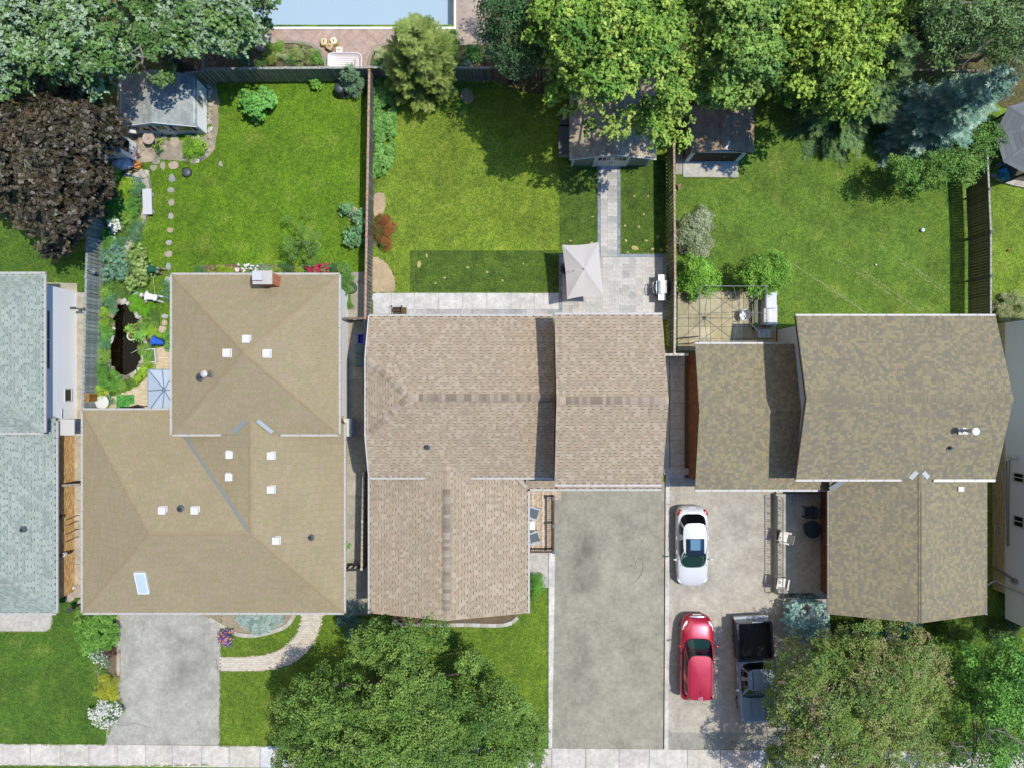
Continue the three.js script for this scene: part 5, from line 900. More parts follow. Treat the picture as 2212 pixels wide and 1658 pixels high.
function shrub(name, label, u, v, a, b, h, cols, o = {}) {
  const t = thing(name, label, o.category || 'shrub', [0, 0, 0], 0, o.group), kind = o.kind || 'oval';
  const lobes = crown(t, { outline: o.outline || ellipse(u, v, a, b, 14, o.amp ?? 0.14, plantSeed++), base: Math.min(0.12, h * 0.25), top: h, dens: 2.6 / (Math.PI * ((o.r || [0.14, 0.3])[0] / 2 + (o.r || [0.14, 0.3])[1] / 2) ** 2), r: o.r || [0.14, 0.3], per: o.per || 30, scale: o.scale || 0.6, cols, kind, rough: o.rough || 0.7, through: o.through ?? 0.25, low: o.low ?? 0.2, dome: o.dome || 0.5, name: 'foliage' });
  const f = at(u, v, 0), s = []; for (let i = 0; i < 5; i++) { const l = lobes[Math.floor(prng() * lobes.length)]; s.push(limbTube(V(f.x + PR(-0.05, 0.05), -0.05, f.z + PR(-0.05, 0.05)), V(f.x + (l.x - f.x) * 0.7, Math.max(0.06, l.y * 0.8), f.z + (l.z - f.z) * 0.7), 0.02, 0.008)); }
  mesh('stems', join(s), bark, t);
  if (o.flowers) { const list = []; for (let i = 0; i < o.flowers.n; i++) { const l = lobes[Math.floor(prng() * lobes.length)]; list.push({ p: l.clone().add(V(PR(-0.2, 0.2), PR(0.12, 0.24), PR(-0.2, 0.2))), q: facing(V(PR(-0.3, 0.3), 1, PR(-0.3, 0.3)).normalize(), prng() * 6), s: (o.flowers.s || 1) * PR(0.7, 1.2), c: ppick(o.flowers.cols) }); } instances(t, 'blossoms', CL.petal[0], leafMat(0.8, 0.2), list); }
  return t;
}
function conifer(name, label, apex, h, r, cols, o = {}) { // whorled branches of needle sprays round a straight trunk
  const top = at(apex[0], apex[1], h), t = thing(name, label, 'tree', [top.x, 0, top.z], 0, o.group), kind = o.kind || 'needle', list = [[], []], sc = o.scale || 1;
  let n = 0;
  for (let y = o.start ?? 0.35; y < h - 0.15; y += o.step || 0.3) {
    const f = y / h, len = r * Math.pow(1 - f, o.shape || 0.85) + 0.12, count = Math.max(4, Math.round(len * (o.arms || 5.5)));
    for (let i = 0; i < count; i++) {
      const a = prng() * 6.283, l = len * PR(0.72, 1.12), dir = V(Math.cos(a), 0, Math.sin(a)), rise = o.rise ?? (-0.12 + f * 0.4), tone = ppick(cols), k0 = PR(0.85, 1.15);
      for (let d = l * 0.25; d <= l; d += 0.15 * sc) {
        const q = d / l, wide = (1 - q) * 0.55 * Math.min(1, l) + 0.06;
        for (const side of [-1, 0, 1]) {
          if (side && q > 0.93) continue;
          const p = V(dir.x * d - dir.z * side * wide * PR(0.5, 1), y + rise * d - 0.16 * q * q * l * (o.droop ?? 0.6) + PR(-0.05, 0.05), dir.z * d + dir.x * side * wide * PR(0.5, 1)); if (p.y < 0.08) p.y = 0.08;
          const ax = dir.clone().addScaledVector(V(-dir.z, 0, dir.x), side * 0.7).add(V(0, rise + PR(-0.1, 0.25), 0)).normalize(), rt = V().crossVectors(UP, ax).normalize(), up = V().crossVectors(ax, rt);
          list[n++ & 1].push({ p, q: new THREE.Quaternion().setFromRotationMatrix(new THREE.Matrix4().makeBasis(rt, up, ax)), s: sc * PR(0.75, 1.15), c: prng() < 0.75 ? tone : ppick(cols), k: k0 * PR(0.88, 1.12) });
        }
      }
    }
  }
  for (let i = 0; i < 10; i++) list[i & 1].push({ p: V(PR(-0.04, 0.04), h - 0.3 + i * 0.03, PR(-0.04, 0.04)), q: facing(V(PR(-0.6, 0.6), 1, PR(-0.6, 0.6)).normalize(), 0).multiply(new THREE.Quaternion().setFromAxisAngle(V(1, 0, 0), -1.2)), s: sc * 0.8, c: ppick(cols) });
  list.forEach((l, i) => instances(t, 'crown', CL[kind][i], leafMat(0.75, 0.12), l));
  mesh('trunk', limbTube(V(0, -0.1, 0), V(0, h - 0.2, 0), Math.max(0.05, h * 0.016), 0.015, 0), bark, t);
  return t;
}

// ---------------------------------------------------------------- the trees
const silver = ['#7d956c', '#8fa380', '#64843f', '#507430', '#7f9a6c', '#5f7f3a', '#486a2a'], limeMaple = ['#7d9c34', '#729631', '#8ba640', '#648c2e', '#98ae48', '#57802d'];
tree('silver_maple_tree', 'large silvery leaved tree above the copper tree', { outline: [[-70, -70], [250, -70], [255, 40], [272, 110], [246, 160], [212, 205], [186, 196], [160, 178], [128, 184], [96, 178], [62, 190], [30, 192], [-70, 205]], base: 4.5, top: 10, dens: 3.6, cols: silver, kind: 'maple', rough: 0.6, per: 34, scale: 0.82, flat: 0.6, trunk: 0.35, dome: 0.35, foot: [190, 130] });
tree('silver_maple_tree', 'large silvery leaved tree hanging over the white shed', { outline: [[245, -70], [590, -70], [588, 8], [562, 22], [570, 60], [545, 84], [520, 96], [500, 112], [482, 122], [470, 138], [440, 128], [424, 160], [400, 188], [372, 172], [352, 168], [338, 190], [318, 176], [300, 158], [272, 160], [262, 110]], base: 2.8, top: 7.5, dens: 3.6, cols: silver, kind: 'maple', rough: 0.6, per: 34, scale: 0.82, flat: 0.6, trunk: 0.4, dome: 0.35, limbs: 22, foot: [398, 150], keep: (u, v) => (u > 402 && u < 475 && v > 92 ? 0.05 : v > 90 && u < 430 ? 0.3 : u < 300 && v > 20 && v < 80 ? 0.3 : 1) });
tree('copper_maple_tree', 'dense dark copper purple maple beside the grey fence', { outline: [[-70, 190], [0, 182], [60, 168], [130, 172], [180, 190], [214, 216], [250, 246], [264, 272], [256, 300], [228, 325], [238, 360], [236, 400], [212, 425], [200, 450], [190, 484], [162, 514], [130, 530], [110, 545], [84, 524], [44, 490], [20, 452], [-40, 445], [-70, 440]], base: 2.6, top: 8.2, dens: 3.6, cols: ['#3f3625', '#4a3f2b', '#353022', '#554b35', '#3c3528', '#44422c'], kind: 'maple', rough: 0.5, through: 0.15, per: 26, flat: 0.6, trunk: 0.3 });
tree('maple_tree', 'big bright maple spreading over the grey green shed', { outline: [[1150, -60], [1500, -70], [1545, 40], [1540, 150], [1512, 200], [1500, 240], [1476, 262], [1472, 300], [1452, 322], [1432, 330], [1412, 318], [1392, 296], [1380, 268], [1350, 290], [1330, 302], [1312, 280], [1282, 292], [1256, 298], [1244, 270], [1210, 250], [1196, 220], [1192, 170], [1176, 130], [1146, 100], [1138, 40]], base: 4.5, top: 11.5, dens: 3.6, cols: limeMaple, kind: 'maple', rough: 0.75, per: 34, scale: 0.82, flat: 0.6, trunk: 0.34, limbs: 22, dome: 0.45, foot: [1330, 168], keep: (u, v) => v > 200 ? (u < 1410 ? 0.26 : 0.6) : v > 130 && u > 1380 ? 0.6 : 1 });
tree('maple_tree', 'bright green maple between the brown shed and the tall trees', { outline: [[1500, -70], [1690, -70], [1712, 20], [1700, 90], [1690, 150], [1650, 172], [1622, 205], [1592, 222], [1560, 232], [1530, 215], [1512, 180], [1530, 90]], base: 5, top: 11.5, dens: 3.6, cols: ['#73953a', '#66893a', '#809f40', '#587c34', '#8fa84a'], kind: 'maple', rough: 0.75, per: 34, scale: 0.82, flat: 0.6, trunk: 0.3, dome: 0.45, foot: [1540, 150], keep: (u, v) => v > 120 ? 0.42 : 0.85 });
tree('maple_tree', 'yellow green maple in front of the dark spruce', { outline: [[1655, 60], [1690, -60], [1860, -70], [1962, -20], [1960, 70], [1932, 118], [1926, 160], [1898, 180], [1882, 236], [1850, 255], [1822, 240], [1792, 252], [1762, 236], [1730, 244], [1700, 220], [1676, 190], [1648, 170]], base: 4.5, top: 10.5, dens: 3.6, cols: ['#7f9c30', '#8fa838', '#6d8c2c', '#9bb242', '#5a7a28'], kind: 'maple', rough: 0.75, per: 34, scale: 0.82, flat: 0.6, trunk: 0.28, limbs: 26, dome: 0.45, foot: [1735, 160], bark: paleBark, keep: (u, v) => v > 140 && u < 1770 ? 0.22 : v > 120 ? 0.5 : 0.85 });
tree('ragged_tree', 'ragged green tree with pale bare branches in the far corner', { outline: [[1955, -60], [2290, -70], [2300, 180], [2236, 160], [2180, 150], [2140, 120], [2100, 128], [2060, 150], [2020, 150], [2000, 120], [1990, 60]], base: 5, top: 10, dens: 3.4, cols: ['#5f7d3a', '#6b8846', '#78935a', '#51702f'], kind: 'oval', rough: 0.55, per: 26, trunk: 0.13, limbs: 46, bark: paleBark, dome: 0.4, foot: [2110, 130] });
tree('leafy_tree', 'dark green tree behind the fence in the far corner', { outline: [[1880, -70], [2020, -80], [2290, -80], [2300, 60], [2240, 110], [2150, 90], [2070, 120], [2000, 100], [1930, 80]], base: 3, top: 6.5, dens: 2.8, cols: ['#3f5f2b', '#4a6d33', '#36542a', '#56783a'], kind: 'oval', rough: 0.7, per: 34, trunk: 0.2, foot: [2060, 110] });
tree('leafy_tree', 'deep green tree beside the swimming pool terrace', { outline: [[1040, 20], [1075, -60], [1165, -70], [1172, 40], [1180, 120], [1160, 150], [1110, 165], [1070, 150], [1040, 120], [1050, 70]], base: 3.5, top: 8, dens: 2.8, cols: ['#35592b', '#3f6632', '#2f5129', '#4a7039'], kind: 'oval', rough: 0.6, per: 34, trunk: 0.2 });
tree('front_tree', 'broad olive green tree in front of the middle house', { outline: [[812, 1342], [845, 1340], [880, 1352], [910, 1346], [945, 1342], [962, 1366], [990, 1392], [1004, 1410], [1032, 1420], [1062, 1446], [1078, 1474], [1100, 1488], [1128, 1508], [1150, 1535], [1170, 1570], [1160, 1612], [1176, 1680], [1140, 1760], [900, 1790], [650, 1770], [588, 1690], [596, 1645], [612, 1612], [588, 1586], [602, 1548], [590, 1510], [632, 1492], [650, 1462], [690, 1440], [718, 1452], [748, 1440], [770, 1420], [756, 1395], [762, 1366]], base: 2.2, top: 8.2, dens: 3.6, r: [0.42, 0.92], cols: ['#648430', '#6f8e38', '#587a2c', '#7f9a44', '#4d6f29', '#6b8a35'], kind: 'oval', rough: 0.8, per: 64, scale: 0.8, loose: false, trunk: 0.3, dome: 0.6, low: 0.45, limbs: 18, keep: (u, v) => (u > 925 && u < 1005 && v > 1400 && v < 1480) || (u > 700 && u < 830 && v > 1420 && v < 1490) || (u > 720 && u < 790 && v > 1560 && v < 1600) || (u > 860 && u < 930 && v > 1540 && v < 1590) ? 0.12 : 1 });
tree('front_tree', 'broad tree with pinkish seed heads beside the pickup truck', { outline: [[1664, 1440], [1674, 1412], [1690, 1392], [1716, 1372], [1742, 1358], [1768, 1352], [1790, 1372], [1812, 1360], [1842, 1352], [1880, 1342], [1912, 1352], [1950, 1346], [1988, 1366], [2020, 1372], [2044, 1402], [2046, 1440], [2062, 1474], [2080, 1512], [2058, 1560], [2074, 1610], [2050, 1700], [1860, 1780], [1650, 1730], [1648, 1660], [1672, 1612], [1662, 1560], [1664, 1500]], base: 2.2, top: 7.4, dens: 3.5, r: [0.4, 0.82], cols: ['#748a38', '#809542', '#8c9c50', '#7f9450', '#5c7c36', '#94895c', '#708e3e'], kind: 'oval', rough: 0.8, per: 56, scale: 0.75, loose: false, trunk: 0.28, low: 0.4, limbs: 16 });
tree('bright_tree', 'vivid green tree next to the tree with pinkish seed heads', { outline: [[2062, 1410], [2108, 1396], [2150, 1402], [2180, 1384], [2230, 1390], [2300, 1420], [2310, 1720], [2180, 1740], [2080, 1720], [2062, 1640], [2096, 1560], [2072, 1500]], base: 2, top: 7, dens: 2.6, cols: ['#548a2b', '#62982f', '#467a28', '#6da23a'], kind: 'oval', rough: 0.55, per: 34, trunk: 0.22, limbs: 26, bark: paleBark, dome: 0.5 });
tree('leafy_tree', 'spreading green shrubby tree under the blue spruce', { outline: [[1896, 350], [1950, 342], [2010, 336], [2060, 312], [2110, 282], [2150, 262], [2172, 290], [2142, 325], [2146, 350], [2130, 380], [2100, 392], [2070, 388], [2046, 405], [2010, 396], [1976, 408], [1940, 398], [1915, 380]], base: 1.0, top: 3.8, dens: 5.5, r: [0.3, 0.6], cols: ['#5f8a30', '#6f9a3a', '#527a2b', '#7da046'], kind: 'oval', per: 32, scale: 0.8, trunk: 0.12 });
conifer('spruce_tree', 'dark green spruce beside the yellow green maple', [1972, 92], 8.2, 3.1, ['#587640', '#678548', '#4c6a3a', '#738f52'], { arms: 3.8, scale: 1.25, step: 0.42 });
conifer('blue_spruce_tree', 'leaning blue spruce near the slatted fence', [2184, 160], 8.0, 2.7, ['#8fae94', '#9dbaa0', '#7a9c84', '#abc4ac', '#6b8f78'], { arms: 4.2, scale: 1.3, step: 0.4 });
conifer('cedar_tree', 'tall feathery yellow green cedar behind the ivy strip', [892, 62], 6.2, 2.15, ['#7f9440', '#74893a', '#8b9d4c', '#687c36', '#97a656'], { kind: 'feather', rise: 0.45, shape: 0.55, arms: 5, droop: 0.1, step: 0.26 });
conifer('young_spruce', 'small grey green spruce at the fence corner beside the composter', [748, 147], 2.3, 0.85, ['#66855d', '#5a7a55', '#74906a'], { scale: 0.7, arms: 9, step: 0.2 });

// single garden shrubs and small trees
shrub('garden_shrub', 'bright round leaved shrub alone on the mown lawn', 558, 222, 34, 32, 1.5, ['#5f9a3a', '#6ba645', '#528a33', '#7ab04f'], { kind: 'broad', scale: 0.75, r: [0.22, 0.42], dens: 7 });
tree('young_tree', 'small airy tree on the lawn behind the tan roof', { outline: ellipse(648, 512, 42, 58, 16, 0.25, 4), base: 0.8, top: 3.0, dens: 3.2, r: [0.16, 0.36], cols: ['#55792b', '#628733', '#6f9140'], kind: 'fine', per: 18, scale: 0.8, trunk: 0.05, limbs: 14, group: undefined });
for (const [u, v, a, b, l] of [[750, 455, 13, 13, 'small grey green shrub standing out on the lawn before the others'], [772, 462, 8, 14, 'thin grey green shrub tight against the orange capped fence'], [775, 488, 15, 20, 'tall grey green shrub in the middle of the fence row'], [762, 516, 19, 17, 'wide grey green shrub ending the row at the fence']]) shrub('grey_shrub', l, u, v, a, b, 0.95, ['#5f8a55', '#6f9a68', '#7ea67a', '#527d48'], { kind: 'broad', scale: 0.45, group: 'grey green shrubs by the fence' });
shrub('red_shrub', 'rust red barberry shrub at the fence', 828, 500, 24, 32, 1.0, ['#7d4a22', '#8d4f24', '#6b5a24', '#9a5527', '#5f6a2a'], { kind: 'fine', scale: 0.8, dens: 10 });
shrub('twiggy_shrub', 'dry twiggy shrub between fence and barberry', 805, 512, 8, 20, 0.7, ['#8f8266', '#7d7257', '#6d6a45'], { kind: 'fine', scale: 0.55, dens: 8, per: 12 });
shrub('round_tree', 'round dense green shrub over the slab patio by the fence', 1508, 602, 46, 44, 2.5, ['#6a9a2a', '#78a832', '#5b8a26', '#86b23c'], { kind: 'oval', scale: 0.8, r: [0.25, 0.45], dens: 7, category: 'shrub' });
shrub('round_tree', 'round dense green shrub in front of the white patio bench', 1648, 592, 54, 46, 2.6, ['#6a9a2a', '#78a832', '#5b8a26', '#86b23c'], { kind: 'oval', scale: 0.8, r: [0.25, 0.45], dens: 7, category: 'shrub' });
{ // cut branches
  const t = shrub('brush_pile', 'heap of pale cut branches and leaves beside the fence', 1504, 505, 44, 48, 1.0, ['#8f9c6c', '#a3ad84', '#7d8a58', '#b4b898'], { kind: 'oval', scale: 0.6, dens: 8, per: 18, category: 'brush pile', amp: 0.3 }), s = [];
  for (let i = 0; i < 26; i++) { const a = at(1500 + PR(-38, 38), 505 + PR(-42, 42), 0.5), b = a.clone().add(V(PR(-0.7, 0.7), PR(-0.1, 0.3), PR(-0.7, 0.7))); s.push(limbTube(a.setY(PR(0.3, 0.9)), b, 0.014, 0.006)); }
  mesh('cut_branches', join(s), paleBark, t);
}
// hedges and ivy
const hedge = (name, label, outline, h, cols, o = {}) => shrub(name, label, outline.reduce((a, b) => a + b[0], 0) / outline.length, outline.reduce((a, b) => a + b[1], 0) / outline.length, 0, 0, h, cols, { outline, dome: 0.18, dens: 10, category: 'hedge', ...o });
hedge('ivy_strip', 'long strip of glossy light green ivy along the fence', smoothLine([[801, 156], [848, 160], [852, 240], [850, 290], [845, 345], [832, 368], [812, 388], [803, 392], [800, 300]], 40, true), 0.55, ['#5f8f38', '#6d9c42', '#528032', '#7aa84f'], { kind: 'broad', scale: 0.42, r: [0.12, 0.24], category: 'ivy' });
hedge('clipped_hedge', 'square clipped bright green hedge by the swimming pool', [[924, 70], [984, 70], [990, 78], [990, 142], [930, 142], [922, 100]], 1.3, ['#6c9a22', '#7aa82a', '#5d8a1e'], { kind: 'fine', scale: 0.6, dens: 14 });
hedge('clipped_hedge', 'square light green hedge beside the light grey driveway', [[165, 1326], [246, 1325], [250, 1350], [250, 1385], [236, 1398], [205, 1405], [178, 1408], [168, 1390], [160, 1350]], 1.1, ['#5f8f2c', '#6fa038', '#528026', '#82ad4a'], { kind: 'oval', scale: 0.5, dens: 12 });
hedge('silver_ground_cover', 'mat of silvery green ground cover in the front bed', [[505, 1322], [612, 1322], [606, 1345], [580, 1362], [548, 1367], [528, 1352], [512, 1338]], 0.28, ['#9fb5a8', '#afc2b4', '#8fa89b', '#bccbbd'], { kind: 'fine', scale: 0.5, category: 'ground cover', r: [0.1, 0.2], dens: 16 });
shrub('purple_shrub', 'dark purple barberry beside the light green hedge', 234, 1404, 18, 15, 0.6, ['#4d2f26', '#5a3830', '#43291f'], { kind: 'fine', scale: 0.5, dens: 16 });
shrub('mixed_shrub', 'grey green flowering perennial under the purple barberry', 218, 1418, 20, 18, 0.45, ['#6f8a66', '#839b7a', '#5d7f4a'], { kind: 'fine', scale: 0.5, flowers: { n: 60, cols: ['#e3e6dc', '#d7dccb'], s: 0.6 } });
shrub('mixed_shrub', 'low green perennial above the golden ball shrub', 215, 1446, 14, 10, 0.4, ['#6d8f3a', '#5f8030'], { kind: 'fine', scale: 0.5 });
shrub('golden_shrub', 'golden yellow round shrub beside the driveway', 232, 1486, 25, 27, 0.85, ['#a3a826', '#b0b430', '#93991f', '#8c9a28'], { kind: 'fine', scale: 0.6, dens: 13, amp: 0.04 });
shrub('white_blossom_shrub', 'white flowering round shrub at the driveway corner', 230, 1539, 33, 29, 0.85, ['#5f8232', '#6d8f3c', '#7f9a50'], { kind: 'fine', scale: 0.6, dens: 11, flowers: { n: 620, cols: ['#cfd0c6', '#c4c6b8', '#d6d6ce'], s: 0.85 } });
shrub('flower_basket', 'round clump of violet and orange flowers at the driveway edge', 492, 1376, 15, 16, 0.5, ['#4f6f2f', '#5f7f3a'], { kind: 'fine', scale: 0.45, dens: 18, amp: 0.03, category: 'flowers', flowers: { n: 260, cols: ['#5b3fa0', '#6a4bb3', '#4c3590', '#d98a5f', '#e0a070'], s: 0.6 } });
shrub('ball_shrub', 'clipped green ball shrub at the corner of the wooden porch', 1158, 1262, 17, 24, 0.9, ['#5d9a26', '#6baa30', '#4f881f'], { kind: 'fine', scale: 0.6, dens: 14, amp: 0.04 });
shrub('blue_grey_shrub', 'dusky blue green shrub between the two front yards', 766, 1342, 32, 38, 2.1, ['#3f5d50', '#4a6a5c', '#365348', '#587565'], { kind: 'fine', scale: 0.9, r: [0.22, 0.4] });
shrub('blue_spruce_shrub', 'round silver blue dwarf spruce below the iron railing', 1738, 1334, 52, 44, 1.6, ['#7ba39c', '#8db3ab', '#6a938c', '#9dbfb6'], { kind: 'feather', scale: 0.55, r: [0.24, 0.42], dens: 8 });
for (const [u, v, a, b, h, l] of [[1884, 1352, 14, 16, 1.2, 'narrow blue dwarf spruce under the eave of the mottled roof'], [1926, 1362, 16, 18, 1.2, 'middle blue dwarf spruce under the front gable'], [1976, 1362, 24, 18, 1.2, 'wide blue dwarf spruce under the gable peak']]) shrub('blue_spruce_shrub', l, u, v, a, b, h, ['#5f857d', '#729a90', '#527870'], { kind: 'feather', scale: 0.5, group: 'blue dwarf spruces under the gable' });
shrub('dark_shrub', 'loose olive shrub at the corner of the mottled brown roof', 2080, 1362, 46, 38, 1.9, ['#5d7a22', '#6b8a2b', '#4b661c'], { kind: 'fine', scale: 0.9, r: [0.24, 0.45], dens: 6 });
shrub('dark_shrub', 'shaded dark shrub beside the white sided house', 2168, 1360, 34, 28, 1.2, ['#3f5a26', '#4d6a30'], { kind: 'oval', scale: 0.7, dens: 7 });
shrub('dark_shrub', 'dark conifer shrub hidden under the tree with pinkish seeds', 1836, 1365, 30, 20, 1.0, ['#33491f', '#3d5526'], { kind: 'fine', scale: 0.8 });
shrub('wall_shrub', 'green climber clump at the back corner of the tan roofed house', 745, 606, 15, 34, 1.0, ['#4f7a30', '#6c9440', '#5d8638'], { kind: 'oval', scale: 0.5, dens: 12 });
shrub('passage_weed', 'small leafy weed in the side passage', 749, 1180, 6, 8, 0.3, ['#5f8f38', '#7aa84f'], { kind: 'broad', scale: 0.35 });
shrub('passage_weed', 'trailing weed below the tyre', 752, 655, 4, 9, 0.25, ['#6a9a3c', '#5d8a30'], { kind: 'oval', scale: 0.35 });

// flower border behind the tan roofed house
const border = [['golden', 483, 583, 30, 11, 0.65], ['green', 437, 587, 18, 9, 0.5], ['rose', 520, 584, 14, 11, 0.6], ['silver', 572, 582, 16, 11, 0.6], ['lime', 594, 586, 13, 10, 0.5], ['dark', 618, 583, 18, 11, 0.6], ['lime', 645, 584, 14, 11, 0.5], ['green', 665, 582, 12, 10, 0.55], ['red', 674, 582, 9, 9, 0.6], ['red', 700, 582, 11, 9, 0.6], ['dark', 722, 580, 14, 10, 0.6], ['lime', 741, 582, 12, 12, 0.55], ['white', 548, 580, 14, 10, 0.55]];
const KIND = { golden: [['#8faa26', '#9db430', '#7f9a22'], null, 'low golden green cushion shrub in the flower border'], green: [['#4f7a3a', '#5f8a48'], null, 'plain green perennial in the flower border'], rose: [['#557d3c', '#65904a'], { n: 10, cols: ['#e8c0c6', '#f0d4d4'], s: 1.6 }, 'perennial with pale pink blooms beside the chimney'], silver: [['#7d9a72', '#8da884'], null, 'silvery green perennial in the flower border'], lime: [['#94ad3a', '#a5b94c', '#84a032'], null, 'lime green perennial in the flower border'], dark: [['#3f6630', '#4d7538'], null, 'dark green perennial in the flower border'], red: [['#4f7a34', '#5f8a40'], { n: 12, cols: ['#b01446', '#c22055', '#98103c'], s: 1.8 }, 'perennial with deep pink peony blooms'], white: [['#6d8f5a', '#7d9c68'], { n: 16, cols: ['#e6e3dc', '#efece6'], s: 1.1 }, 'perennial with small white blooms in the flower border'] };
for (const [k, u, v, a, b, h] of border) shrub('border_plant', KIND[k][2], u, v, a, b, h, KIND[k][0], { kind: k === 'red' || k === 'rose' ? 'broad' : 'fine', scale: k === 'red' || k === 'rose' ? 0.4 : 0.5, dens: 14, flowers: KIND[k][1], category: 'plant', group: 'plants of the back flower border' });
// shrub beds by the pool
for (const [u, v, a, b, c, label] of [[564, 102, 8, 8, ['#c48fb4', '#d7a7c6', '#7d9a58'], 'pink flowering plant beside the pool deck'], [596, 100, 20, 9, ['#6f9a2c', '#7fa838'], 'flat lime green shrub beside the pool deck'], [584, 118, 15, 16, ['#8a9c3c', '#7a8e34'], 'olive round shrub beside the pool deck'], [607, 121, 14, 9, ['#b4bf8c', '#9db06a'], 'variegated hosta beside the pool deck'], [652, 117, 26, 23, ['#92a35a', '#a3b06a', '#7f924a'], 'large pale olive shrub beside the pool deck'], [685, 122, 11, 14, ['#5f8f34', '#6b9a3c'], 'mid green shrub at the bed border'], [560, 134, 14, 10, ['#44702e', '#527d36'], 'dark green shrub behind the board fence'], [545, 105, 10, 8, ['#55853a', '#4a7830'], 'small green shrub under the silvery tree'], [624, 134, 11, 8, ['#4f7f34', '#437029'], 'low green shrub behind the board fence'], [520, 130, 18, 12, ['#3f7a58', '#4a8864'], 'blue green plant under the silvery tree']]) shrub('pool_shrub', label, u, v, a, b, 0.6, c, { kind: 'fine', scale: 0.55, dens: 12, group: 'shrubs beside the pool deck' });
for (const [u, v, a, b, c, label] of [[826, 118, 18, 15, ['#c3c99a', '#b0ba80', '#9dac68'], 'cream variegated shrub in the pale foliage bed'], [850, 108, 16, 12, ['#b9c48c', '#a3b470'], 'pale green shrub in the pale foliage bed'], [812, 134, 14, 9, ['#5f8040', '#6d8f4a'], 'low green shrub at the end of the pale foliage bed'], [858, 128, 14, 12, ['#a9a86a', '#95985a'], 'straw coloured shrub under the cedar'], [1026, 118, 22, 22, ['#3f7526', '#4d852f', '#366a20'], 'round dark green shrub by the pool terrace'], [1004, 134, 10, 8, ['#5f8f80', '#6d9d8d'], 'blue green hosta behind the back fence'], [1014, 105, 10, 9, ['#9db07a', '#8aa068'], 'pale spiky plant by the pool terrace']]) shrub('pool_shrub', label, u, v, a, b, 0.7, c, { kind: 'fine', scale: 0.55, dens: 12, group: 'shrubs beside the pool deck' });
shrub('fence_plant', 'leafy plant at the foot of the board fence', 675, 180, 15, 12, 0.5, ['#5f8f2c', '#6f9f38'], { kind: 'broad', scale: 0.4, category: 'plant' });
// the pond garden
const gardenKinds = [[['#8fb52a', '#a0c236', '#7fa622'], 'lime yellow perennial'], [['#5f9434', '#6fa340', '#528429'], 'leafy green perennial'], [['#5f8f5a', '#6f9d6a', '#508050'], 'blue green perennial'], [['#7fa63c', '#8fb34a', '#6f9632'], 'light green perennial']];
const gardenSpots = ['beside the stone bench', 'under the turquoise wire basket', 'behind the stone bench', 'touching the stone bench', 'at the lower end of the stone bench', 'above the white flowers', 'between fence and white flowers', 'along the curved wall below the bench', 'just inside the curved wall', 'at the fence above the blue juniper', 'between white flowers and blue juniper', 'at the fence beside the white flowers', 'at the fence below the blue juniper', 'between blue juniper and pond', 'at the fence beside the pond head', 'at the fence above the white boulder', 'at the fence below the white boulder', 'at the fence beside the floating bowl', 'at the fence near the pond foot', 'below the pond foot', 'at the fence above the yellow flowers', 'between pond foot and brick patio', 'below the moss mound', 'between moss mound and person in blue', 'beside the terracotta bowl', 'above the white planter', 'below the white planter', 'between pond foot and grey gazebo', 'at the house corner beside the person in white', 'at the house wall beside the person in blue', 'beside the white garden table', 'beside the grey square pot', 'above the wire basket', 'under the edge of the copper tree'];
for (const [i, [k, u, v, a, b, h]] of [[0, 262, 412, 26, 20, 0.7], [0, 276, 398, 18, 10, 0.6], [1, 250, 440, 24, 22, 0.7], [2, 296, 418, 16, 20, 0.5], [1, 282, 446, 22, 16, 0.6], [3, 270, 462, 20, 14, 0.6], [1, 240, 470, 18, 18, 0.7], [2, 292, 500, 14, 26, 0.6], [3, 290, 472, 16, 14, 0.5], [1, 232, 530, 14, 24, 0.6], [2, 258, 528, 20, 16, 0.5], [3, 222, 510, 8, 18, 0.5], [3, 226, 632, 16, 20, 0.6], [2, 232, 658, 18, 20, 0.5], [0, 222, 690, 12, 20, 0.5], [1, 228, 718, 12, 18, 0.6], [2, 222, 744, 10, 16, 0.5], [3, 220, 770, 12, 18, 0.6], [1, 218, 800, 14, 18, 0.7], [1, 236, 826, 22, 20, 0.7], [0, 216, 846, 14, 18, 0.7], [3, 256, 832, 16, 12, 0.5], [3, 318, 700, 18, 12, 0.35], [0, 324, 722, 20, 16, 0.35], [1, 306, 716, 10, 10, 0.4], [3, 314, 756, 14, 14, 0.4], [0, 316, 790, 14, 14, 0.4], [0, 302, 812, 16, 12, 0.35], [2, 360, 632, 10, 24, 0.6], [1, 364, 730, 8, 26, 0.5], [0, 220, 868, 14, 12, 0.5], [2, 236, 862, 8, 10, 0.5], [1, 245, 380, 14, 16, 0.7], [3, 240, 360, 12, 14, 0.6]].entries()) shrub('garden_plant', gardenKinds[k][1] + ' ' + gardenSpots[i], u, v, a, b, h, gardenKinds[k][0], { kind: k === 2 ? 'fine' : k === 1 ? 'oval' : 'fine', scale: 0.48, dens: 13, category: 'plant', group: 'perennials of the pond garden' });
shrub('white_flower_plant', 'white flowering perennial above the spreading juniper', 248, 486, 18, 14, 0.6, ['#7d9a68', '#8da878'], { kind: 'fine', scale: 0.45, category: 'plant', flowers: { n: 170, cols: ['#ecece4', '#e0e2d6'], s: 0.8 } });
shrub('yellow_flower_plant', 'yellow flowering plant beside the white garden table', 222, 856, 10, 8, 0.6, ['#a9b026', '#8fa024'], { kind: 'fine', scale: 0.45, category: 'plant', flowers: { n: 30, cols: ['#d7b31f', '#e2c22e'], s: 0.8 } });
shrub('juniper', 'blue green spreading juniper at the fence', 250, 572, 30, 44, 1.5, ['#6f9478', '#5f8568', '#7fa386', '#6a8f5c'], { kind: 'feather', scale: 0.6, r: [0.25, 0.45], dens: 8 });
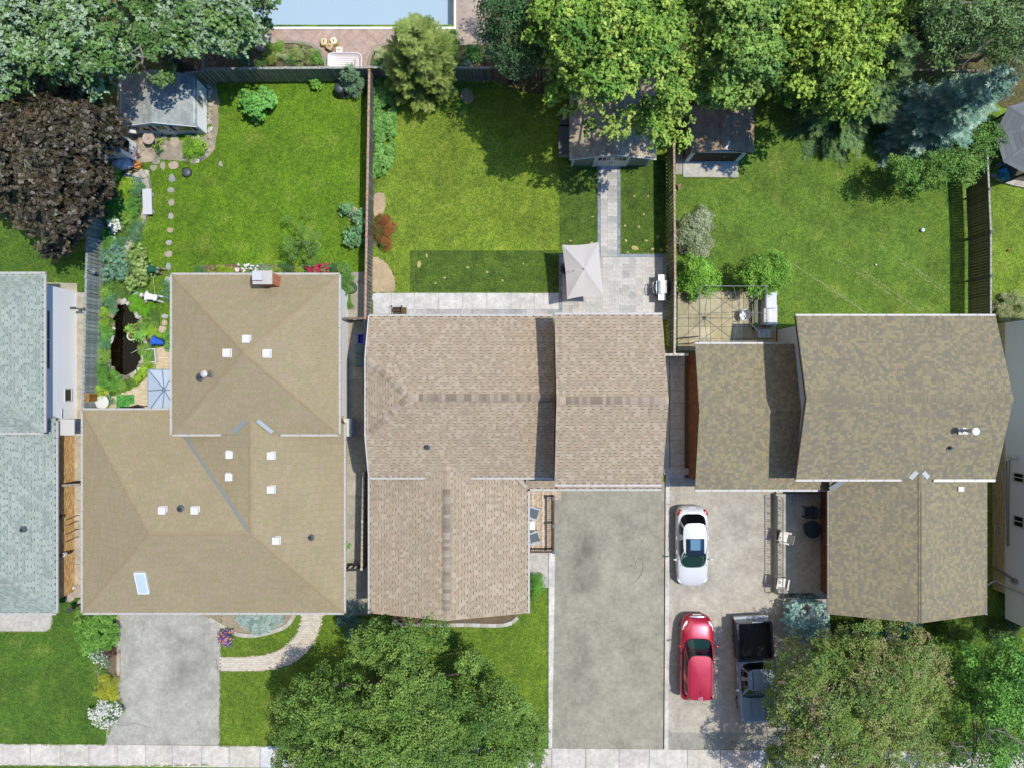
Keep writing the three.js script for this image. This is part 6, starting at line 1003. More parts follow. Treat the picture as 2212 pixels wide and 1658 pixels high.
shrub('juniper', 'yellow green spreading juniper beside the person in green', 294, 580, 30, 48, 1.5, ['#7d9648', '#8aa254', '#6f893f', '#97aa60'], { kind: 'feather', scale: 0.6, r: [0.25, 0.45], dens: 8 });
shrub('lawn_mound', 'smooth round bright green moss mound by the pond', 306, 656, 28, 24, 0.35, ['#69a618', '#74b020', '#5f9a14'], { kind: 'fine', scale: 0.34, r: [0.12, 0.18], dens: 26, per: 44, amp: 0.05, dome: 0.3, category: 'mound' });
shrub('shed_shrub', 'bright clipped shrub in front of the white shed', 414, 320, 26, 22, 0.8, ['#7da826', '#8bb430', '#6c981f'], { kind: 'oval', scale: 0.45, dens: 13, amp: 0.06 });
shrub('shed_shrub', 'small lime plant beside the birdbath', 338, 312, 10, 12, 0.5, ['#8fae2c', '#7d9c26'], { kind: 'broad', scale: 0.35, category: 'plant' });
shrub('shed_shrub', 'leafy plant under the copper tree', 244, 368, 14, 18, 0.7, ['#5f9a26', '#6fa830'], { kind: 'oval', scale: 0.5, category: 'plant' });
shrub('shed_shrub', 'lime leaved plant at the corner of the stone edge', 436, 318, 8, 14, 0.5, ['#9dbb3a', '#8bad30'], { kind: 'broad', scale: 0.35, category: 'plant' });
shrub('water_plant', 'leafy plant standing in the pond', 282, 708, 12, 9, 0.4, ['#7fa62e', '#8fb43a', '#5f8a3a'], { kind: 'broad', scale: 0.35, category: 'plant' });
shrub('water_plant', 'leafy plant overhanging the pond', 303, 727, 13, 12, 0.4, ['#5f9434', '#6fa340'], { kind: 'broad', scale: 0.38, category: 'plant' });
// far yard
shrub('dry_grass_clump', 'straw coloured bushy grass beside the white sided house', 2185, 668, 40, 30, 0.6, ['#8a9a5c', '#a3a878', '#7d8f4a', '#b0b088'], { kind: 'fine', scale: 0.6, category: 'plant', dens: 8 });
shrub('ground_vine', 'yellow green vine along the gazebo', 2148, 330, 18, 40, 0.5, ['#8fa636', '#7d962e', '#a0b048'], { kind: 'oval', scale: 0.5, category: 'plant', dens: 8 });
// bare forked branches sticking out of the ragged tree and the vivid tree
function bareBranch(label, pts) { const t = thing('bare_branch', label, 'branch', [0, 0, 0], 0, 'bare branches'), s = []; const q = pts.map(([u, v, h]) => at(u, v, h)); for (let i = 0; i < q.length - 1; i++) s.push(limbTube(q[i], q[i + 1], 0.05 - i * 0.012, 0.035 - i * 0.012, 0.02)); for (let i = 0; i < 12; i++) { const k = Math.floor(PR(0, q.length - 1)), a = q[k].clone().lerp(q[k + 1], prng()); s.push(limbTube(a, a.clone().add(V(PR(-0.9, 0.9), PR(-0.2, 0.6), PR(-0.5, 0.9))), 0.018, 0.006)); } mesh('twigs', join(s), paleBark, t); }
bareBranch('pale bare branch reaching over the spruce tops', [[2230, 90, 9], [2180, 70, 9.2], [2120, 100, 9.3], [2080, 140, 9]]);
bareBranch('pale bare branch hanging beside the ragged tree', [[2240, 60, 9.4], [2200, 110, 9.6], [2180, 150, 9], [2190, 190, 8]]);
bareBranch('pale bare branch lying over the vivid green tree', [[2260, 1640, 7], [2200, 1600, 7.2], [2150, 1575, 7.1], [2120, 1590, 6.8]]);
bareBranch('pale bare twigs between the two front trees', [[2120, 1660, 7.3], [2080, 1610, 7.6], [2050, 1600, 7.4]]);
bareBranch('pale bare branch above the white shed roof', [[300, 100, 11.2], [306, 140, 11.3], [312, 168, 9.5], [304, 182, 8]]);
{ // pale dry lines left by the seeder on the lawn behind the right house
  const list = []; for (let k = 0; k < 12; k++) { const u0 = 1690 + k * 26 + PR(-8, 8), v0 = 560 + (k % 4) * 22 + PR(-10, 10) - k * 4, L = PR(120, 300); for (let d = 0; d < L; d += 2.2) { if (fbm(d * 0.05, k * 3.3, 4) < -0.12) continue; const u = u0 + d * 0.83 + PR(-1.2, 1.2), v = v0 + d * 0.56 + PR(-1.2, 1.2); if (u > 2040 || v > 676) continue; list.push({ p: at(u, v, 0).setY(0.01), q: facing(UP, prng() * 6), s: V(PR(0.12, 0.24), 0.08, PR(0.12, 0.24)), c: ppick(['#a8ac7c', '#b5b58c', '#98a468']) }); } }
  const g = thing('seed_lines', 'thin pale diagonal lines of dry grass on the lawn with the white ball', 'dry grass'); g.userData.kind = 'stuff'; instances(g, 'dry_blades', CL.blade[0], leafMat(0.9, 0), list);
}

{ // grass growing over hard edges
  const list = [], run = (pts, amp = 1.6, n = 0.55) => { for (let i = 0; i < pts.length - 1; i++) { const [a, b] = pts[i], [c, d] = pts[i + 1], L = Math.hypot(c - a, d - b); for (let t = 0; t < L; t += n) { if (fbm(t * 0.09 + a, b * 0.1, 33) < -0.1) continue; const f = t / L, u = a + (c - a) * f + PR(-amp, amp), v = b + (d - b) * f + PR(-amp, amp); list.push({ p: at(u, v, 0).setY(0.005), q: facing(UP, prng() * 6), s: V(PR(0.12, 0.3), PR(0.12, 0.24), PR(0.12, 0.3)), c: ppick(['#6f8a2c', '#7d9438', '#62802a', '#8f9a48', '#9aa05a']) }); } } };
  run([[478, 1330], [477, 1418]]); run([[476, 1448], [474, 1607]]); run([[-20, 1605], [226, 1607]]); run([[474, 1609], [600, 1611]]); run([[477, 1417], [530, 1416], [570, 1413], [600, 1403], [622, 1389], [638, 1371], [648, 1350], [651, 1324]]); run([[477, 1449], [560, 1449], [595, 1445], [630, 1434], [655, 1417], [676, 1393], [688, 1369], [694, 1345]]); run([[1184, 1270], [1183.5, 1614]]); run([[1160, 1614], [1190, 1615]]); run([[1475, 384], [1595, 385]]); run([[1595, 350], [1595, 385]]); run([[1676, 630], [1677, 690]]); run([[806, 632], [1207, 632]], 0.8); run([[1290, 362], [1290, 548]], 0.6); run([[1340, 362], [1340, 548], [1437, 548]], 0.6); run([[448, 1650], [300, 1653], [-20, 1652]]); run([[113, 1330], [110, 1357], [98, 1364], [-10, 1364]]); run([[440, 176], [797, 174]], 1.2); run([[2098, 400], [2106, 680]], 1.4); run([[1441, 395], [1441, 545]], 1.2, 0.8); run([[256, 1518], [228, 1603]]); run([[322, 400], [323, 440], [314, 478], [286, 526]], 1.4);
  const g = thing('grass_fringe', 'rough grass blades overgrowing the edges of paths and driveways', 'grass'); g.userData.kind = 'stuff'; instances(g, 'blades', CL.blade[1], leafMat(0.9, 0), list);
}

// ---------------------------------------------------------------- vehicles
function loft(rings, closeEnds = true, closed = true) { // rings of equal point count, smooth
  const n = rings[0].length, p = [], idx = [], uv = [];
  rings.forEach((r, i) => r.forEach((q, j) => { p.push(q.x, q.y, q.z); uv.push(j / n, i); }));
  const m = closed ? n : n - 1;
  for (let i = 0; i < rings.length - 1; i++) for (let j = 0; j < m; j++) { const a = i * n + j, b = i * n + (j + 1) % n, c = a + n, d = b + n; idx.push(a, b, c, b, d, c); }
  if (closeEnds) for (const [k, flip] of [[0, true], [rings.length - 1, false]]) { const c = rings[k].reduce((a, b) => a.add(b), V(0, 0, 0)).multiplyScalar(1 / n), ci = p.length / 3; p.push(c.x, c.y, c.z); uv.push(0, 0); for (let j = 0; j < m; j++) { const a = k * n + j, b = k * n + (j + 1) % n; flip ? idx.push(ci, b, a) : idx.push(ci, a, b); } }
  const g = new THREE.BufferGeometry(); g.setIndex(idx); g.setAttribute('position', new THREE.Float32BufferAttribute(p, 3)); g.setAttribute('uv', new THREE.Float32BufferAttribute(uv, 2)); g.computeVertexNormals(); return g;
}
const lerpTable = (t, z) => { // smooth interpolation through the rows
  let i = 0; while (i < t.length - 2 && z > t[i + 1][0]) i++;
  const a = t[i], b = t[i + 1], p = t[Math.max(0, i - 1)], q = t[Math.min(t.length - 1, i + 2)], h = b[0] - a[0], k = Math.max(0, Math.min(1, (z - a[0]) / h));
  return a.slice(1).map((x, j) => { const y = b[j + 1], m0 = h * (y - p[j + 1]) / ((b[0] - p[0]) || 1), m1 = h * (q[j + 1] - x) / ((q[0] - a[0]) || 1), k2 = k * k, k3 = k2 * k; return (2 * k3 - 3 * k2 + 1) * x + (k3 - 2 * k2 + k) * m0 + (-2 * k3 + 3 * k2) * y + (k3 - k2) * m1; });
};
function bodyLoft(table, n = 44) { // table rows: z, half width, bottom, shoulder height, crown height
  const rings = [], z0 = table[0][0], z1 = table.at(-1)[0];
  for (let i = 0; i <= n; i++) {
    const f = i / n, z = z0 + (z1 - z0) * (0.5 - 0.5 * Math.cos(Math.PI * f)) , [w, b, s, c] = lerpTable(table, z);
    const h = [[0.6, b], [0.92, b + 0.02], [1, b + 0.14], [1.0, b + (s - b) * 0.55], [0.985, s - 0.14], [0.95, s - 0.04], [0.88, s + (c - s) * 0.35], [0.6, s + (c - s) * 0.85], [0.3, c]];
    rings.push([...h.map(([x, y]) => V(x * w, y, z)), V(0, c + 0.004, z), ...h.slice().reverse().map(([x, y]) => V(-x * w, y, z))]);
  }
  return loft(rings);
}
function outlineRing(z0, z1, w, y, n, front = 3.2, crownZ = 0) { // super-ellipse outline, index 0 at the front
  const c = (z0 + z1) / 2, L = (z1 - z0) / 2, r = [];
  for (let i = 0; i < n; i++) { const a = i / n * Math.PI * 2, e = 2 / front, cs = Math.cos(a), sn = Math.sin(a); r.push(V(Math.sign(sn) * Math.abs(sn) ** e * w, y, c + Math.sign(cs) * Math.abs(cs) ** e * L)); }
  return r;
}
function vehicle(label, category, name, foot, turn, o) {
  const v = thing(name, label, category, foot, turn);
  const paint = new THREE.MeshPhysicalMaterial({ color: o.paint, roughness: 0.35, metalness: o.metal || 0, clearcoat: 1, clearcoatRoughness: 0.06, side: THREE.DoubleSide });
  const trim = M('#16181a', 0.5), pane = new THREE.MeshPhysicalMaterial({ color: o.glass || '#9db8ac', roughness: 0.03, transmission: 1, thickness: 0, side: THREE.DoubleSide });
  const body = mesh('body', bodyLoft(o.table), paint, v);
  // greenhouse
  const n = 96, g = o.house, lo = outlineRing(g.z0, g.z1, g.w, g.y0, n, 4.2), hi = outlineRing(g.t0, g.t1, g.tw, g.y1, n, 4.2);
  const ringAt = (k) => lo.map((p, i) => p.clone().lerp(hi[i], k).addScaledVector(V(p.x, 0, 0).normalize(), 0.035 * Math.sin(Math.PI * k)));
  const band = (i0, i1, k0, k1, out) => { const rings = []; for (let k = 0; k <= 4; k++) { const r = ringAt(k0 + (k1 - k0) * k / 4), row = []; for (let i = i0; i <= i1; i++) { const q = r[(i + n) % n].clone(); q.x += Math.sign(q.x) * out; q.z += (q.z > (g.z0 + g.z1) / 2 ? 1 : -1) * out; row.push(q); } rings.push(row); } return loft(rings, false, false); };
  // roof dome
  const rings = [hi]; for (let k = 1; k <= 6; k++) { const f = k / 6; rings.push(hi.map(p => V(p.x * (1 - f), g.y1 + g.dome * (1 - (1 - f) ** 2), (g.t0 + g.t1) / 2 + (p.z - (g.t0 + g.t1) / 2) * (1 - f)))); }
  const roof = mesh('roof', loft(rings, false), paint, v);
  // pillars and panes: windscreen (index near 0), rear window (near n/2), side windows
  const wf = g.wf || 12, wr = g.wr || 12;
  mesh('pillars', join([band(wf, wf + 3, 0, 1, 0), band(-wf - 3, -wf, 0, 1, 0), band(n / 2 - wr - 3, n / 2 - wr, 0, 1, 0), band(n / 2 + wr, n / 2 + wr + 3, 0, 1, 0), band(24, 25, 0, 1, 0.002), band(71, 72, 0, 1, 0.002)]), paint, v);
  mesh('windscreen', band(-wf, wf, 0.04, 0.97, 0), pane, v); mesh('windscreen_frame', join([band(-wf, wf, 0, 0.05, 0.006), band(-wf, wf, 0.95, 1, 0.004), band(wf - 1, wf, 0.03, 0.97, 0.004), band(-wf, -wf + 1, 0.03, 0.97, 0.004)]), trim, v);
  const back = M('#0b0d0f', 0.06, {}, 'glass'); mesh('rear_window', band(n / 2 - wr, n / 2 + wr, 0.03, 0.97, 0), back, v);
  for (const [a, b] of [[wf + 3, 24], [25, n / 2 - wr - 3]]) { mesh('side_window', band(a, b, 0.05, 0.95, 0), back, v); mesh('side_window', band(n - b, n - a, 0.05, 0.95, 0), back, v); }
  mesh('window_trim', join([band(wf + 3, n / 2 - wr - 3, 0, 0.05, 0.006), band(n / 2 + wr + 3, n - wf - 3, 0, 0.05, 0.006)]), trim, v);
  // cabin: dashboard, seats, wheel
  const cab = mesh('cabin', join([boxGeo(g.w * 1.9, 0.02, (g.z1 - g.z0) * 0.9, 0, g.y0 - 0.005, (g.z0 + g.z1) / 2)]), M('#3d4340', 0.9), v);
  mesh('dashboard', new THREE.SphereGeometry(1, 18, 10).scale(g.w * 0.86, 0.1, 0.36).translate(0, g.y0 + 0.01, g.z1 - 0.42), M('#5a655f', 0.8), cab);
  for (const k of [-1, 1]) mesh('seat', new THREE.SphereGeometry(1, 14, 10).scale(0.25, 0.34, 0.13).translate(k * g.w * 0.47, g.y0 + 0.12, g.z1 - 1.15), M('#6b7069', 0.9), cab);
  mesh('steering_wheel', new THREE.TorusGeometry(0.17, 0.018, 8, 22).rotateX(-0.9).translate(g.w * 0.45, g.y0 + 0.12, g.z1 - 0.72), trim, cab);
  // wheels
  const tyreG = new THREE.TorusGeometry(o.wheel * 0.74, o.wheel * 0.27, 12, 26).rotateY(Math.PI / 2), rimG = new THREE.CylinderGeometry(o.wheel * 0.62, o.wheel * 0.62, 0.16, 20).rotateZ(Math.PI / 2), spokeG = boxGeo(0.04, o.wheel * 1.1, 0.06), archG = new THREE.CylinderGeometry(o.wheel * 1.16, o.wheel * 1.16, 0.05, 24).rotateZ(Math.PI / 2);
  for (const z of o.axles) for (const k of [-1, 1]) {
    const w = mesh('wheel', tyreG, M('#17181a', 0.9), v); w.position.set(k * o.track, o.wheel, z); mesh('rim', rimG, M('#a9adb0', 0.3, { metalness: 0.8 }, 'rim'), w); for (let s = 0; s < 3; s++) { const sp = mesh('spoke', spokeG, M('#c5c8ca', 0.3, { metalness: 0.8 }, 'rim'), w); sp.position.x = k * 0.09; sp.rotation.x = s * Math.PI / 3; }
    const a = mesh('wheel_arch', archG, M('#101113', 0.9), v); a.position.set(k * (o.track - 0.02), o.wheel + 0.03, z);
  }
  for (const k of [-1, 1]) { // mirrors, lamps, handles
    const m = mesh('mirror', new THREE.SphereGeometry(1, 12, 8).scale(0.13, 0.075, 0.065).translate(k * (g.w + 0.24), g.y0 + 0.06, g.z1 - 0.55), o.mirror ? M(o.mirror, 0.25) : paint, v); mesh('mirror_arm', boxGeo(0.16, 0.04, 0.06, k * (g.w + 0.1), g.y0 + 0.02, g.z1 - 0.55), trim, m);
    const F = o.table.at(-1), B = o.table[0], hl = o.headlamp, tl = o.tail;
    mesh('headlight', new THREE.SphereGeometry(1, 14, 10).scale(...hl.s).rotateY(k * hl.r).translate(k * hl.p[0], hl.p[1], hl.p[2]), M('#dfe5e8', 0.08), v);
    mesh('tail_light', new THREE.SphereGeometry(1, 14, 10).scale(...tl.s).rotateY(k * tl.r).translate(k * tl.p[0], tl.p[1], tl.p[2]), M('#9e1418', 0.15), v);
    for (const z of o.handles || []) mesh('door_handle', boxGeo(0.03, 0.03, 0.2, k * (o.handleX || 0.93), 0.86, z), o.mirror ? M(o.mirror, 0.25) : paint, v);
  }
  return { v, paint, trim, roof, pane, hi };
}
{ // white hatchback, nose towards the street
  const { v } = vehicle('white car with dark glass roof panel parked behind the red car', 'car', 'parked_car', at(1488, 1174, 0), 0.01, {
    paint: '#c4c4c1', wheel: 0.32, track: 0.78, axles: [-1.38, 1.36],
    table: [[-2.36, 0.5, 0.4, 0.58, 0.6], [-2.31, 0.66, 0.34, 0.7, 0.74], [-2.18, 0.79, 0.27, 0.86, 0.92], [-1.9, 0.88, 0.22, 0.95, 1.0], [-1.0, 0.92, 0.2, 0.97, 0.98], [0.4, 0.92, 0.2, 0.95, 0.96], [1.1, 0.91, 0.2, 0.9, 0.98], [1.7, 0.88, 0.22, 0.82, 0.9], [2.0, 0.81, 0.24, 0.72, 0.8], [2.2, 0.69, 0.28, 0.62, 0.69], [2.31, 0.54, 0.33, 0.54, 0.59], [2.36, 0.36, 0.38, 0.48, 0.5]],
    house: { z0: -2.02, z1: 1.22, w: 0.8, y0: 0.94, t0: -1.5, t1: 0.36, tw: 0.67, y1: 1.42, dome: 0.06, wf: 14, wr: 14 }, headlamp: { s: [0.14, 0.07, 0.2], r: -0.5, p: [0.72, 0.68, 1.92] }, tail: { s: [0.1, 0.07, 0.22], r: 0.5, p: [0.76, 0.9, -2.02] }, handles: [-0.55, 0.25] });
  const p = mesh('roof_panel', (() => { const s = new Soup(); for (let i = 0; i < 10; i++) for (let j = 0; j < 10; j++) { const f = (a, b) => { const x = -0.53 + a * 0.106, z = -0.62 + b / 10 * 0.98; return V(x, 1.433 + 0.058 * (1 - Math.max(Math.abs(x) / 0.62, Math.abs(z + 0.57) / 0.95) ** 2), z); }; s.quad(f(i, j), f(i, j + 1), f(i + 1, j + 1), f(i + 1, j)); } return s.geo(); })(), M('#1c2530', 0.05), v);
  mesh('sunroof_glass', boxGeo(0.56, 0.008, 0.62, 0, 1.496, -0.28), M('#567a8a', 0.12), p);
  mesh('antenna', cyl(0.012, 0.006, 0.1, 0, 1.46, -1.2), M('#55585a', 0.5), v);
  mesh('number_plate', boxGeo(0.4, 0.02, 0.1, 0, 0.8, -2.26), M('#b8bdc4', 0.4), v);
}
{ // red crossover, nose towards the house
  const { v, paint, trim } = vehicle('red car parked nose towards the house beside the kerb', 'car', 'parked_car', at(1497.5, 1409, 0), Math.PI - 0.02, {
    paint: '#a30d26', metal: 0.25, wheel: 0.36, track: 0.82, axles: [-1.5, 1.5], glass: '#8fb5b4',
    table: [[-2.48, 0.62, 0.44, 0.66, 0.7], [-2.43, 0.76, 0.36, 0.84, 0.9], [-2.32, 0.87, 0.29, 0.99, 1.05], [-1.9, 0.94, 0.24, 1.06, 1.08], [-0.8, 0.96, 0.22, 1.06, 1.07], [0.6, 0.96, 0.22, 1.03, 1.05], [1.2, 0.95, 0.22, 0.98, 1.1], [1.8, 0.91, 0.24, 0.91, 1.03], [2.1, 0.85, 0.27, 0.82, 0.95], [2.3, 0.74, 0.31, 0.72, 0.83], [2.42, 0.6, 0.36, 0.62, 0.71], [2.47, 0.42, 0.42, 0.54, 0.6]],
    house: { z0: -2.36, z1: 1.34, w: 0.84, y0: 1.03, t0: -2.1, t1: 0.42, tw: 0.73, y1: 1.62, dome: 0.05, wf: 14, wr: 14 }, headlamp: { s: [0.12, 0.08, 0.34], r: -0.35, p: [0.74, 0.86, 1.86] }, tail: { s: [0.06, 0.16, 0.08], r: 0.3, p: [0.84, 1.02, -2.2] }, handles: [-0.6, 0.3], handleX: 0.97 });
  mesh('hood_crease', join([tube([V(0.42, 1.03, 1.32), V(0.38, 0.99, 1.8), V(0.34, 0.86, 2.2)], 0.012), tube([V(-0.42, 1.03, 1.32), V(-0.38, 0.99, 1.8), V(-0.34, 0.86, 2.2)], 0.012)]), paint, v);
  mesh('grille', new THREE.SphereGeometry(1, 20, 8).scale(0.5, 0.07, 0.1).translate(0, 0.74, 2.36), M('#c9ccd0', 0.15, { metalness: 0.8 }, 'chrome'), v);
  for (const k of [-1, 1]) mesh('roof_groove', tube([V(k * 0.6, 1.632, 0.3), V(k * 0.61, 1.64, -0.8), V(k * 0.6, 1.632, -2.0)], 0.014), trim, v);
  mesh('antenna', tube([V(0, 1.66, -1.55), V(-0.02, 1.74, -1.72), V(0.02, 1.8, -1.82)], 0.01), trim, v);
  mesh('bumper_plate', boxGeo(0.5, 0.03, 0.12, 0, 0.62, 2.42), M('#d5d7d9', 0.4), v);
  // small looped emblem at the rear edge of the roof
  mesh('emblem', join([new THREE.TorusGeometry(0.07, 0.014, 6, 16).rotateX(Math.PI / 2).translate(-0.05, 1.665, -1.98), tube([V(-0.12, 1.668, -1.9), V(-0.12, 1.668, -2.06)], 0.013), tube([V(0.08, 1.668, -1.92), V(0.08, 1.668, -2.06)], 0.013)]), M('#d0c4d6', 0.3), v);
}
{ // dark pickup, nose towards the street
  const { v, paint, trim } = vehicle('dark grey pickup truck with open bed half under the tree', 'pickup truck', 'pickup_truck', at(1620, 1437, 0), 0.055, {
    paint: '#768693', wheel: 0.4, track: 0.88, axles: [-1.75, 1.95], mirror: '#c3c9d6', glass: '#3a4a50',
    table: [[-0.72, 1.0, 0.42, 1.2, 1.22], [0.2, 1.02, 0.36, 1.16, 1.18], [1.2, 1.02, 0.36, 1.12, 1.2], [2.2, 0.99, 0.38, 1.07, 1.17], [2.65, 0.94, 0.4, 1.0, 1.1], [2.88, 0.86, 0.43, 0.92, 1.0], [3.0, 0.74, 0.47, 0.8, 0.86], [3.04, 0.56, 0.52, 0.68, 0.72]],
    house: { z0: -0.7, z1: 1.42, w: 0.92, y0: 1.16, t0: -0.52, t1: 0.72, tw: 0.74, y1: 1.8, dome: 0.05, wf: 14, wr: 14 }, headlamp: { s: [0.12, 0.12, 0.12], r: -0.4, p: [0.8, 0.82, 2.72] }, tail: { s: [0.06, 0.18, 0.07], r: 0, p: [0.98, 0.95, -2.94] }, handles: [-0.25, 0.4], handleX: 1.03 });
  const bed = mesh('bed', join([boxGeo(0.1, 0.72, 2.2, 0.97, 0.82, -1.85), boxGeo(0.1, 0.72, 2.2, -0.97, 0.82, -1.85), boxGeo(1.84, 0.72, 0.08, 0, 0.82, -0.8), boxGeo(2.04, 0.25, 2.24, 0, 0.5, -1.87)]), M('#2d343a', 0.3), v);
  mesh('bed_liner', join([boxGeo(1.82, 0.04, 2.1, 0, 0.66, -1.86), boxGeo(0.03, 0.5, 2.1, 0.9, 0.92, -1.86), boxGeo(0.03, 0.5, 2.1, -0.9, 0.92, -1.86)]), M('#121313', 0.8), bed);
  for (let i = 0; i < 7; i++) mesh('liner_rib', boxGeo(0.08, 0.02, 2.0, -0.72 + i * 0.24, 0.69, -1.86), M('#1a1b1b', 0.8), bed);
  mesh('tailgate', join([boxGeo(2.0, 0.7, 0.1, 0, 0.82, -2.96)]), M('#2d343a', 0.3), v); mesh('tailgate_trim', boxGeo(0.6, 0.015, 0.05, 0.2, 1.18, -2.96), M('#aab4bc', 0.3), v);
  mesh('bumper', new Soup().box(0, 0.55, -3.08, 2.0, 0.2, 0.16).geo(), M('#8d9296', 0.3, { metalness: 0.7 }, 'chrome'), v);
  for (const k of [-1, 1]) { mesh('bed_rail', boxGeo(0.12, 0.03, 2.2, k * 0.97, 1.2, -1.85), M('#22262a', 0.6), v); mesh('roof_rib', boxGeo(0.03, 0.015, 1.1, k * 0.45, 1.845, 0.1), trim, v); mesh('hood_crease', tube([V(k * 0.42, 1.2, 1.5), V(k * 0.4, 1.17, 2.2), V(k * 0.38, 1.04, 2.8)], 0.014), trim, v); }
}

// ---------------------------------------------------------------- garden things
const limbBox = (a, b, w, h) => new Soup().beam(a, b, w, h).geo();
{ // cream umbrella over the patio
  const c = [[1213.6, 529, 2.15], [1293.2, 523, 2.15], [1303.9, 639.5, 2.15], [1224.2, 646.8, 2.15]].map(a => at(...a)), hub = at(1261.4, 581, 2.7), t = thing('patio_umbrella', 'square cream patio umbrella over the paver patio', 'umbrella', [hub.x, 0, hub.z]), s = new Soup(), N = 12, cloth = new THREE.MeshPhysicalMaterial({ color: '#bdb7af', roughness: 0.95, transmission: 0.1, thickness: 0, side: THREE.DoubleSide, bumpMap: grainBump, bumpScale: 0.002 });
  const loc = (p) => V(p.x - hub.x, p.y, p.z - hub.z), H = loc(hub);
  for (let e = 0; e < 4; e++) { const a = loc(c[e]), b = loc(c[(e + 1) % 4]), pt = (i, j) => { const f = i / N, g = j / N, q = a.clone().lerp(b, g), sc = 1 - 0.055 * Math.sin(Math.PI * g) * f, p = H.clone().lerp(q, f * sc); p.y -= 0.10 * Math.sin(Math.PI * g) * f * (1 - f) * 2; p.y += 0.05 * Math.sin(Math.PI * f); return p; }; for (let i = 0; i < N; i++) for (let j = 0; j < N; j++) s.quad(pt(i, j), pt(i, j + 1), pt(i + 1, j + 1), pt(i + 1, j)); }
  const cn = mesh('canopy', s.geo(), cloth, t);
  for (let e = 0; e < 4; e++) mesh('rib', limbBox(V(0, 2.62, 0), loc(c[e]).add(V(0, -0.03, 0)), 0.03, 0.03), M('#4a4643', 0.5), t);
  mesh('pole', cyl(0.03, 0.03, 2.68), M('#4a4643', 0.5), t); mesh('finial', lathe([[0.06, 0], [0.07, 0.03], [0.03, 0.06], [0, 0.08]]).translate(0, 2.68, 0), M('#b5b1ab', 0.5), t); mesh('base_plate', lathe([[0, 0.05], [0.3, 0.05], [0.32, 0.1], [0.06, 0.14], [0.05, 0.35]]), M('#2c2c2e', 0.6), t);
  for (const [u, v] of [[1228, 587], [1239, 586], [1277, 578]]) mesh('loop', new THREE.TorusGeometry(0.05, 0.009, 6, 14).rotateX(Math.PI / 2 + 0.2), M('#55514d', 0.6), cn).position.copy(loc(at(u, v, 2.42)));
}
function patioChair(label, p, turn, hex, group, cushion) { // armchair with slatted back
  const t = thing('patio_chair', label, 'chair', p, turn, group), m = M(hex, 0.6), c = M(cushion || hex, 0.8);
  mesh('seat', new THREE.BoxGeometry(0.5, 0.06, 0.5, 4, 1, 4).translate(0, 0.42, 0.02), c, t);
  for (let i = 0; i < 5; i++) mesh('back_slat', limbBox(V(-0.2 + i * 0.1, 0.42, -0.24), V(-0.22 + i * 0.11, 0.95 - Math.abs(i - 2) * 0.03, -0.42), 0.085, 0.02), m, t);
  for (const k of [-1, 1]) { mesh('armrest', boxGeo(0.09, 0.035, 0.62, k * 0.31, 0.62, -0.02), m, t); for (const z of [0.25, -0.25]) mesh('leg', limbBox(V(k * 0.29, 0, z * 1.1), V(k * 0.3, 0.61, z), 0.05, 0.05), m, t); }
  return t;
}
patioChair('dark chair half hidden under the cream umbrella', at(1226, 584, 0.4).setY(0.05), 0.8, '#26262a');
{ // barbecue
  const t = thing('barbecue_grill', 'stainless barbecue with side shelves at the patio fence', 'barbecue', at(1421, 625.5, 0).setY(0.05), -Math.PI / 2), ss = M('#b9bcbf', 0.3, { metalness: 0.75 }, 'steel'), dk = M('#2a2c2e', 0.5);
  mesh('cabinet', boxGeo(0.72, 0.7, 0.5, 0, 0.42, -0.05), dk, t); for (const k of [-1, 1]) { mesh('side_shelf', boxGeo(0.36, 0.04, 0.44, k * 0.56, 0.86, -0.05), M('#8f9189', 0.4, { metalness: 0.6 }, 'shelf'), t); for (const z of [0.2, -0.28]) { const w = mesh('wheel', new THREE.CylinderGeometry(0.07, 0.07, 0.04, 14).rotateZ(Math.PI / 2), dk, t); w.position.set(k * 0.33, 0.07, z); } }
  mesh('firebox', boxGeo(0.74, 0.16, 0.52, 0, 0.84, -0.05), dk, t);
  const lid = mesh('lid', (() => { const r = [[0.26, 0], [0.255, 0.1], [0.2, 0.2], [0.08, 0.25], [-0.08, 0.25], [-0.22, 0.19], [-0.27, 0.08], [-0.27, 0]], s = new Soup(); for (let i = 0; i < r.length - 1; i++) s.quad(V(-0.37, 0.92 + r[i][1], -0.05 + r[i][0]), V(0.37, 0.92 + r[i][1], -0.05 + r[i][0]), V(0.37, 0.92 + r[i + 1][1], -0.05 + r[i + 1][0]), V(-0.37, 0.92 + r[i + 1][1], -0.05 + r[i + 1][0])); for (const k of [-0.37, 0.37]) for (let i = 1; i < r.length - 1; i++) s.tri(V(k, 0.92, -0.31), V(k, 0.92 + r[i][1], -0.05 + r[i][0]), V(k, 0.92 + r[i + 1][1], -0.05 + r[i + 1][0])); return s.geo(); })(), M('#d8dadb', 0.3, { metalness: 0.5 }, 'lid'), t);
  mesh('lid_handle', tube([V(-0.3, 1.0, 0.2), V(-0.28, 1.03, 0.3), V(0.28, 1.03, 0.3), V(0.3, 1.0, 0.2)], 0.016), ss, lid); mesh('lid_emblem', join([boxGeo(0.02, 0.012, 0.09, -0.03, 1.176, -0.05), boxGeo(0.02, 0.012, 0.09, 0.03, 1.176, -0.05), boxGeo(0.06, 0.012, 0.02, 0, 1.176, -0.05)]), dk, lid);
  mesh('control_panel', boxGeo(0.74, 0.12, 0.06, 0, 0.8, 0.25), ss, t); for (let i = 0; i < 5; i++) mesh('knob', new THREE.CylinderGeometry(0.025, 0.03, 0.04, 12).rotateX(Math.PI / 2).translate(-0.28 + i * 0.14, 0.81, 0.3), dk, t);
  mesh('towel_bar', tube([V(-0.3, 0.78, 0.3), V(-0.3, 0.78, 0.42), V(0.3, 0.78, 0.42), V(0.3, 0.78, 0.3)], 0.012), ss, t);
}
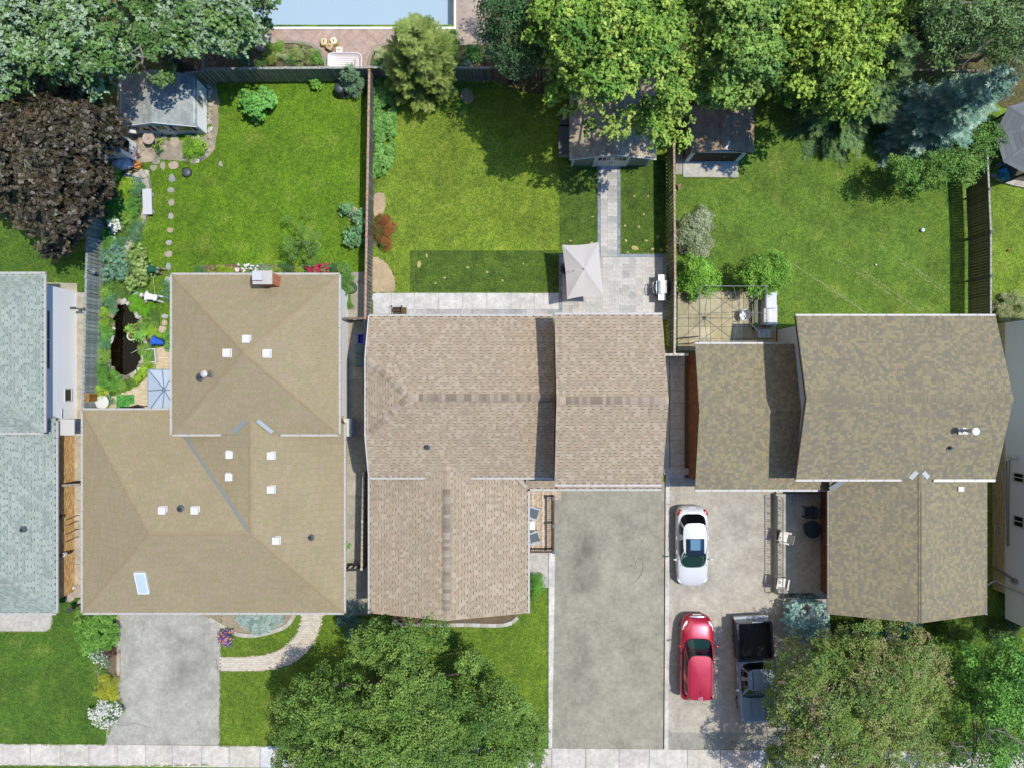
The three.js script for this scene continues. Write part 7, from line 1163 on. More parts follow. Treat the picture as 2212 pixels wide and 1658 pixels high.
{ // bare gazebo frame
  const t = thing('gazebo_frame', 'bare metal gazebo frame standing over the slab patio', 'gazebo frame'), m = M('#7f8580', 0.5, { metalness: 0.4 }, 'frame'), h = 2.1, c = [at(1512, 618, h), at(1656, 618, h), at(1656, 737, h), at(1512, 737, h)], hub = at(1598.6, 673.6, 2.85);
  c.forEach((p, i) => { const q = c[(i + 1) % 4]; mesh('post', cyl(0.03, 0.03, h, p.x, 0.03, p.z, 8), m, t); mesh('beam', tube([p, q], 0.02, 6, 1), m, t); mesh('rafter', tube([p, hub], 0.016, 6, 1), m, t); mesh('rafter', tube([p.clone().lerp(q, 0.5), hub], 0.016, 6, 1), m, t); });
  mesh('hub', lathe([[0, -0.05], [0.1, -0.04], [0.11, 0.03], [0.03, 0.08], [0, 0.1]]).translate(hub.x, hub.y, hub.z), m, t);
  const a = c[3].clone().setY(1.3), b = c[3].clone().lerp(c[2], 0.3).setY(1.3);
}
{ // gazebo with grey fabric top beside the tan roof
  const t = thing('canopy_gazebo', 'grey blue panelled gazebo roof beside the tan roofed house', 'gazebo'), h = 2.1, hub = at(354, 841, 2.55), c = [at(319, 798, h), at(381, 798, h), at(381, 889, h), at(319, 889, h)], pm = M('#a5b2bd', 0.6), rm = M('#6d7d8a', 0.5);
  c.forEach((p, i) => { const q = c[(i + 1) % 4], m = p.clone().lerp(q, 0.5); mesh('roof_panel', new Soup().tri(p, m, hub).geo(), pm, t); mesh('roof_panel', new Soup().tri(m, q, hub).geo(), pm, t); const up = V(0, 0.02, 0); mesh('rafter', tube([p.clone().add(up), hub.clone().add(up)], 0.028, 6, 1), rm, t); mesh('rafter', tube([m.clone().add(up), hub.clone().add(up)], 0.028, 6, 1), rm, t); mesh('eave_beam', tube([p, q], 0.025, 6, 1), rm, t); mesh('post', cyl(0.035, 0.035, h, hub.x + (p.x - hub.x) * 0.94, 0.02, hub.z + (p.z - hub.z) * 0.94, 8), rm, t); });
  mesh('finial', lathe([[0.1, 0], [0.11, 0.05], [0.04, 0.1], [0, 0.12]]).translate(hub.x, hub.y, hub.z), rm, t);
}
// plastic chair, bench and slabs on the slab patio
{
  const p = at(1607, 681, 0.5).setY(0.045), t = thing('plastic_chair', 'white plastic armchair on the slab patio', 'chair', p, -1.45), m = M('#c4c5c6', 0.5);
  mesh('seat', new THREE.CylinderGeometry(0.27, 0.25, 0.04, 20).scale(1, 1, 0.95).translate(0, 0.43, 0), m, t); mesh('backrest', new THREE.CylinderGeometry(0.3, 0.27, 0.42, 24, 1, true, Math.PI * 0.62, Math.PI * 0.76).translate(0, 0.66, 0), m, t);
  for (const k of [-1, 1]) { mesh('armrest', tube([V(k * 0.26, 0.66, -0.16), V(k * 0.31, 0.66, 0.05), V(k * 0.27, 0.62, 0.24)], 0.03), m, t); for (const z of [0.2, -0.2]) mesh('leg', limbBox(V(k * 0.25, 0, z * 1.15), V(k * 0.21, 0.42, z), 0.045, 0.045), m, t); }
}
{
  const t = thing('covered_bench', 'white covered bench on the edge of the slab patio', 'bench', at(1657, 677, 0.35).setY(0.04)), m = M('#c6c5c8', 0.8);
  const tops = new THREE.BoxGeometry(0.78, 0.55, 1.15, 6, 3, 8), pp = tops.attributes.position; for (let i = 0; i < pp.count; i++) if (pp.getY(i) > 0.2) pp.setY(i, pp.getY(i) + 0.05 * noise.noise(pp.getX(i) * 3, pp.getZ(i) * 3, 2)); tops.computeVertexNormals();
  mesh('cover', tops.translate(0.05, 0.45, 0.12), m, t); mesh('back_cover', new THREE.BoxGeometry(0.62, 0.85, 0.95, 4, 3, 4).translate(0.0, 0.55, -0.72), m, t); mesh('folded_mat', boxGeo(0.28, 0.03, 0.9, -0.22, 0.77, 0.15), M('#a9aaa6', 0.8), t);
  for (const k of [-1, 1]) for (const z of [-0.9, 0.5]) mesh('leg', boxGeo(0.06, 0.25, 0.06, k * 0.3, 0.12, z), M('#5d5f5f', 0.6), t);
}
{ const t = thing('wooden_bench', 'narrow grey green plank bench beside the covered bench', 'bench', at(1631, 681, 0.3).setY(0.04)); for (let i = 0; i < 2; i++) mesh('plank', boxGeo(0.1, 0.04, 1.85, -0.055 + i * 0.11, 0.42, 0), timber('#74806f'), t); for (const z of [-0.75, 0.75]) mesh('leg', boxGeo(0.2, 0.4, 0.08, 0, 0.2, z), timber('#5a6356'), t); }
for (const [u, label] of [[1642, 'pale square paving slab lying in the shade of the bench'], [1656, 'pale square paving slab lying beside another in the shade']]) tag(mesh('paving_slab', boxGeo(0.38, 0.06, 0.5, X(u), 0.09, Z(721)), patchy('#c7cdd2')), label, 'slab', 'loose paving slabs');
// metal stair rail of the right house
function ironRail(label, a, b, h, n, curls) { const L = a.distanceTo(b), d = V().subVectors(b, a), t = thing('iron_railing', label, 'railing', a, Math.atan2(-d.z, d.x)); const m = M('#2b2d2f', 0.6); for (const y of [0.08, h]) mesh('rail', boxGeo(L, 0.035, 0.04, L / 2, y, 0), m, t); const g = cyl(0.011, 0.011, h, 0, 0, 0, 6); for (let i = 0; i <= n; i++) { const o = mesh('baluster', g, m, t); o.position.set(L * i / n, 0.03, 0); if (curls && i % 3 === 1) { const c = mesh('scroll', new THREE.TorusGeometry(0.055, 0.009, 5, 14), m, t); c.position.set(L * (i + 0.5) / n, h * 0.55, 0); const e = mesh('scroll', new THREE.TorusGeometry(0.04, 0.009, 5, 14), m, t); e.position.set(L * (i + 0.5) / n, h * 0.35, 0); } } return t; }
ironRail('small black stair railing at the end of the fence', at(1466, 730, 0.6).setY(0.1), at(1510, 727, 0.6).setY(0.1), 0.85, 8, false);
// storage boxes by the grey green shed
{ const t = thing('storage_box', 'large dark grey plastic storage box beside the shed', 'storage box', at(1219, 306, 0.5).setY(0)); mesh('box', boxGeo(0.66, 0.6, 1.5, 0, 0.32, 0), M('#6b6f70', 0.6), t); const l = new THREE.BoxGeometry(0.74, 0.14, 1.6, 4, 2, 8), q = l.attributes.position; for (let i = 0; i < q.count; i++) if (q.getY(i) > 0) { const k = 1 - 0.12 * Math.abs(q.getZ(i) / 0.8) ** 3; q.setX(i, q.getX(i) * k); } l.computeVertexNormals(); mesh('lid', l.translate(0, 0.69, 0), M('#4b5458', 0.6), t); mesh('front_panel', boxGeo(0.6, 0.5, 0.04, 0, 0.3, 0.77), M('#b5b3ac', 0.6), t); }
{ const t = thing('storage_box', 'small dark lidded bin behind the large storage box', 'storage box', at(1219, 262, 0.4).setY(0)); mesh('box', boxGeo(0.5, 0.55, 0.5, 0, 0.28, 0), M('#3d4448', 0.6), t); mesh('lid', new THREE.BoxGeometry(0.56, 0.08, 0.56, 3, 1, 3).translate(0, 0.6, 0), M('#4c5459', 0.6), t); mesh('lid_handle', boxGeo(0.3, 0.03, 0.05, 0, 0.655, 0.05), M('#5a6267', 0.6), t); }
// tyre, air conditioner, composter, fire bowl, bins
{ const t = thing('spare_tyre', 'old tyre on a rim lying on the passage slabs', 'tyre', at(759, 623, 0.1).setY(0.03)); mesh('tyre', new THREE.TorusGeometry(0.23, 0.085, 12, 30).rotateX(Math.PI / 2).translate(0, 0.08, 0), M('#4a4a48', 0.95), t); for (let i = 0; i < 26; i++) { const b = mesh('tread_block', boxGeo(0.035, 0.12, 0.03), M('#3b3b39', 0.95), t); b.position.set(Math.cos(i * 0.2417) * 0.31, 0.08, Math.sin(i * 0.2417) * 0.31); b.rotation.y = -i * 0.2417; } const r = mesh('rim', lathe([[0, 0.09], [0.05, 0.1], [0.13, 0.07], [0.17, 0.12]]), M('#9a9b98', 0.5, { metalness: 0.5 }, 'rim2'), t); mesh('hub_cap', lathe([[0, 0.13], [0.035, 0.13], [0.045, 0.09]]), M('#d5d6d4', 0.4), r); }
{ const t = thing('air_conditioner', 'beige air conditioner box beside the tan roofed house', 'air conditioner', at(752, 922, 0.75).setY(0.03)); mesh('casing', boxGeo(0.42, 0.86, 1.0, 0, 0.48, 0), M('#b3b2a6', 0.6), t); mesh('top_cover', new THREE.BoxGeometry(0.45, 0.05, 1.03, 2, 1, 2).translate(0, 0.94, 0), M('#bab9ae', 0.5), t); for (let i = 0; i < 8; i++) mesh('louvre', boxGeo(0.02, 0.04, 0.9, 0.22, 0.18 + i * 0.09, 0), M('#a9a89d', 0.6), t); mesh('foot', boxGeo(0.4, 0.05, 0.9, 0, 0.025, 0), M('#5d5d58', 0.8), t); }
{ const t = thing('composter', 'black ribbed plastic composter beside the young spruce', 'composter', at(736, 196, 0.3).setY(0)); mesh('bin', lathe([[0, 0], [0.4, 0], [0.4, 0.12], [0.38, 0.16], [0.38, 0.3], [0.36, 0.34], [0.36, 0.48], [0.33, 0.52], [0.32, 0.66], [0.28, 0.7]], 24), M('#23272b', 0.6), t); mesh('lid', lathe([[0.3, 0.7], [0.28, 0.77], [0.2, 0.84], [0, 0.87]], 24), M('#3d444b', 0.45), t); }
{ const t = thing('fire_bowl', 'dark domed fire bowl lid on the lawn', 'fire bowl', at(402, 372, 0.1).setY(0)); mesh('ring', lathe([[0, 0.02], [0.29, 0.02], [0.3, 0.1], [0.27, 0.12]], 28), M('#25292d', 0.5), t); mesh('dome', lathe([[0.26, 0.11], [0.22, 0.17], [0.13, 0.21], [0, 0.225]], 28), M('#4b5055', 0.45), t); }
{ const t = thing('recycling_bin', 'blue recycling box in the shaded passage', 'bin', at(781, 733, 0.3).setY(0.03)); mesh('box', join([boxGeo(0.03, 0.32, 0.5, -0.19, 0.17, 0), boxGeo(0.03, 0.32, 0.5, 0.19, 0.17, 0), boxGeo(0.38, 0.32, 0.03, 0, 0.17, -0.25), boxGeo(0.38, 0.32, 0.03, 0, 0.17, 0.25), boxGeo(0.38, 0.03, 0.5, 0, 0.03, 0)]), M('#1f3fae', 0.5), t); mesh('rim', join([boxGeo(0.05, 0.04, 0.58, -0.21, 0.33, 0), boxGeo(0.05, 0.04, 0.58, 0.21, 0.33, 0), boxGeo(0.42, 0.04, 0.05, 0, 0.33, -0.27), boxGeo(0.42, 0.04, 0.05, 0, 0.33, 0.27)]), M('#2348c0', 0.5), t); }
for (const [v, label] of [[755, 'dark wheeled bin beside the blue recycling box'], [781, 'dark wheeled bin further along the shaded passage']]) { const t = thing('wheeled_bin', label, 'bin', at(777, v, 0.8).setY(0.03)); mesh('body', loft([outlineRing(-0.22, 0.22, 0.22, 0.05, 24, 6), outlineRing(-0.3, 0.3, 0.27, 0.9, 24, 6)]), M('#4d5a58', 0.6), t); mesh('lid', loft([outlineRing(-0.33, 0.33, 0.3, 0.9, 24, 6), outlineRing(-0.33, 0.33, 0.3, 0.95, 24, 6), outlineRing(-0.2, 0.2, 0.2, 1.0, 24, 6)]), M('#5b6a67', 0.55), t); for (const k of [-1, 1]) mesh('wheel', new THREE.CylinderGeometry(0.1, 0.1, 0.05, 14).rotateX(Math.PI / 2).translate(0.2, 0.1, k * 0.24), blackMetal, t); }
{ const t = thing('log_rack', 'dark iron log rack against the house wall on the pale path', 'log rack', at(857, 671, 0.2).setY(0.05)); for (let i = 0; i < 5; i++) mesh('log', new THREE.CylinderGeometry(0.07, 0.065, 0.5, 9).rotateZ(Math.PI / 2).translate(0.05, 0.1 + (i > 2 ? 0.12 : 0), -0.14 + (i % 3) * 0.14), timber(i % 2 ? '#4a4036' : '#5b4f40'), t); for (const k of [-1, 1]) mesh('frame', tube([V(k * 0.3, 0.02, -0.25), V(k * 0.3, 0.4, -0.25), V(k * 0.3, 0.4, 0.25), V(k * 0.3, 0.02, 0.25)], 0.02), blackMetal, t); mesh('tray', boxGeo(0.25, 0.03, 0.4, 0.42, 0.1, 0), timber('#6b5a2c'), t); }
// porch of the middle house
{
  const t = thing('wooden_porch', 'pale wooden porch deck beside the wide driveway', 'porch'), y = 0.42, x0 = X(1137, y), x1 = X(1197, y), z0 = Z(1050, y), z1 = Z(1192, y), mats = ['#d2bd9f', '#c8b091', '#dcc8ac', '#cfb598'].map(h => timber(h)), n = 11;
  for (let i = 0; i < n; i++) { const w = (x1 - x0) / n; mesh('deck_board', boxGeo(w - 0.008, 0.035, z1 - z0, x0 + (i + 0.5) * w, y, (z0 + z1) / 2), mats[i % 4], t); }
  for (let i = 0; i < 2; i++) mesh('step_board', boxGeo(0.18, 0.035, 0.75, x1 + 0.1 + i * 0.19, y - 0.004, Z(1065, y)), mats[i], t);
  mesh('frame', join([boxGeo(x1 - x0 - 0.05, 0.36, 0.05, (x0 + x1) / 2, 0.2, z1 - 0.06), boxGeo(0.05, 0.36, z1 - z0 - 0.1, x1 - 0.06, 0.2, (z0 + z1) / 2), boxGeo(0.05, 0.36, z1 - z0 - 0.1, x0 + 0.1, 0.2, (z0 + z1) / 2)]), timber('#9a8468'), t);
  const rail = timber('#5d4c3c'), px = x1 - 0.1, zs = [Z(1075, 1.3), Z(1134, 1.3), Z(1191, 1.3)];
  for (const z of zs) { const p = mesh('post', boxGeo(0.11, 1.0, 0.11, px, y + 0.5, z), rail, t); mesh('post_cap', join([boxGeo(0.17, 0.05, 0.17, px, y + 1.02, z), boxGeo(0.09, 0.05, 0.09, px, y + 1.07, z)]), M('#55606b', 0.4), p); }
  mesh('post', boxGeo(0.11, 1.0, 0.11, x0 + 0.1, y + 0.5, zs[2]), rail, t);
  for (const yy of [0.12, 0.92]) { mesh('handrail', boxGeo(yy > 0.5 ? 0.1 : 0.06, 0.04, zs[2] - zs[0], px, y + yy, (zs[0] + zs[2]) / 2), rail, t); mesh('handrail', boxGeo(px - x0 - 0.1, 0.04, yy > 0.5 ? 0.1 : 0.06, (px + x0 + 0.1) / 2, y + yy, zs[2]), rail, t); }
  const bg = boxGeo(0.03, 0.78, 0.03); for (let i = 1; i < 27; i++) mesh('baluster', bg, rail, t).position.set(px, y + 0.52, zs[0] + (zs[2] - zs[0]) * i / 27); for (let i = 1; i < 12; i++) mesh('baluster', bg, rail, t).position.set(x0 + 0.1 + (px - x0 - 0.1) * i / 12, y + 0.52, zs[2]);
  patioChair('grey slatted armchair on the wooden porch near the house wall', at(1152, 1107, 0.85).setY(y + 0.02), Math.PI / 2 - 0.28, '#9aa5ad', 'porch armchairs', '#4f5a60'); patioChair('grey slatted armchair on the wooden porch near the corner rail', at(1153, 1160, 0.85).setY(y + 0.02), Math.PI / 2 + 0.28, '#9aa5ad', 'porch armchairs', '#4f5a60');
  const s = thing('side_table', 'small white slatted table between the porch armchairs', 'table', at(1147, 1134, 0.8).setY(y + 0.02)); for (let i = 0; i < 5; i++) mesh('slat', boxGeo(0.42, 0.025, 0.085, 0, 0.42, -0.2 + i * 0.1), M('#dcdcd8', 0.6), s); for (const a of [-1, 1]) for (const b of [-1, 1]) mesh('leg', boxGeo(0.04, 0.41, 0.04, a * 0.17, 0.205, b * 0.17), M('#d3d3cf', 0.6), s);
  sheet('concrete_path', [[1143, 1192], [1184, 1192], [1184, 1268], [1143, 1268]], 0.03, patchy('#cbc3b4'), 'small concrete landing below the wooden porch');
}
// porch of the right house
{
  const t = thing('concrete_porch', 'raised concrete porch in front of the brick wall', 'porch'), y = 0.42, x0 = X(1676, y), x1 = X(1800, 0), z0 = Z(1066, y), z1 = Z(1283, y); mesh('slab', boxGeo(x1 - x0, y, z1 - z0, (x0 + x1) / 2, y / 2, (z0 + z1) / 2), patchy('#bcb8a8'), t); mesh('landing', boxGeo(x1 - x0 - 0.1, 0.2, 0.9, (x0 + x1) / 2 + 0.05, 0.1, z0 - 0.46), patchy('#c3bfb0'), t);
  ironRail('long scrolled iron railing along the raised porch', V(x0 + 0.06, y, z0 + 0.1), V(x0 + 0.06, y, z1 - 0.05), 0.92, 40, true);
  ironRail('short scrolled iron railing across the porch end', V(x0 + 0.06, y, z1 - 0.06), V(x1 - 1.4, y, z1 - 0.06), 0.92, 14, true);
  patioChair('pale folding chair on the raised porch at the railing', at(1692, 1159, 0.8).setY(y), -Math.PI / 2 - 0.25, '#b7b3a6', 'porch chairs at the iron railing', '#c9c6ba'); patioChair('pale chair with hooped arms at the end of the raised porch', at(1688, 1258, 0.8).setY(y), Math.PI * 0.95, '#b7b3a6', 'porch chairs at the iron railing', '#d2cfc4');
  patioChair('dark chair in the deep shade of the raised porch', at(1748, 1105, 0.8).setY(y), -Math.PI / 2, '#24303a'); const s = thing('porch_table', 'dark round table in the deep shade of the porch', 'table', at(1750, 1140, 0.8).setY(y)); mesh('tabletop', cyl(0.5, 0.5, 0.04, 0, 0.7, 0, 24), M('#1f2a33', 0.5), s); mesh('leg', cyl(0.04, 0.04, 0.7), M('#1f2a33', 0.5), s); mesh('foot', lathe([[0, 0.06], [0.25, 0.02], [0.26, 0]], 16), M('#1f2a33', 0.5), s);
}
// balls and far yard toys
for (const [u, v, r, hex, label] of [[1993, 497, 0.12, '#e4e4e4', 'white ball lying on the striped lawn'], [1892, 572, 0.06, '#e0e2e4', 'small white ball on the striped lawn'], [2178, 541, 0.07, '#8d1f1f', 'small red ball beyond the slatted fence']]) { const g = new THREE.IcosahedronGeometry(r, 3), o = mesh('ball', g, M(hex, 0.5)); o.position.copy(at(u, v, r)); tag(o, label, 'ball'); mesh('seam', new THREE.TorusGeometry(r * 1.0, r * 0.03, 5, 24), M('#9a9a9a', 0.6), o); }
{ const t = thing('tub_planter', 'bright blue cut tub planter beyond the fence', 'planter', at(2152, 346, 0.25).setY(0)); mesh('tub', new THREE.LatheGeometry([[0.3, 0], [0.36, 0.05], [0.4, 0.4], [0.43, 0.46], [0.34, 0.46], [0.3, 0.1], [0, 0.1]].map(a => new THREE.Vector2(...a)), 24), M('#1749c4', 0.4), t); mesh('soil', cyl(0.31, 0.31, 0.04, 0, 0.16, 0, 18), soilMat, t); }
{ const t = thing('plastic_chair', 'turquoise blue plastic child chair beyond the fence', 'chair', at(2167, 374, 0.3).setY(0.02), 0.25); const m = M('#3da4cc', 0.45); mesh('seat', new THREE.BoxGeometry(0.5, 0.06, 0.5, 3, 1, 3).translate(0, 0.3, 0), m, t); mesh('backrest', limbBox(V(0, 0.3, 0.24), V(0, 0.62, 0.34), 0.5, 0.05), m, t); for (const a of [-1, 1]) for (const b of [-1, 1]) mesh('leg', boxGeo(0.06, 0.3, 0.06, a * 0.2, 0.15, b * 0.2), m, t); }
edging('lawn_kerb', [[2136, 366], [2146, 380], [2164, 389], [2186, 396], [2230, 404]], 5, 0.34, 0.16, '#cfcbbe', 'pale stone kerb along the lawn beyond the fence');
sheet('shaded_soil', [[2134, 330], [2240, 330], [2240, 400], [2186, 392], [2150, 380]], 0.02, rough('#5a5340'), 'bare earth under the gazebo vine');
// pool yard seats and tub
[[700, 92, '#b09a3e', '#c9b98a', 'small yellow rimmed pouf at the group edge on the pool deck'], [721, 90, '#b8a040', '#d7cfae', 'large yellow rimmed pouf on the pool deck'], [712, 102, '#a08252', '#b39a72', 'brown pouf in the middle of the group on the pool deck'], [733, 110, '#c6b98c', '#ddd6c0', 'cream pouf nearest the white tub on the pool deck']].forEach(([u, v, side, topc, label], i) => { const t = thing('pouf', label, 'pouf', at(u, v, 0.2).setY(0.035), i * 0.5, 'poufs on the pool deck'); mesh('cushion', loft([outlineRing(-0.18, 0.18, 0.18, 0, 28, 3.4), outlineRing(-0.22, 0.22, 0.21, 0.08, 28, 3.4), outlineRing(-0.22, 0.22, 0.21, 0.26, 28, 3.4)], true), M(side, 0.9), t); mesh('top_panel', loft([outlineRing(-0.22, 0.22, 0.21, 0.26, 28, 3.4), outlineRing(-0.19, 0.19, 0.18, 0.31, 28, 3.4), outlineRing(-0.08, 0.08, 0.08, 0.325, 28, 3.4)], true), M(topc, 0.9), t); mesh('handle_strap', boxGeo(0.05, 0.02, 0.16, 0, 0.335, 0), M('#6b5a2e', 0.8), t); });
{ const t = thing('plastic_tub', 'long white plastic tub against the board fence', 'tub', at(745, 134, 0.2).setY(0.035)); const f = (k, y, d = 0) => outlineRing(-0.5 * k + d, 0.5 * k - d, 0.98 * k - d, y, 40, 5); mesh('shell', loft([f(0.9, 0), f(1, 0.3), f(1.04, 0.32), f(1.0, 0.33, 0.05), f(0.92, 0.06, 0.05)], true), M('#cfc6c3', 0.5), t); for (let i = 0; i < 5; i++) mesh('floor_rib', boxGeo(1.3, 0.03, 0.04, -0.1, 0.09, -0.28 + i * 0.12), M('#ddd2cf', 0.5), t); mesh('cord', tube([V(0.6, 0.3, -0.2), V(0.66, 0.34, 0), V(0.6, 0.3, 0.25)], 0.015), M('#a35a5a', 0.7), t); }
// pond
{
  const t = thing('garden_pond', 'dark garden pond with stony bottom beside the fence', 'pond'), s = new Soup(), c = POND.reduce((a, b) => [a[0] + b[0] / POND.length, a[1] + b[1] / POND.length], [0, 0]), big = POND.map(([x, z]) => [c[0] + (x - c[0]) * 1.12, c[1] + (z - c[1]) * 1.08]), bot = POND.map(([x, z]) => [c[0] + (x - c[0]) * 0.8, c[1] + (z - c[1]) * 0.85]);
  for (let i = 0; i < big.length; i++) { const j = (i + 1) % big.length; s.quad(V(big[i][0], -0.005, big[i][1]), V(big[j][0], -0.005, big[j][1]), V(bot[j][0], -0.5, bot[j][1]), V(bot[i][0], -0.5, bot[i][1])); } s.poly(bot.map(([x, z]) => V(x, -0.5, z))); mesh('bottom', s.geo(), patchy('#4d3f1d'), t);
  for (let i = 0; i < 90; i++) { const k = bot[Math.floor(rnd() * bot.length)], f = Math.sqrt(rnd()), o = mesh('bottom_stone', pebbles[i % 4], [rough('#5d4a24'), rough('#4c4326'), rough('#6b5a30'), rough('#3d3a22')][i % 4], t); o.position.set(c[0] + (k[0] - c[0]) * f, -0.47, c[1] + (k[1] - c[1]) * f); o.scale.setScalar(R(0.5, 1.3)); o.rotation.y = rnd() * 6; }
  mesh('water', new Soup().poly(big.map(([x, z]) => V(c[0] + (x - c[0]) * 0.985, -0.09, c[1] + (z - c[1]) * 0.985))).geo(), new THREE.MeshPhysicalMaterial({ color: '#8c8160', roughness: 0.02, transmission: 1, thickness: 0, ior: 1.33, side: THREE.DoubleSide }), t);
  // stones round the rim, each its own
  const rim = smoothLine(POND, 46, true), hues = ['#b9ad98', '#a3977f', '#c9c0ae', '#8d8470', '#d5cec0'];
  rim.forEach(([x, z], i) => { if (i % 46 < 46 && (i < 4 || rnd() < 0.8)) { const o = mesh('rim_stone', pebbles[i % 4], patchy(pick(hues)), t); o.position.set(c[0] + (x - c[0]) * R(1.04, 1.16), 0.03, c[1] + (z - c[1]) * R(1.02, 1.1)); o.scale.set(R(0.7, 1.5), R(0.8, 1.2), R(0.7, 1.5)); o.rotation.y = rnd() * 6; } });
}
{ const t = thing('boulder', 'long white boulder at the pond edge', 'boulder', at(236, 727, 0.1).setY(0.06)); mesh('stone', pebble(0.22, 0.16, 0.42, 3), patchy('#d9d3cd'), t); }
{ const t = thing('flower_pot', 'terracotta bowl planter standing in the pond', 'pot', at(299, 708, 0.1).setY(-0.06)); mesh('pot', lathe([[0, 0], [0.18, 0.02], [0.3, 0.2], [0.31, 0.24], [0.25, 0.24], [0.2, 0.1], [0, 0.08]]), M('#a3563a', 0.8), t); mesh('soil', cyl(0.24, 0.24, 0.02, 0, 0.16, 0, 16), rough('#6b5a38'), t); }
{ const t = thing('water_bowl', 'round pale ring bowl with plants floating in the pond', 'bowl', at(282, 726, 0).setY(-0.1)); mesh('ring', new THREE.TorusGeometry(0.24, 0.04, 8, 24).rotateX(Math.PI / 2).translate(0, 0.05, 0), M('#c9c6ae', 0.7), t); mesh('soil', cyl(0.22, 0.22, 0.04, 0, 0, 0, 16), rough('#5d5a30'), t); const l = []; for (let i = 0; i < 14; i++) l.push({ p: V(R(-0.12, 0.12), 0.07, R(-0.12, 0.12)), q: facing(V(R(-0.4, 0.4), 1, R(-0.4, 0.4)).normalize(), rnd() * 6), s: 0.3, c: pick(['#7fa02c', '#93ad3a']) }); instances(t, 'plants', CL.fine[0], leafMat(0.7, 0.25), l); }
{ const t = thing('planter_box', 'white framed square planter beside the pond', 'planter', at(323, 769, 0.15).setY(0.03), 0.1); for (const k of [-1, 1]) { mesh('side', boxGeo(0.06, 0.28, 0.82, k * 0.38, 0.15, 0), M('#b9bcb8', 0.6), t); mesh('side', boxGeo(0.7, 0.28, 0.06, 0, 0.15, k * 0.38), M('#b9bcb8', 0.6), t); } mesh('soil', boxGeo(0.7, 0.04, 0.7, 0, 0.2, 0), soilMat, t); const l = []; for (let i = 0; i < 60; i++) l.push({ p: V(R(-0.3, 0.3), R(0.24, 0.4), R(-0.3, 0.3)), q: facing(V(R(-0.4, 0.4), 1, R(-0.4, 0.4)).normalize(), rnd() * 6), s: 0.45, c: pick(['#5f9434', '#6fa340', '#4f842a']) }); instances(t, 'plants', CL.oval[0], leafMat(0.7, 0.25), l); }
{ const t = thing('fish_ornament', 'pink and white fish ornament at the pond edge', 'ornament', at(302, 753, 0.2).setY(0.05), 0.4); mesh('figure', new THREE.SphereGeometry(1, 16, 10).scale(0.16, 0.09, 0.08).translate(0, 0.1, 0), M('#d0715f', 0.6), t); mesh('tail_fin', new THREE.ConeGeometry(0.09, 0.16, 4).rotateZ(Math.PI / 2).scale(1, 1, 0.4).translate(0.2, 0.1, 0), M('#e6d5cd', 0.6), t); mesh('spout', tube([V(-0.14, 0.1, 0), V(-0.4, 0.14, 0.02), V(-0.7, -0.04, 0)], 0.012), M('#d5dde0', 0.2), t); }
{ const t = thing('lantern_ornament', 'rounded white stone ornament beside the moss mound', 'ornament', at(293, 637, 0.2).setY(0.05)); mesh('stone', pebble(0.24, 0.24, 0.2, 8), patchy('#dcdcdf'), t); }
[[315, 636, '#5f9f80', 'green glass float on the moss mound edge'], [321, 639, '#8fae5c', 'olive glass float on the moss mound edge'], [302, 719, '#b9c3c6', 'small white float beside the terracotta bowl']].forEach(([u, v, hex, label], i) => { const t = thing('garden_float', label, 'ornament', at(u, v, 0.1).setY(0.04)); mesh('globe', new THREE.SphereGeometry(0.1, 16, 12).translate(0, 0.1, 0), M(hex, 0.25), t); mesh('neck', cyl(0.03, 0.025, 0.07, 0, 0.18, 0, 10), M(hex, 0.25), t); });
// patio by the pond
tag(mesh('grass_mat', new Soup().slab(plan([[252, 852], [290, 852], [290, 872], [280, 872], [280, 890], [251, 890]]), 0.04, 0.055).geo(), M('#5fa653', 1, { map: grassMap, bumpMap: grassBump, bumpScale: 0.01 }, 'mat')), 'bright green artificial grass mat on the brick patio', 'mat');
{ const t = thing('garden_table', 'small round white garden table on the brick patio', 'table', at(220, 868, 0.6).setY(0.035)); mesh('tabletop', lathe([[0, 0.62], [0.38, 0.62], [0.4, 0.6], [0.38, 0.57], [0, 0.57]], 28), M('#c9c6c0', 0.5), t); for (let i = 0; i < 3; i++) mesh('leg', limbBox(V(Math.cos(i * 2.1) * 0.3, 0, Math.sin(i * 2.1) * 0.3), V(Math.cos(i * 2.1) * 0.15, 0.58, Math.sin(i * 2.1) * 0.15), 0.035, 0.035), M('#dcd9d3', 0.5), t); }
{ const t = thing('flower_pot', 'grey square pot with dark filling on the brick patio', 'pot', at(232, 856, 0.1).setY(0.035)); mesh('pot', loft([outlineRing(-0.14, 0.14, 0.14, 0, 20, 5), outlineRing(-0.19, 0.19, 0.19, 0.26, 20, 5), outlineRing(-0.15, 0.15, 0.15, 0.26, 20, 5), outlineRing(-0.14, 0.14, 0.14, 0.18, 20, 5)]), M('#9fb0ad', 0.7), t); mesh('soil', boxGeo(0.24, 0.02, 0.22, 0.03, 0.2, 0), M('#1d1f1f', 0.9), t); }
patioChair('dark chair half under the eave beside the green mat', at(275, 893, 0.5).setY(0.035), 0, '#33302d', 'dark chairs under the eave'); patioChair('dark chair with a long arm under the eave beside the grey gazebo', at(300, 890, 0.5).setY(0.035), 0.3, '#33302d', 'dark chairs under the eave');
{ const t = thing('fence_box', 'rusty orange wooden box hung on the grey fence', 'box', at(191, 858, 1.2).setY(0.8)); mesh('box', boxGeo(0.22, 0.75, 0.42, 0.12, 0.38, 0), timber('#9a6a24'), t); mesh('lid', boxGeo(0.28, 0.04, 0.48, 0.12, 0.78, 0), timber('#a5762e'), t); }
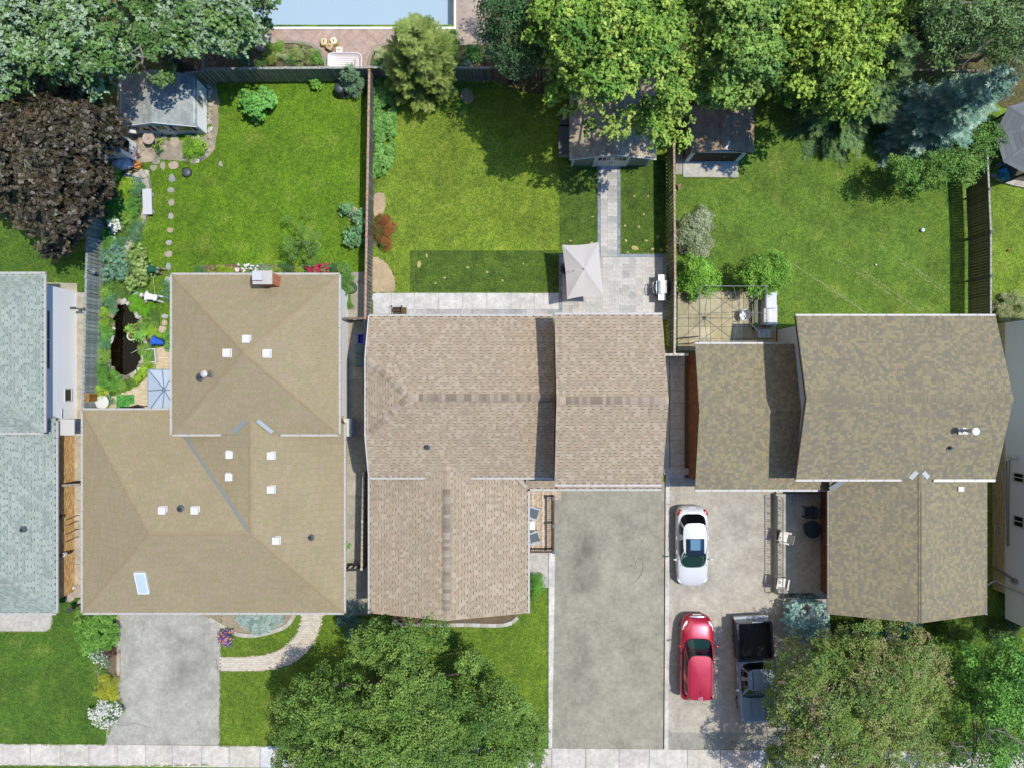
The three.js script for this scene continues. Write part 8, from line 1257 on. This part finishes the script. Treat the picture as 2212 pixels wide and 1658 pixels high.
{ const t = thing('wall_lamp', 'dark lamp bracket fixed to the grey fence', 'lamp', at(174, 668, 1.8).setY(1.75)); mesh('arm', tube([V(0.15, 0, 0), V(0, 0.1, 0), V(-0.3, 0.12, -0.05)], 0.03), M('#3a3f42', 0.5), t); mesh('head', join([boxGeo(0.3, 0.09, 0.14, -0.4, 0.13, -0.05), boxGeo(0.16, 0.12, 0.2, 0, 0.1, 0.06)]), M('#4c5154', 0.5), t); mesh('base', boxGeo(0.06, 0.2, 0.2, 0.18, 0, 0), M('#3a3f42', 0.5), t); }
{ const t = thing('bird_feeder', 'small grey bird feeder hooked over the fence', 'bird feeder', at(197, 585, 1.7).setY(1.5)); mesh('hook', tube([V(-0.3, 0.25, 0), V(-0.1, 0.38, 0), V(0.1, 0.3, 0.05)], 0.015), steel, t); mesh('seed_tube', cyl(0.06, 0.06, 0.25, 0.1, 0, 0.05, 12), M('#5d6166', 0.5), t); mesh('roof', lathe([[0.14, 0], [0.05, 0.08], [0, 0.1]]).translate(0.1, 0.25, 0.05), M('#6d7276', 0.5), t); }
// things by the white sheds
{ const t = thing('birdbath', 'round pale stone birdbath in front of the white shed', 'birdbath', at(323, 301, 0.5).setY(0.02)); mesh('bowl', lathe([[0, 0.56], [0.2, 0.57], [0.3, 0.62], [0.33, 0.68], [0.36, 0.68], [0.34, 0.58], [0.1, 0.46]], 28), patchy('#cfc0b2'), t); mesh('pedestal', lathe([[0.2, 0], [0.16, 0.06], [0.08, 0.14], [0.07, 0.44], [0.12, 0.5]], 18), patchy('#c2b4a5'), t); mesh('water', cyl(0.3, 0.3, 0.01, 0, 0.615, 0, 24), M('#b09c8f', 0.05), t); mesh('spout', lathe([[0.05, 0.57], [0.03, 0.68], [0, 0.7]]), patchy('#8f8378'), t); }
{ const t = thing('bird_house', 'small white bird house on a post beside the white shed', 'bird house', at(286, 283, 1.0).setY(0)); mesh('post', boxGeo(0.07, 0.9, 0.07, 0, 0.45, 0), timber('#8f8672'), t); mesh('box', boxGeo(0.3, 0.26, 0.26, 0, 1.0, 0), M('#dcd9cc', 0.7), t); mesh('roof', join([limbBox(V(-0.22, 1.1, 0), V(0.0, 1.26, 0), 0.36, 0.02), limbBox(V(0.22, 1.1, 0), V(0.0, 1.26, 0), 0.36, 0.02)]), M('#c9c5b4', 0.7), t); }
{ const t = thing('wheelbarrow', 'wheelbarrow of tarpaulins beside the narrow white shed', 'wheelbarrow', at(268, 356, 0.4).setY(0), 0.3); mesh('tray', loft([outlineRing(-0.3, 0.3, 0.5, 0.3, 24, 4), outlineRing(-0.36, 0.36, 0.62, 0.55, 24, 4)]), M('#5f6670', 0.5), t); const c = pebble(0.55, 0.3, 0.36, 5, 0.5); mesh('tarpaulin', c.translate(-0.05, 0.6, 0), M('#aab0bb', 0.7), t); for (const k of [-1, 1]) mesh('handle', limbBox(V(0.4, 0.45, k * 0.25), V(1.15, 0.55, k * 0.3), 0.04, 0.04), k > 0 ? timber('#7d6242') : M('#a3342a', 0.6), t); mesh('wheel', new THREE.TorusGeometry(0.16, 0.05, 8, 18).translate(-0.75, 0.2, 0), blackMetal, t); for (const k of [-1, 1]) mesh('leg', limbBox(V(0.35, 0, k * 0.24), V(0.3, 0.35, k * 0.22), 0.03, 0.03), steel, t); }
{ const t = thing('flower_pot', 'round orange clay pot beside the tarpaulins', 'pot', at(296, 357, 0.2).setY(0.02)); mesh('pot', lathe([[0, 0], [0.14, 0.01], [0.24, 0.16], [0.25, 0.26], [0.2, 0.36], [0.17, 0.37], [0.16, 0.3], [0, 0.28]], 22), M('#d0803c', 0.6), t); mesh('rim', new THREE.TorusGeometry(0.19, 0.025, 8, 22).rotateX(Math.PI / 2).translate(0, 0.36, 0), M('#da9048', 0.6), t); }
[[272, 373, 306, 366, '#b9a578', 'pale plank lying below the tarpaulins'], [270, 366, 312, 374, '#6d5f4a', 'dark plank lying crosswise below the tarpaulins'], [283, 285, 304, 313, '#8d7f68', 'grey pole leaning by the narrow white shed'], [288, 345, 276, 330, '#97897a', 'short grey stick leaning on the narrow white shed']].forEach(([a, b, c, d, hex, label]) => { const p = at(a, b, 0).setY(0.12), q = at(c, d, 0).setY(0.08), o = mesh('timber_plank', join([limbBox(p, q, 0.12, 0.035)]), timber(hex)); tag(o, label, 'plank', 'loose planks and poles'); });
{ const t = thing('wire_basket', 'round turquoise wire basket on the garden wall', 'basket', at(298, 392, 0.3).setY(0.02)); for (let i = 0; i < 4; i++) mesh('hoop', new THREE.TorusGeometry(0.28 - i * 0.06, 0.012, 5, 24).rotateX(Math.PI / 2).translate(0, 0.3 - i * 0.08, 0), M('#8fb0aa', 0.5), t); for (let i = 0; i < 12; i++) mesh('wire', limbBox(V(Math.cos(i * 0.524) * 0.28, 0.3, Math.sin(i * 0.524) * 0.28), V(Math.cos(i * 0.524) * 0.1, 0.04, Math.sin(i * 0.524) * 0.1), 0.012, 0.012), M('#9dbcb6', 0.5), t); }
{ const t = thing('stone_bench', 'white stone bench slab on the curved garden wall', 'bench', at(318, 436, 0.4).setY(0), 0.03); mesh('seat', new THREE.BoxGeometry(0.52, 0.08, 1.5, 2, 1, 4).translate(0, 0.42, 0), M('#c3c0c2', 0.6), t); for (const z of [-0.5, 0.5]) mesh('leg', boxGeo(0.36, 0.38, 0.2, 0, 0.19, z), patchy('#c9c5c2'), t); }
// iron hooks in the passage and things in the front yard
[1112, 1124, 1142, 1158].forEach((v, i) => { const t = thing('iron_hook', ['first', 'second', 'third', 'fourth'][i] + ' black iron hook from the wooden gate in the narrow passage', 'hook', at(168, v, 0).setY(0.03), 0, 'shepherd hooks in the passage'); mesh('stem', tube([V(0, 0, 0), V(0.02, 0.5, 0.02), V(0.05, 0.8, 0.05), V(-0.1, 0.92, 0.1), V(-0.18, 0.82, 0.1)], 0.016), blackMetal, t); mesh('foot', boxGeo(0.2, 0.02, 0.03, 0, 0.03, 0), blackMetal, t); });
{ const t = thing('mail_post', 'black lantern post at the corner of the tan roof', 'lantern', at(158, 1312, 0.8).setY(0), 0.5); mesh('post', boxGeo(0.08, 0.9, 0.08, 0, 0.45, 0), blackMetal, t); mesh('lantern', join([boxGeo(0.26, 0.22, 0.2, 0, 1.0, 0)]), M('#2a2c2f', 0.5), t); mesh('lid', boxGeo(0.3, 0.03, 0.24, 0, 1.13, 0), M('#3a3d40', 0.5), t); }
{ const t = thing('downspout', 'white downspout extension at the corner of the grey green roof', 'downspout', [0, 0, 0]); mesh('pipe', join([limbBox(at(121, 1287, 0.9), at(158, 1268, 0.1), 0.16, 0.14)]), M('#e2e3e3', 0.5), t); mesh('elbow', limbBox(at(120, 1288, 2.3), at(121, 1287, 0.9), 0.13, 0.11), M('#e2e3e3', 0.5), t); }
// stepping stones: flat, each its own outline
function steppingStone(u, v, a, b, hex, label, group, turn = 0) { const n = 9, pts = []; for (let i = 0; i < n; i++) { const t = i / n * 6.283, k = R(0.82, 1.12); pts.push([X(u) + Math.cos(t + turn) * a / UNIT * k, Z(v) + Math.sin(t + turn) * b / UNIT * k]); } tag(mesh('stepping_stone', new Soup().slab(pts, -0.04, 0.02 + rnd() * 0.012).geo(), patchy(hex)), label, 'stone', group); }
const STEP = ['first', 'second', 'third', 'fourth', 'fifth', 'sixth', 'seventh', 'eighth', 'ninth', 'tenth', 'eleventh', 'twelfth', 'thirteenth'];
for (const [i, [u, v, a, b]] of [[374, 357, 11, 9], [370, 385, 8, 9], [369, 411, 8, 6], [369, 437, 7, 7], [369, 467, 6, 8], [366, 497, 7, 6], [364, 524, 7, 6], [363, 549, 9, 7], [363, 577, 6, 9], [361, 604, 7, 7], [356, 683, 8, 5], [355, 697, 7, 7], [350, 712, 10, 9]].entries()) steppingStone(u, v, a, b, pick(['#bfb09c', '#b5b0a4', '#c4bfb4', '#aeb2b0', '#c6ad98']), STEP[i] + ' flat stepping stone of the lawn row counted from the white shed', 'stepping stones across the lawn');
for (const [u, v, a, b] of [[338, 350, 9, 6], [352, 358, 6, 9], [331, 362, 8, 7], [318, 340, 14, 12], [305, 330, 10, 12], [320, 322, 12, 8], [376, 305, 10, 14], [376, 330, 9, 8]]) steppingStone(u, v, a, b, pick(['#c3b49c', '#b9ab94', '#b0a794']), 'flat beige flagstone in the yard before the white shed', 'flagstones before the white shed');
// loose rocks
const ORD = ['first', 'second', 'third', 'fourth', 'fifth', 'sixth', 'seventh', 'eighth', 'ninth', 'tenth', 'eleventh', 'twelfth', 'thirteenth', 'last'];
const rockHues = ['#c9c0ae', '#b8ad98', '#d2cabb', '#a69b86', '#c2b29a'];
function rocks(list, label, group) { for (const [i, [u, v, a, b]] of list.entries()) { const o = mesh('garden_rock', pebbles[Math.floor(rnd() * 4)], patchy(pick(rockHues))); o.position.copy(at(u, v, 0)).setY(0.05); o.scale.set(a / UNIT / 0.12, R(0.8, 1.3), b / UNIT / 0.12); o.rotation.y = R(-0.5, 0.5); tag(o, label.replace('#', ORD[i]), 'rock', group); } }
rocks([[452, 178, 5, 4], [452, 186, 5, 6], [454, 200, 5, 7], [452, 214, 5, 6], [455, 226, 6, 5], [453, 238, 5, 7], [454, 252, 5, 6], [452, 265, 6, 6], [454, 280, 5, 7], [453, 296, 5, 6], [454, 312, 5, 7], [450, 326, 7, 6], [440, 336, 8, 7], [446, 318, 5, 8]], '# pale rock from the board fence in the edge beside the white shed', 'rocks beside the white shed');
rocks([[400, 344, 9, 5], [412, 350, 9, 5], [424, 347, 7, 6], [394, 338, 5, 5], [432, 342, 5, 4]], '# pale rock along the edge under the bright clipped shrub', 'rocks below the clipped shrub');
rocks([[342, 292, 8, 5], [355, 298, 6, 6], [356, 310, 7, 6], [354, 320, 6, 5], [326, 322, 6, 7], [312, 316, 6, 5], [302, 310, 7, 6], [340, 326, 8, 4], [308, 322, 5, 5], [424, 300, 8, 7], [408, 296, 7, 6], [434, 308, 6, 5]], 'rounded rock in front of the white shed', 'rocks in front of the white shed');
rocks([[278, 380, 9, 6], [308, 376, 14, 7], [296, 378, 9, 6], [316, 389, 8, 9], [262, 398, 7, 4]], 'flat pale rock at the start of the curved garden wall', 'rocks at the garden wall');
rocks([[150, 1290, 9, 8], [172, 1276, 5, 6], [168, 1266, 4, 4], [172, 1300, 4, 7]], 'pale rock in the grass corner by the white downspout', 'rocks by the white downspout');
rocks([[476, 355, 4, 6]], 'single white rock lying on the lawn');
rocks([[235, 505, 8, 5], [246, 522, 6, 10], [240, 512, 5, 6]], 'tan flat rock among the perennials', 'rocks among the perennials');
for (const [u, v, w, hh, turn, label] of [[1542, 548, 5, 10, 0.1, 'pale rough block beside the fence at the brush pile'], [1478, 514, 4, 9, -0.2, 'white painted board end by the brush pile']]) tag(mesh('timber_plank', boxGeo(w / UNIT, 0.1, hh * 2 / UNIT, X(u - (u > 1500 ? 72 : 0)), 0.1, Z(v - (u > 1500 ? 8 : 0)), turn), timber('#cfc8bc')), label, 'plank', 'loose planks by the brush pile');
tag(mesh('timber_plank', limbBox(at(1464, 402, 0).setY(0.4), at(1468, 410, 0).setY(0.02), 0.22, 0.04), timber('#b9936c')), 'short orange board leaning on the fence', 'plank');

// ---------------------------------------------------------------- people: one continuous surface each
function surface(bones, lo, hi, cell, blend) { // bones: [a, b, ra, rb, colour]; returns geometry coloured by the nearest bone
  const size = Math.max(hi.x - lo.x, hi.y - lo.y, hi.z - lo.z) * 1.04, n = Math.ceil(size / cell) + 4, mid = lo.clone().add(hi).multiplyScalar(0.5);
  const mc = new MarchingCubes(n, tinted, false, false, 120000); mc.isolation = 0;
  const B = bones.map(([a, b, ra, rb, c]) => ({ a, d: V().subVectors(b, a), l: Math.max(1e-9, a.distanceToSquared(b)), ra, rb, c })), q = V();
  const dist = (e, p) => { q.subVectors(p, e.a); const t = Math.max(0, Math.min(1, q.dot(e.d) / e.l)); q.addScaledVector(e.d, -t); return q.length() - (e.ra + (e.rb - e.ra) * t); };
  const field = (p) => { let s = 0, m = 1e9; for (const e of B) { const d = dist(e, p); m = Math.min(m, d); if (d < 0.3) s += Math.exp(-d / blend); } return s > 0 ? -blend * Math.log(s) : m; };
  const half = n / 2, p = V();
  for (let z = 0; z < n; z++) for (let y = 0; y < n; y++) for (let x = 0; x < n; x++) { p.set((x - half) / half, (y - half) / half, (z - half) / half).multiplyScalar(size / 2).add(mid); mc.field[x + y * n + z * n * n] = -field(p); }
  mc.update();
  const N = mc.count * 1, pos = [], nor = [], colr = [], uv = [], c = new THREE.Color();
  for (let i = 0; i < N; i++) { p.set(mc.positionArray[3 * i], mc.positionArray[3 * i + 1], mc.positionArray[3 * i + 2]).multiplyScalar(size / 2).add(mid); pos.push(p.x, p.y, p.z); let best = 1e9, bc = '#fff'; for (const e of B) { const d = dist(e, p); if (d < best) { best = d; bc = e.c; } } c.set(bc); colr.push(c.r, c.g, c.b); uv.push(p.x, p.z); }
  const g = new THREE.BufferGeometry(); g.setAttribute('position', new THREE.Float32BufferAttribute(pos, 3)); g.setAttribute('uv', new THREE.Float32BufferAttribute(uv, 2)); g.setAttribute('color', new THREE.Float32BufferAttribute(colr, 3));
  // normals from the field
  const e = cell * 0.5, t = V(); for (let i = 0; i < N; i++) { p.set(pos[3 * i], pos[3 * i + 1], pos[3 * i + 2]); const gx = field(t.set(p.x + e, p.y, p.z)) - field(t.set(p.x - e, p.y, p.z)), gy = field(t.set(p.x, p.y + e, p.z)) - field(t.set(p.x, p.y - e, p.z)), gz = field(t.set(p.x, p.y, p.z + e)) - field(t.set(p.x, p.y, p.z - e)), l = Math.hypot(gx, gy, gz) || 1; nor.push(gx / l, gy / l, gz / l); }
  g.setAttribute('normal', new THREE.Float32BufferAttribute(nor, 3)); return g;
}
function person(label, foot, turn, o) { // faces +x; bent forward at the hips
  const t = thing('person', label, 'person', foot, turn), J = o.joints, P = (k) => V(...J[k]), skin = '#a9795a', S = o.shirt, T = o.trousers, shoe = o.shoes, bones = [], add = (a, b, ra, rb, c) => bones.push([a, b, ra, rb, c]);
  const pelvis = P('pelvis'), waist = P('waist'), chest = P('chest'), neck = P('neck'), head = P('head');
  for (const s of [-1, 1]) {
    const hip = V(pelvis.x, pelvis.y, pelvis.z + s * 0.095), knee = P(s < 0 ? 'kneeL' : 'kneeR'), ankle = P(s < 0 ? 'ankleL' : 'ankleR'), sh = V(chest.x + 0.04, chest.y + 0.02, chest.z + s * 0.185), el = P(s < 0 ? 'elbowL' : 'elbowR'), wr = P(s < 0 ? 'wristL' : 'wristR');
    add(hip, knee, 0.1, 0.062, T); add(knee, ankle, 0.062, 0.042, T); add(ankle.clone().add(V(-0.04, -0.03, 0)), ankle.clone().add(V(0.17, -0.045, s * 0.02)), 0.044, 0.034, shoe);
    add(sh, el, 0.058, 0.045, S); add(el, wr, 0.043, 0.03, o.sleeves ? S : skin); add(chest, sh, 0.1, 0.06, S);
  }
  add(V(pelvis.x, pelvis.y, pelvis.z - 0.07), V(pelvis.x, pelvis.y, pelvis.z + 0.07), 0.115, 0.115, T); add(pelvis, waist, 0.125, 0.12, S); add(V(waist.x, waist.y, waist.z - 0.05), V(chest.x, chest.y, chest.z - 0.09), 0.115, 0.12, S); add(V(waist.x, waist.y, waist.z + 0.05), V(chest.x, chest.y, chest.z + 0.09), 0.115, 0.12, S); add(chest, neck, 0.08, 0.052, S); add(neck, head.clone().lerp(neck, 0.4), 0.05, 0.05, skin);
  const all = bones.flatMap(b => [b[0], b[1]]), lo = V(1e9, 1e9, 1e9), hi = V(-1e9, -1e9, -1e9); all.forEach(p => { lo.min(p); hi.max(p); }); lo.subScalar(0.16); hi.addScalar(0.16);
  const parts = [surface(bones, lo, hi, 0.016, 0.018)];
  // head: skull, jaw, nose, brow, ears, eyes, mouth, along the face direction
  const f = V(...o.face).normalize(), side = V(0, 0, 1), up = V().crossVectors(side, f).normalize(); if (up.dot(V().subVectors(head, neck)) < 0) up.negate();
  const h = (a, b, c) => head.clone().addScaledVector(f, a).addScaledVector(up, b).addScaledVector(side, c), hb = [];
  hb.push([h(-0.02, 0.03, 0), h(0.02, 0.02, 0), 0.088, 0.085, skin], [h(0.02, -0.04, 0), h(0.055, -0.085, 0), 0.06, 0.038, skin], [h(0.085, 0.005, 0), h(0.105, -0.03, 0), 0.012, 0.016, skin], [h(0.075, 0.03, -0.03), h(0.075, 0.03, 0.03), 0.018, 0.018, skin], [h(-0.03, -0.07, 0), neck.clone(), 0.05, 0.05, skin], [h(0.082, -0.068, -0.02), h(0.082, -0.068, 0.02), 0.009, 0.009, '#8a4f45']);
  for (const s of [-1, 1]) hb.push([h(-0.01, 0.01, s * 0.085), h(-0.015, -0.03, s * 0.086), 0.018, 0.012, skin], [h(0.083, 0.008, s * 0.034), h(0.085, 0.008, s * 0.034), 0.012, 0.012, '#2a211c']);
  parts.push(surface(hb, head.clone().subScalar(0.2), head.clone().addScalar(0.2), 0.009, 0.008));
  // hands: palm, four fingers with two bends, thumb
  for (const s of [-1, 1]) {
    const wr = P(s < 0 ? 'wristL' : 'wristR'), el = P(s < 0 ? 'elbowL' : 'elbowR'), d = V().subVectors(wr, el).normalize(), ac = V().crossVectors(d, V(0, 1, 0.2)).normalize(), nn = V().crossVectors(ac, d).normalize(), k = (a, b, c) => wr.clone().addScaledVector(d, a).addScaledVector(ac, b).addScaledVector(nn, c), hb2 = [[k(-0.03, 0, 0), k(0.02, 0, 0), 0.03, 0.03, o.gloves || skin], [k(0.02, -0.025, 0), k(0.085, -0.03, 0), 0.017, 0.015, o.gloves || skin], [k(0.02, 0, 0), k(0.09, 0, 0), 0.018, 0.015, o.gloves || skin], [k(0.02, 0.025, 0), k(0.085, 0.03, 0), 0.017, 0.014, o.gloves || skin]];
    [[-0.033, 0.05], [-0.011, 0.06], [0.011, 0.056], [0.033, 0.045]].forEach(([b, l]) => { const a = k(0.088, b, 0), m = k(0.088 + l * 0.6, b * 1.15, -0.012), e = k(0.088 + l * 0.9, b * 1.15, -0.04); hb2.push([a, m, 0.0095, 0.0088, o.gloves || skin], [m, e, 0.0088, 0.0078, o.gloves || skin]); });
    hb2.push([k(0.025, -s * 0.034, -0.005), k(0.06, -s * 0.062, -0.02), 0.012, 0.0105, o.gloves || skin], [k(0.06, -s * 0.062, -0.02), k(0.088, -s * 0.058, -0.035), 0.0105, 0.009, o.gloves || skin]);
    parts.push(surface(hb2, wr.clone().subScalar(0.19), wr.clone().addScalar(0.19), 0.0075, 0.004));
  }
  const body = new Soup(); body.c = []; for (const g of parts) { for (const [k, a] of [['p', 'position'], ['n', 'normal'], ['t', 'uv'], ['c', 'color']]) { const A = g.attributes[a].array, Bq = body[k]; for (let i = 0; i < A.length; i++) Bq.push(A[i]); } }
  mesh('body', body.geo(), M('#ffffff', 0.85, { vertexColors: true }, 'person'), t);
  // hair or hat
  if (o.hat) { const q = new THREE.Quaternion().setFromUnitVectors(UP, up), g = lathe([[0.17, 0.02], [0.165, 0.035], [0.1, 0.045], [0.098, 0.11], [0.06, 0.14], [0, 0.145]], 24).applyQuaternion(q).translate(head.x, head.y, head.z); mesh('hat', g, M(o.hat, 0.85), t); }
  else { const hb3 = [[h(-0.03, 0.05, 0), h(0.0, 0.06, 0), 0.092, 0.08, o.hair], [h(-0.055, -0.01, 0), h(-0.06, -0.05, 0), 0.07, 0.05, o.hair], [h(0.03, 0.085, -0.03), h(0.03, 0.085, 0.03), 0.035, 0.035, o.hair]]; mesh('hair', surface(hb3, head.clone().subScalar(0.2), head.clone().addScalar(0.2), 0.01, 0.01), M('#ffffff', 0.7, { vertexColors: true }, 'hair'), t); }
  return t;
}
const bent = { pelvis: [-0.02, 0.87, 0], waist: [0.12, 0.98, 0], chest: [0.36, 1.06, 0], neck: [0.5, 1.06, 0], head: [0.63, 1.02, 0], kneeL: [0.06, 0.47, -0.13], kneeR: [-0.02, 0.47, 0.15], ankleL: [-0.06, 0.09, -0.14], ankleR: [-0.3, 0.09, 0.17], elbowL: [0.52, 0.8, -0.3], elbowR: [0.5, 0.82, 0.32], wristL: [0.72, 0.64, -0.3], wristR: [0.68, 0.62, 0.3] };
person('person in dark green jacket and khaki trousers bending over the juniper', at(354, 588, 0).setY(0), Math.PI - 0.12, { joints: bent, shirt: '#0f4a33', trousers: '#8a7c62', shoes: '#6b6354', sleeves: true, hair: '#2c2320', face: [0.55, -0.8, 0] });
person('person in white clothes and white hat bending with a long pole', at(349, 647, 0).setY(0), Math.PI - 0.2, { joints: { ...bent, elbowL: [0.44, 0.84, -0.32], wristL: [0.56, 0.7, -0.42], wristR: [0.62, 0.66, -0.22], elbowR: [0.5, 0.84, 0.28] }, shirt: '#dcdce4', trousers: '#d3d2d6', shoes: '#cfc9b4', sleeves: false, hair: '#777', hat: '#e6e4ea', face: [0.5, -0.85, 0] });
person('person in blue top with dark brown hair crouching on the brick patio', at(357, 741, 0).setY(0.035), Math.PI - 0.25, { joints: { pelvis: [-0.04, 0.5, 0], waist: [0.08, 0.62, 0], chest: [0.3, 0.82, 0], neck: [0.42, 0.9, 0], head: [0.53, 0.96, 0], kneeL: [0.34, 0.44, -0.17], kneeR: [0.34, 0.42, 0.17], ankleL: [0.06, 0.09, -0.15], ankleR: [0.04, 0.09, 0.15], elbowL: [0.44, 0.58, -0.28], elbowR: [0.44, 0.58, 0.28], wristL: [0.62, 0.46, -0.18], wristR: [0.64, 0.46, 0.16] }, shirt: '#1c55b8', trousers: '#26344f', shoes: '#3a3a3c', sleeves: true, hair: '#4a3224', face: [0.75, -0.6, 0] });
{ const t = thing('garden_pole', 'long pale pole held by the person in white', 'pole', [0, 0, 0]); const a = at(335, 640, 0.72), b = at(330, 600, 0.45); mesh('shaft', limbTube(a, b, 0.014, 0.014, 0), timber('#d8cfb4'), t); mesh('net_ring', new THREE.TorusGeometry(0.12, 0.01, 6, 18).rotateX(Math.PI / 2).translate(b.x, b.y, b.z - 0.12), M('#b9bdb8', 0.5), t); }

scene.traverse((o) => { if (o.isMesh && o !== sky) o.castShadow = o.receiveShadow = true; });
renderer.render(scene, camera);
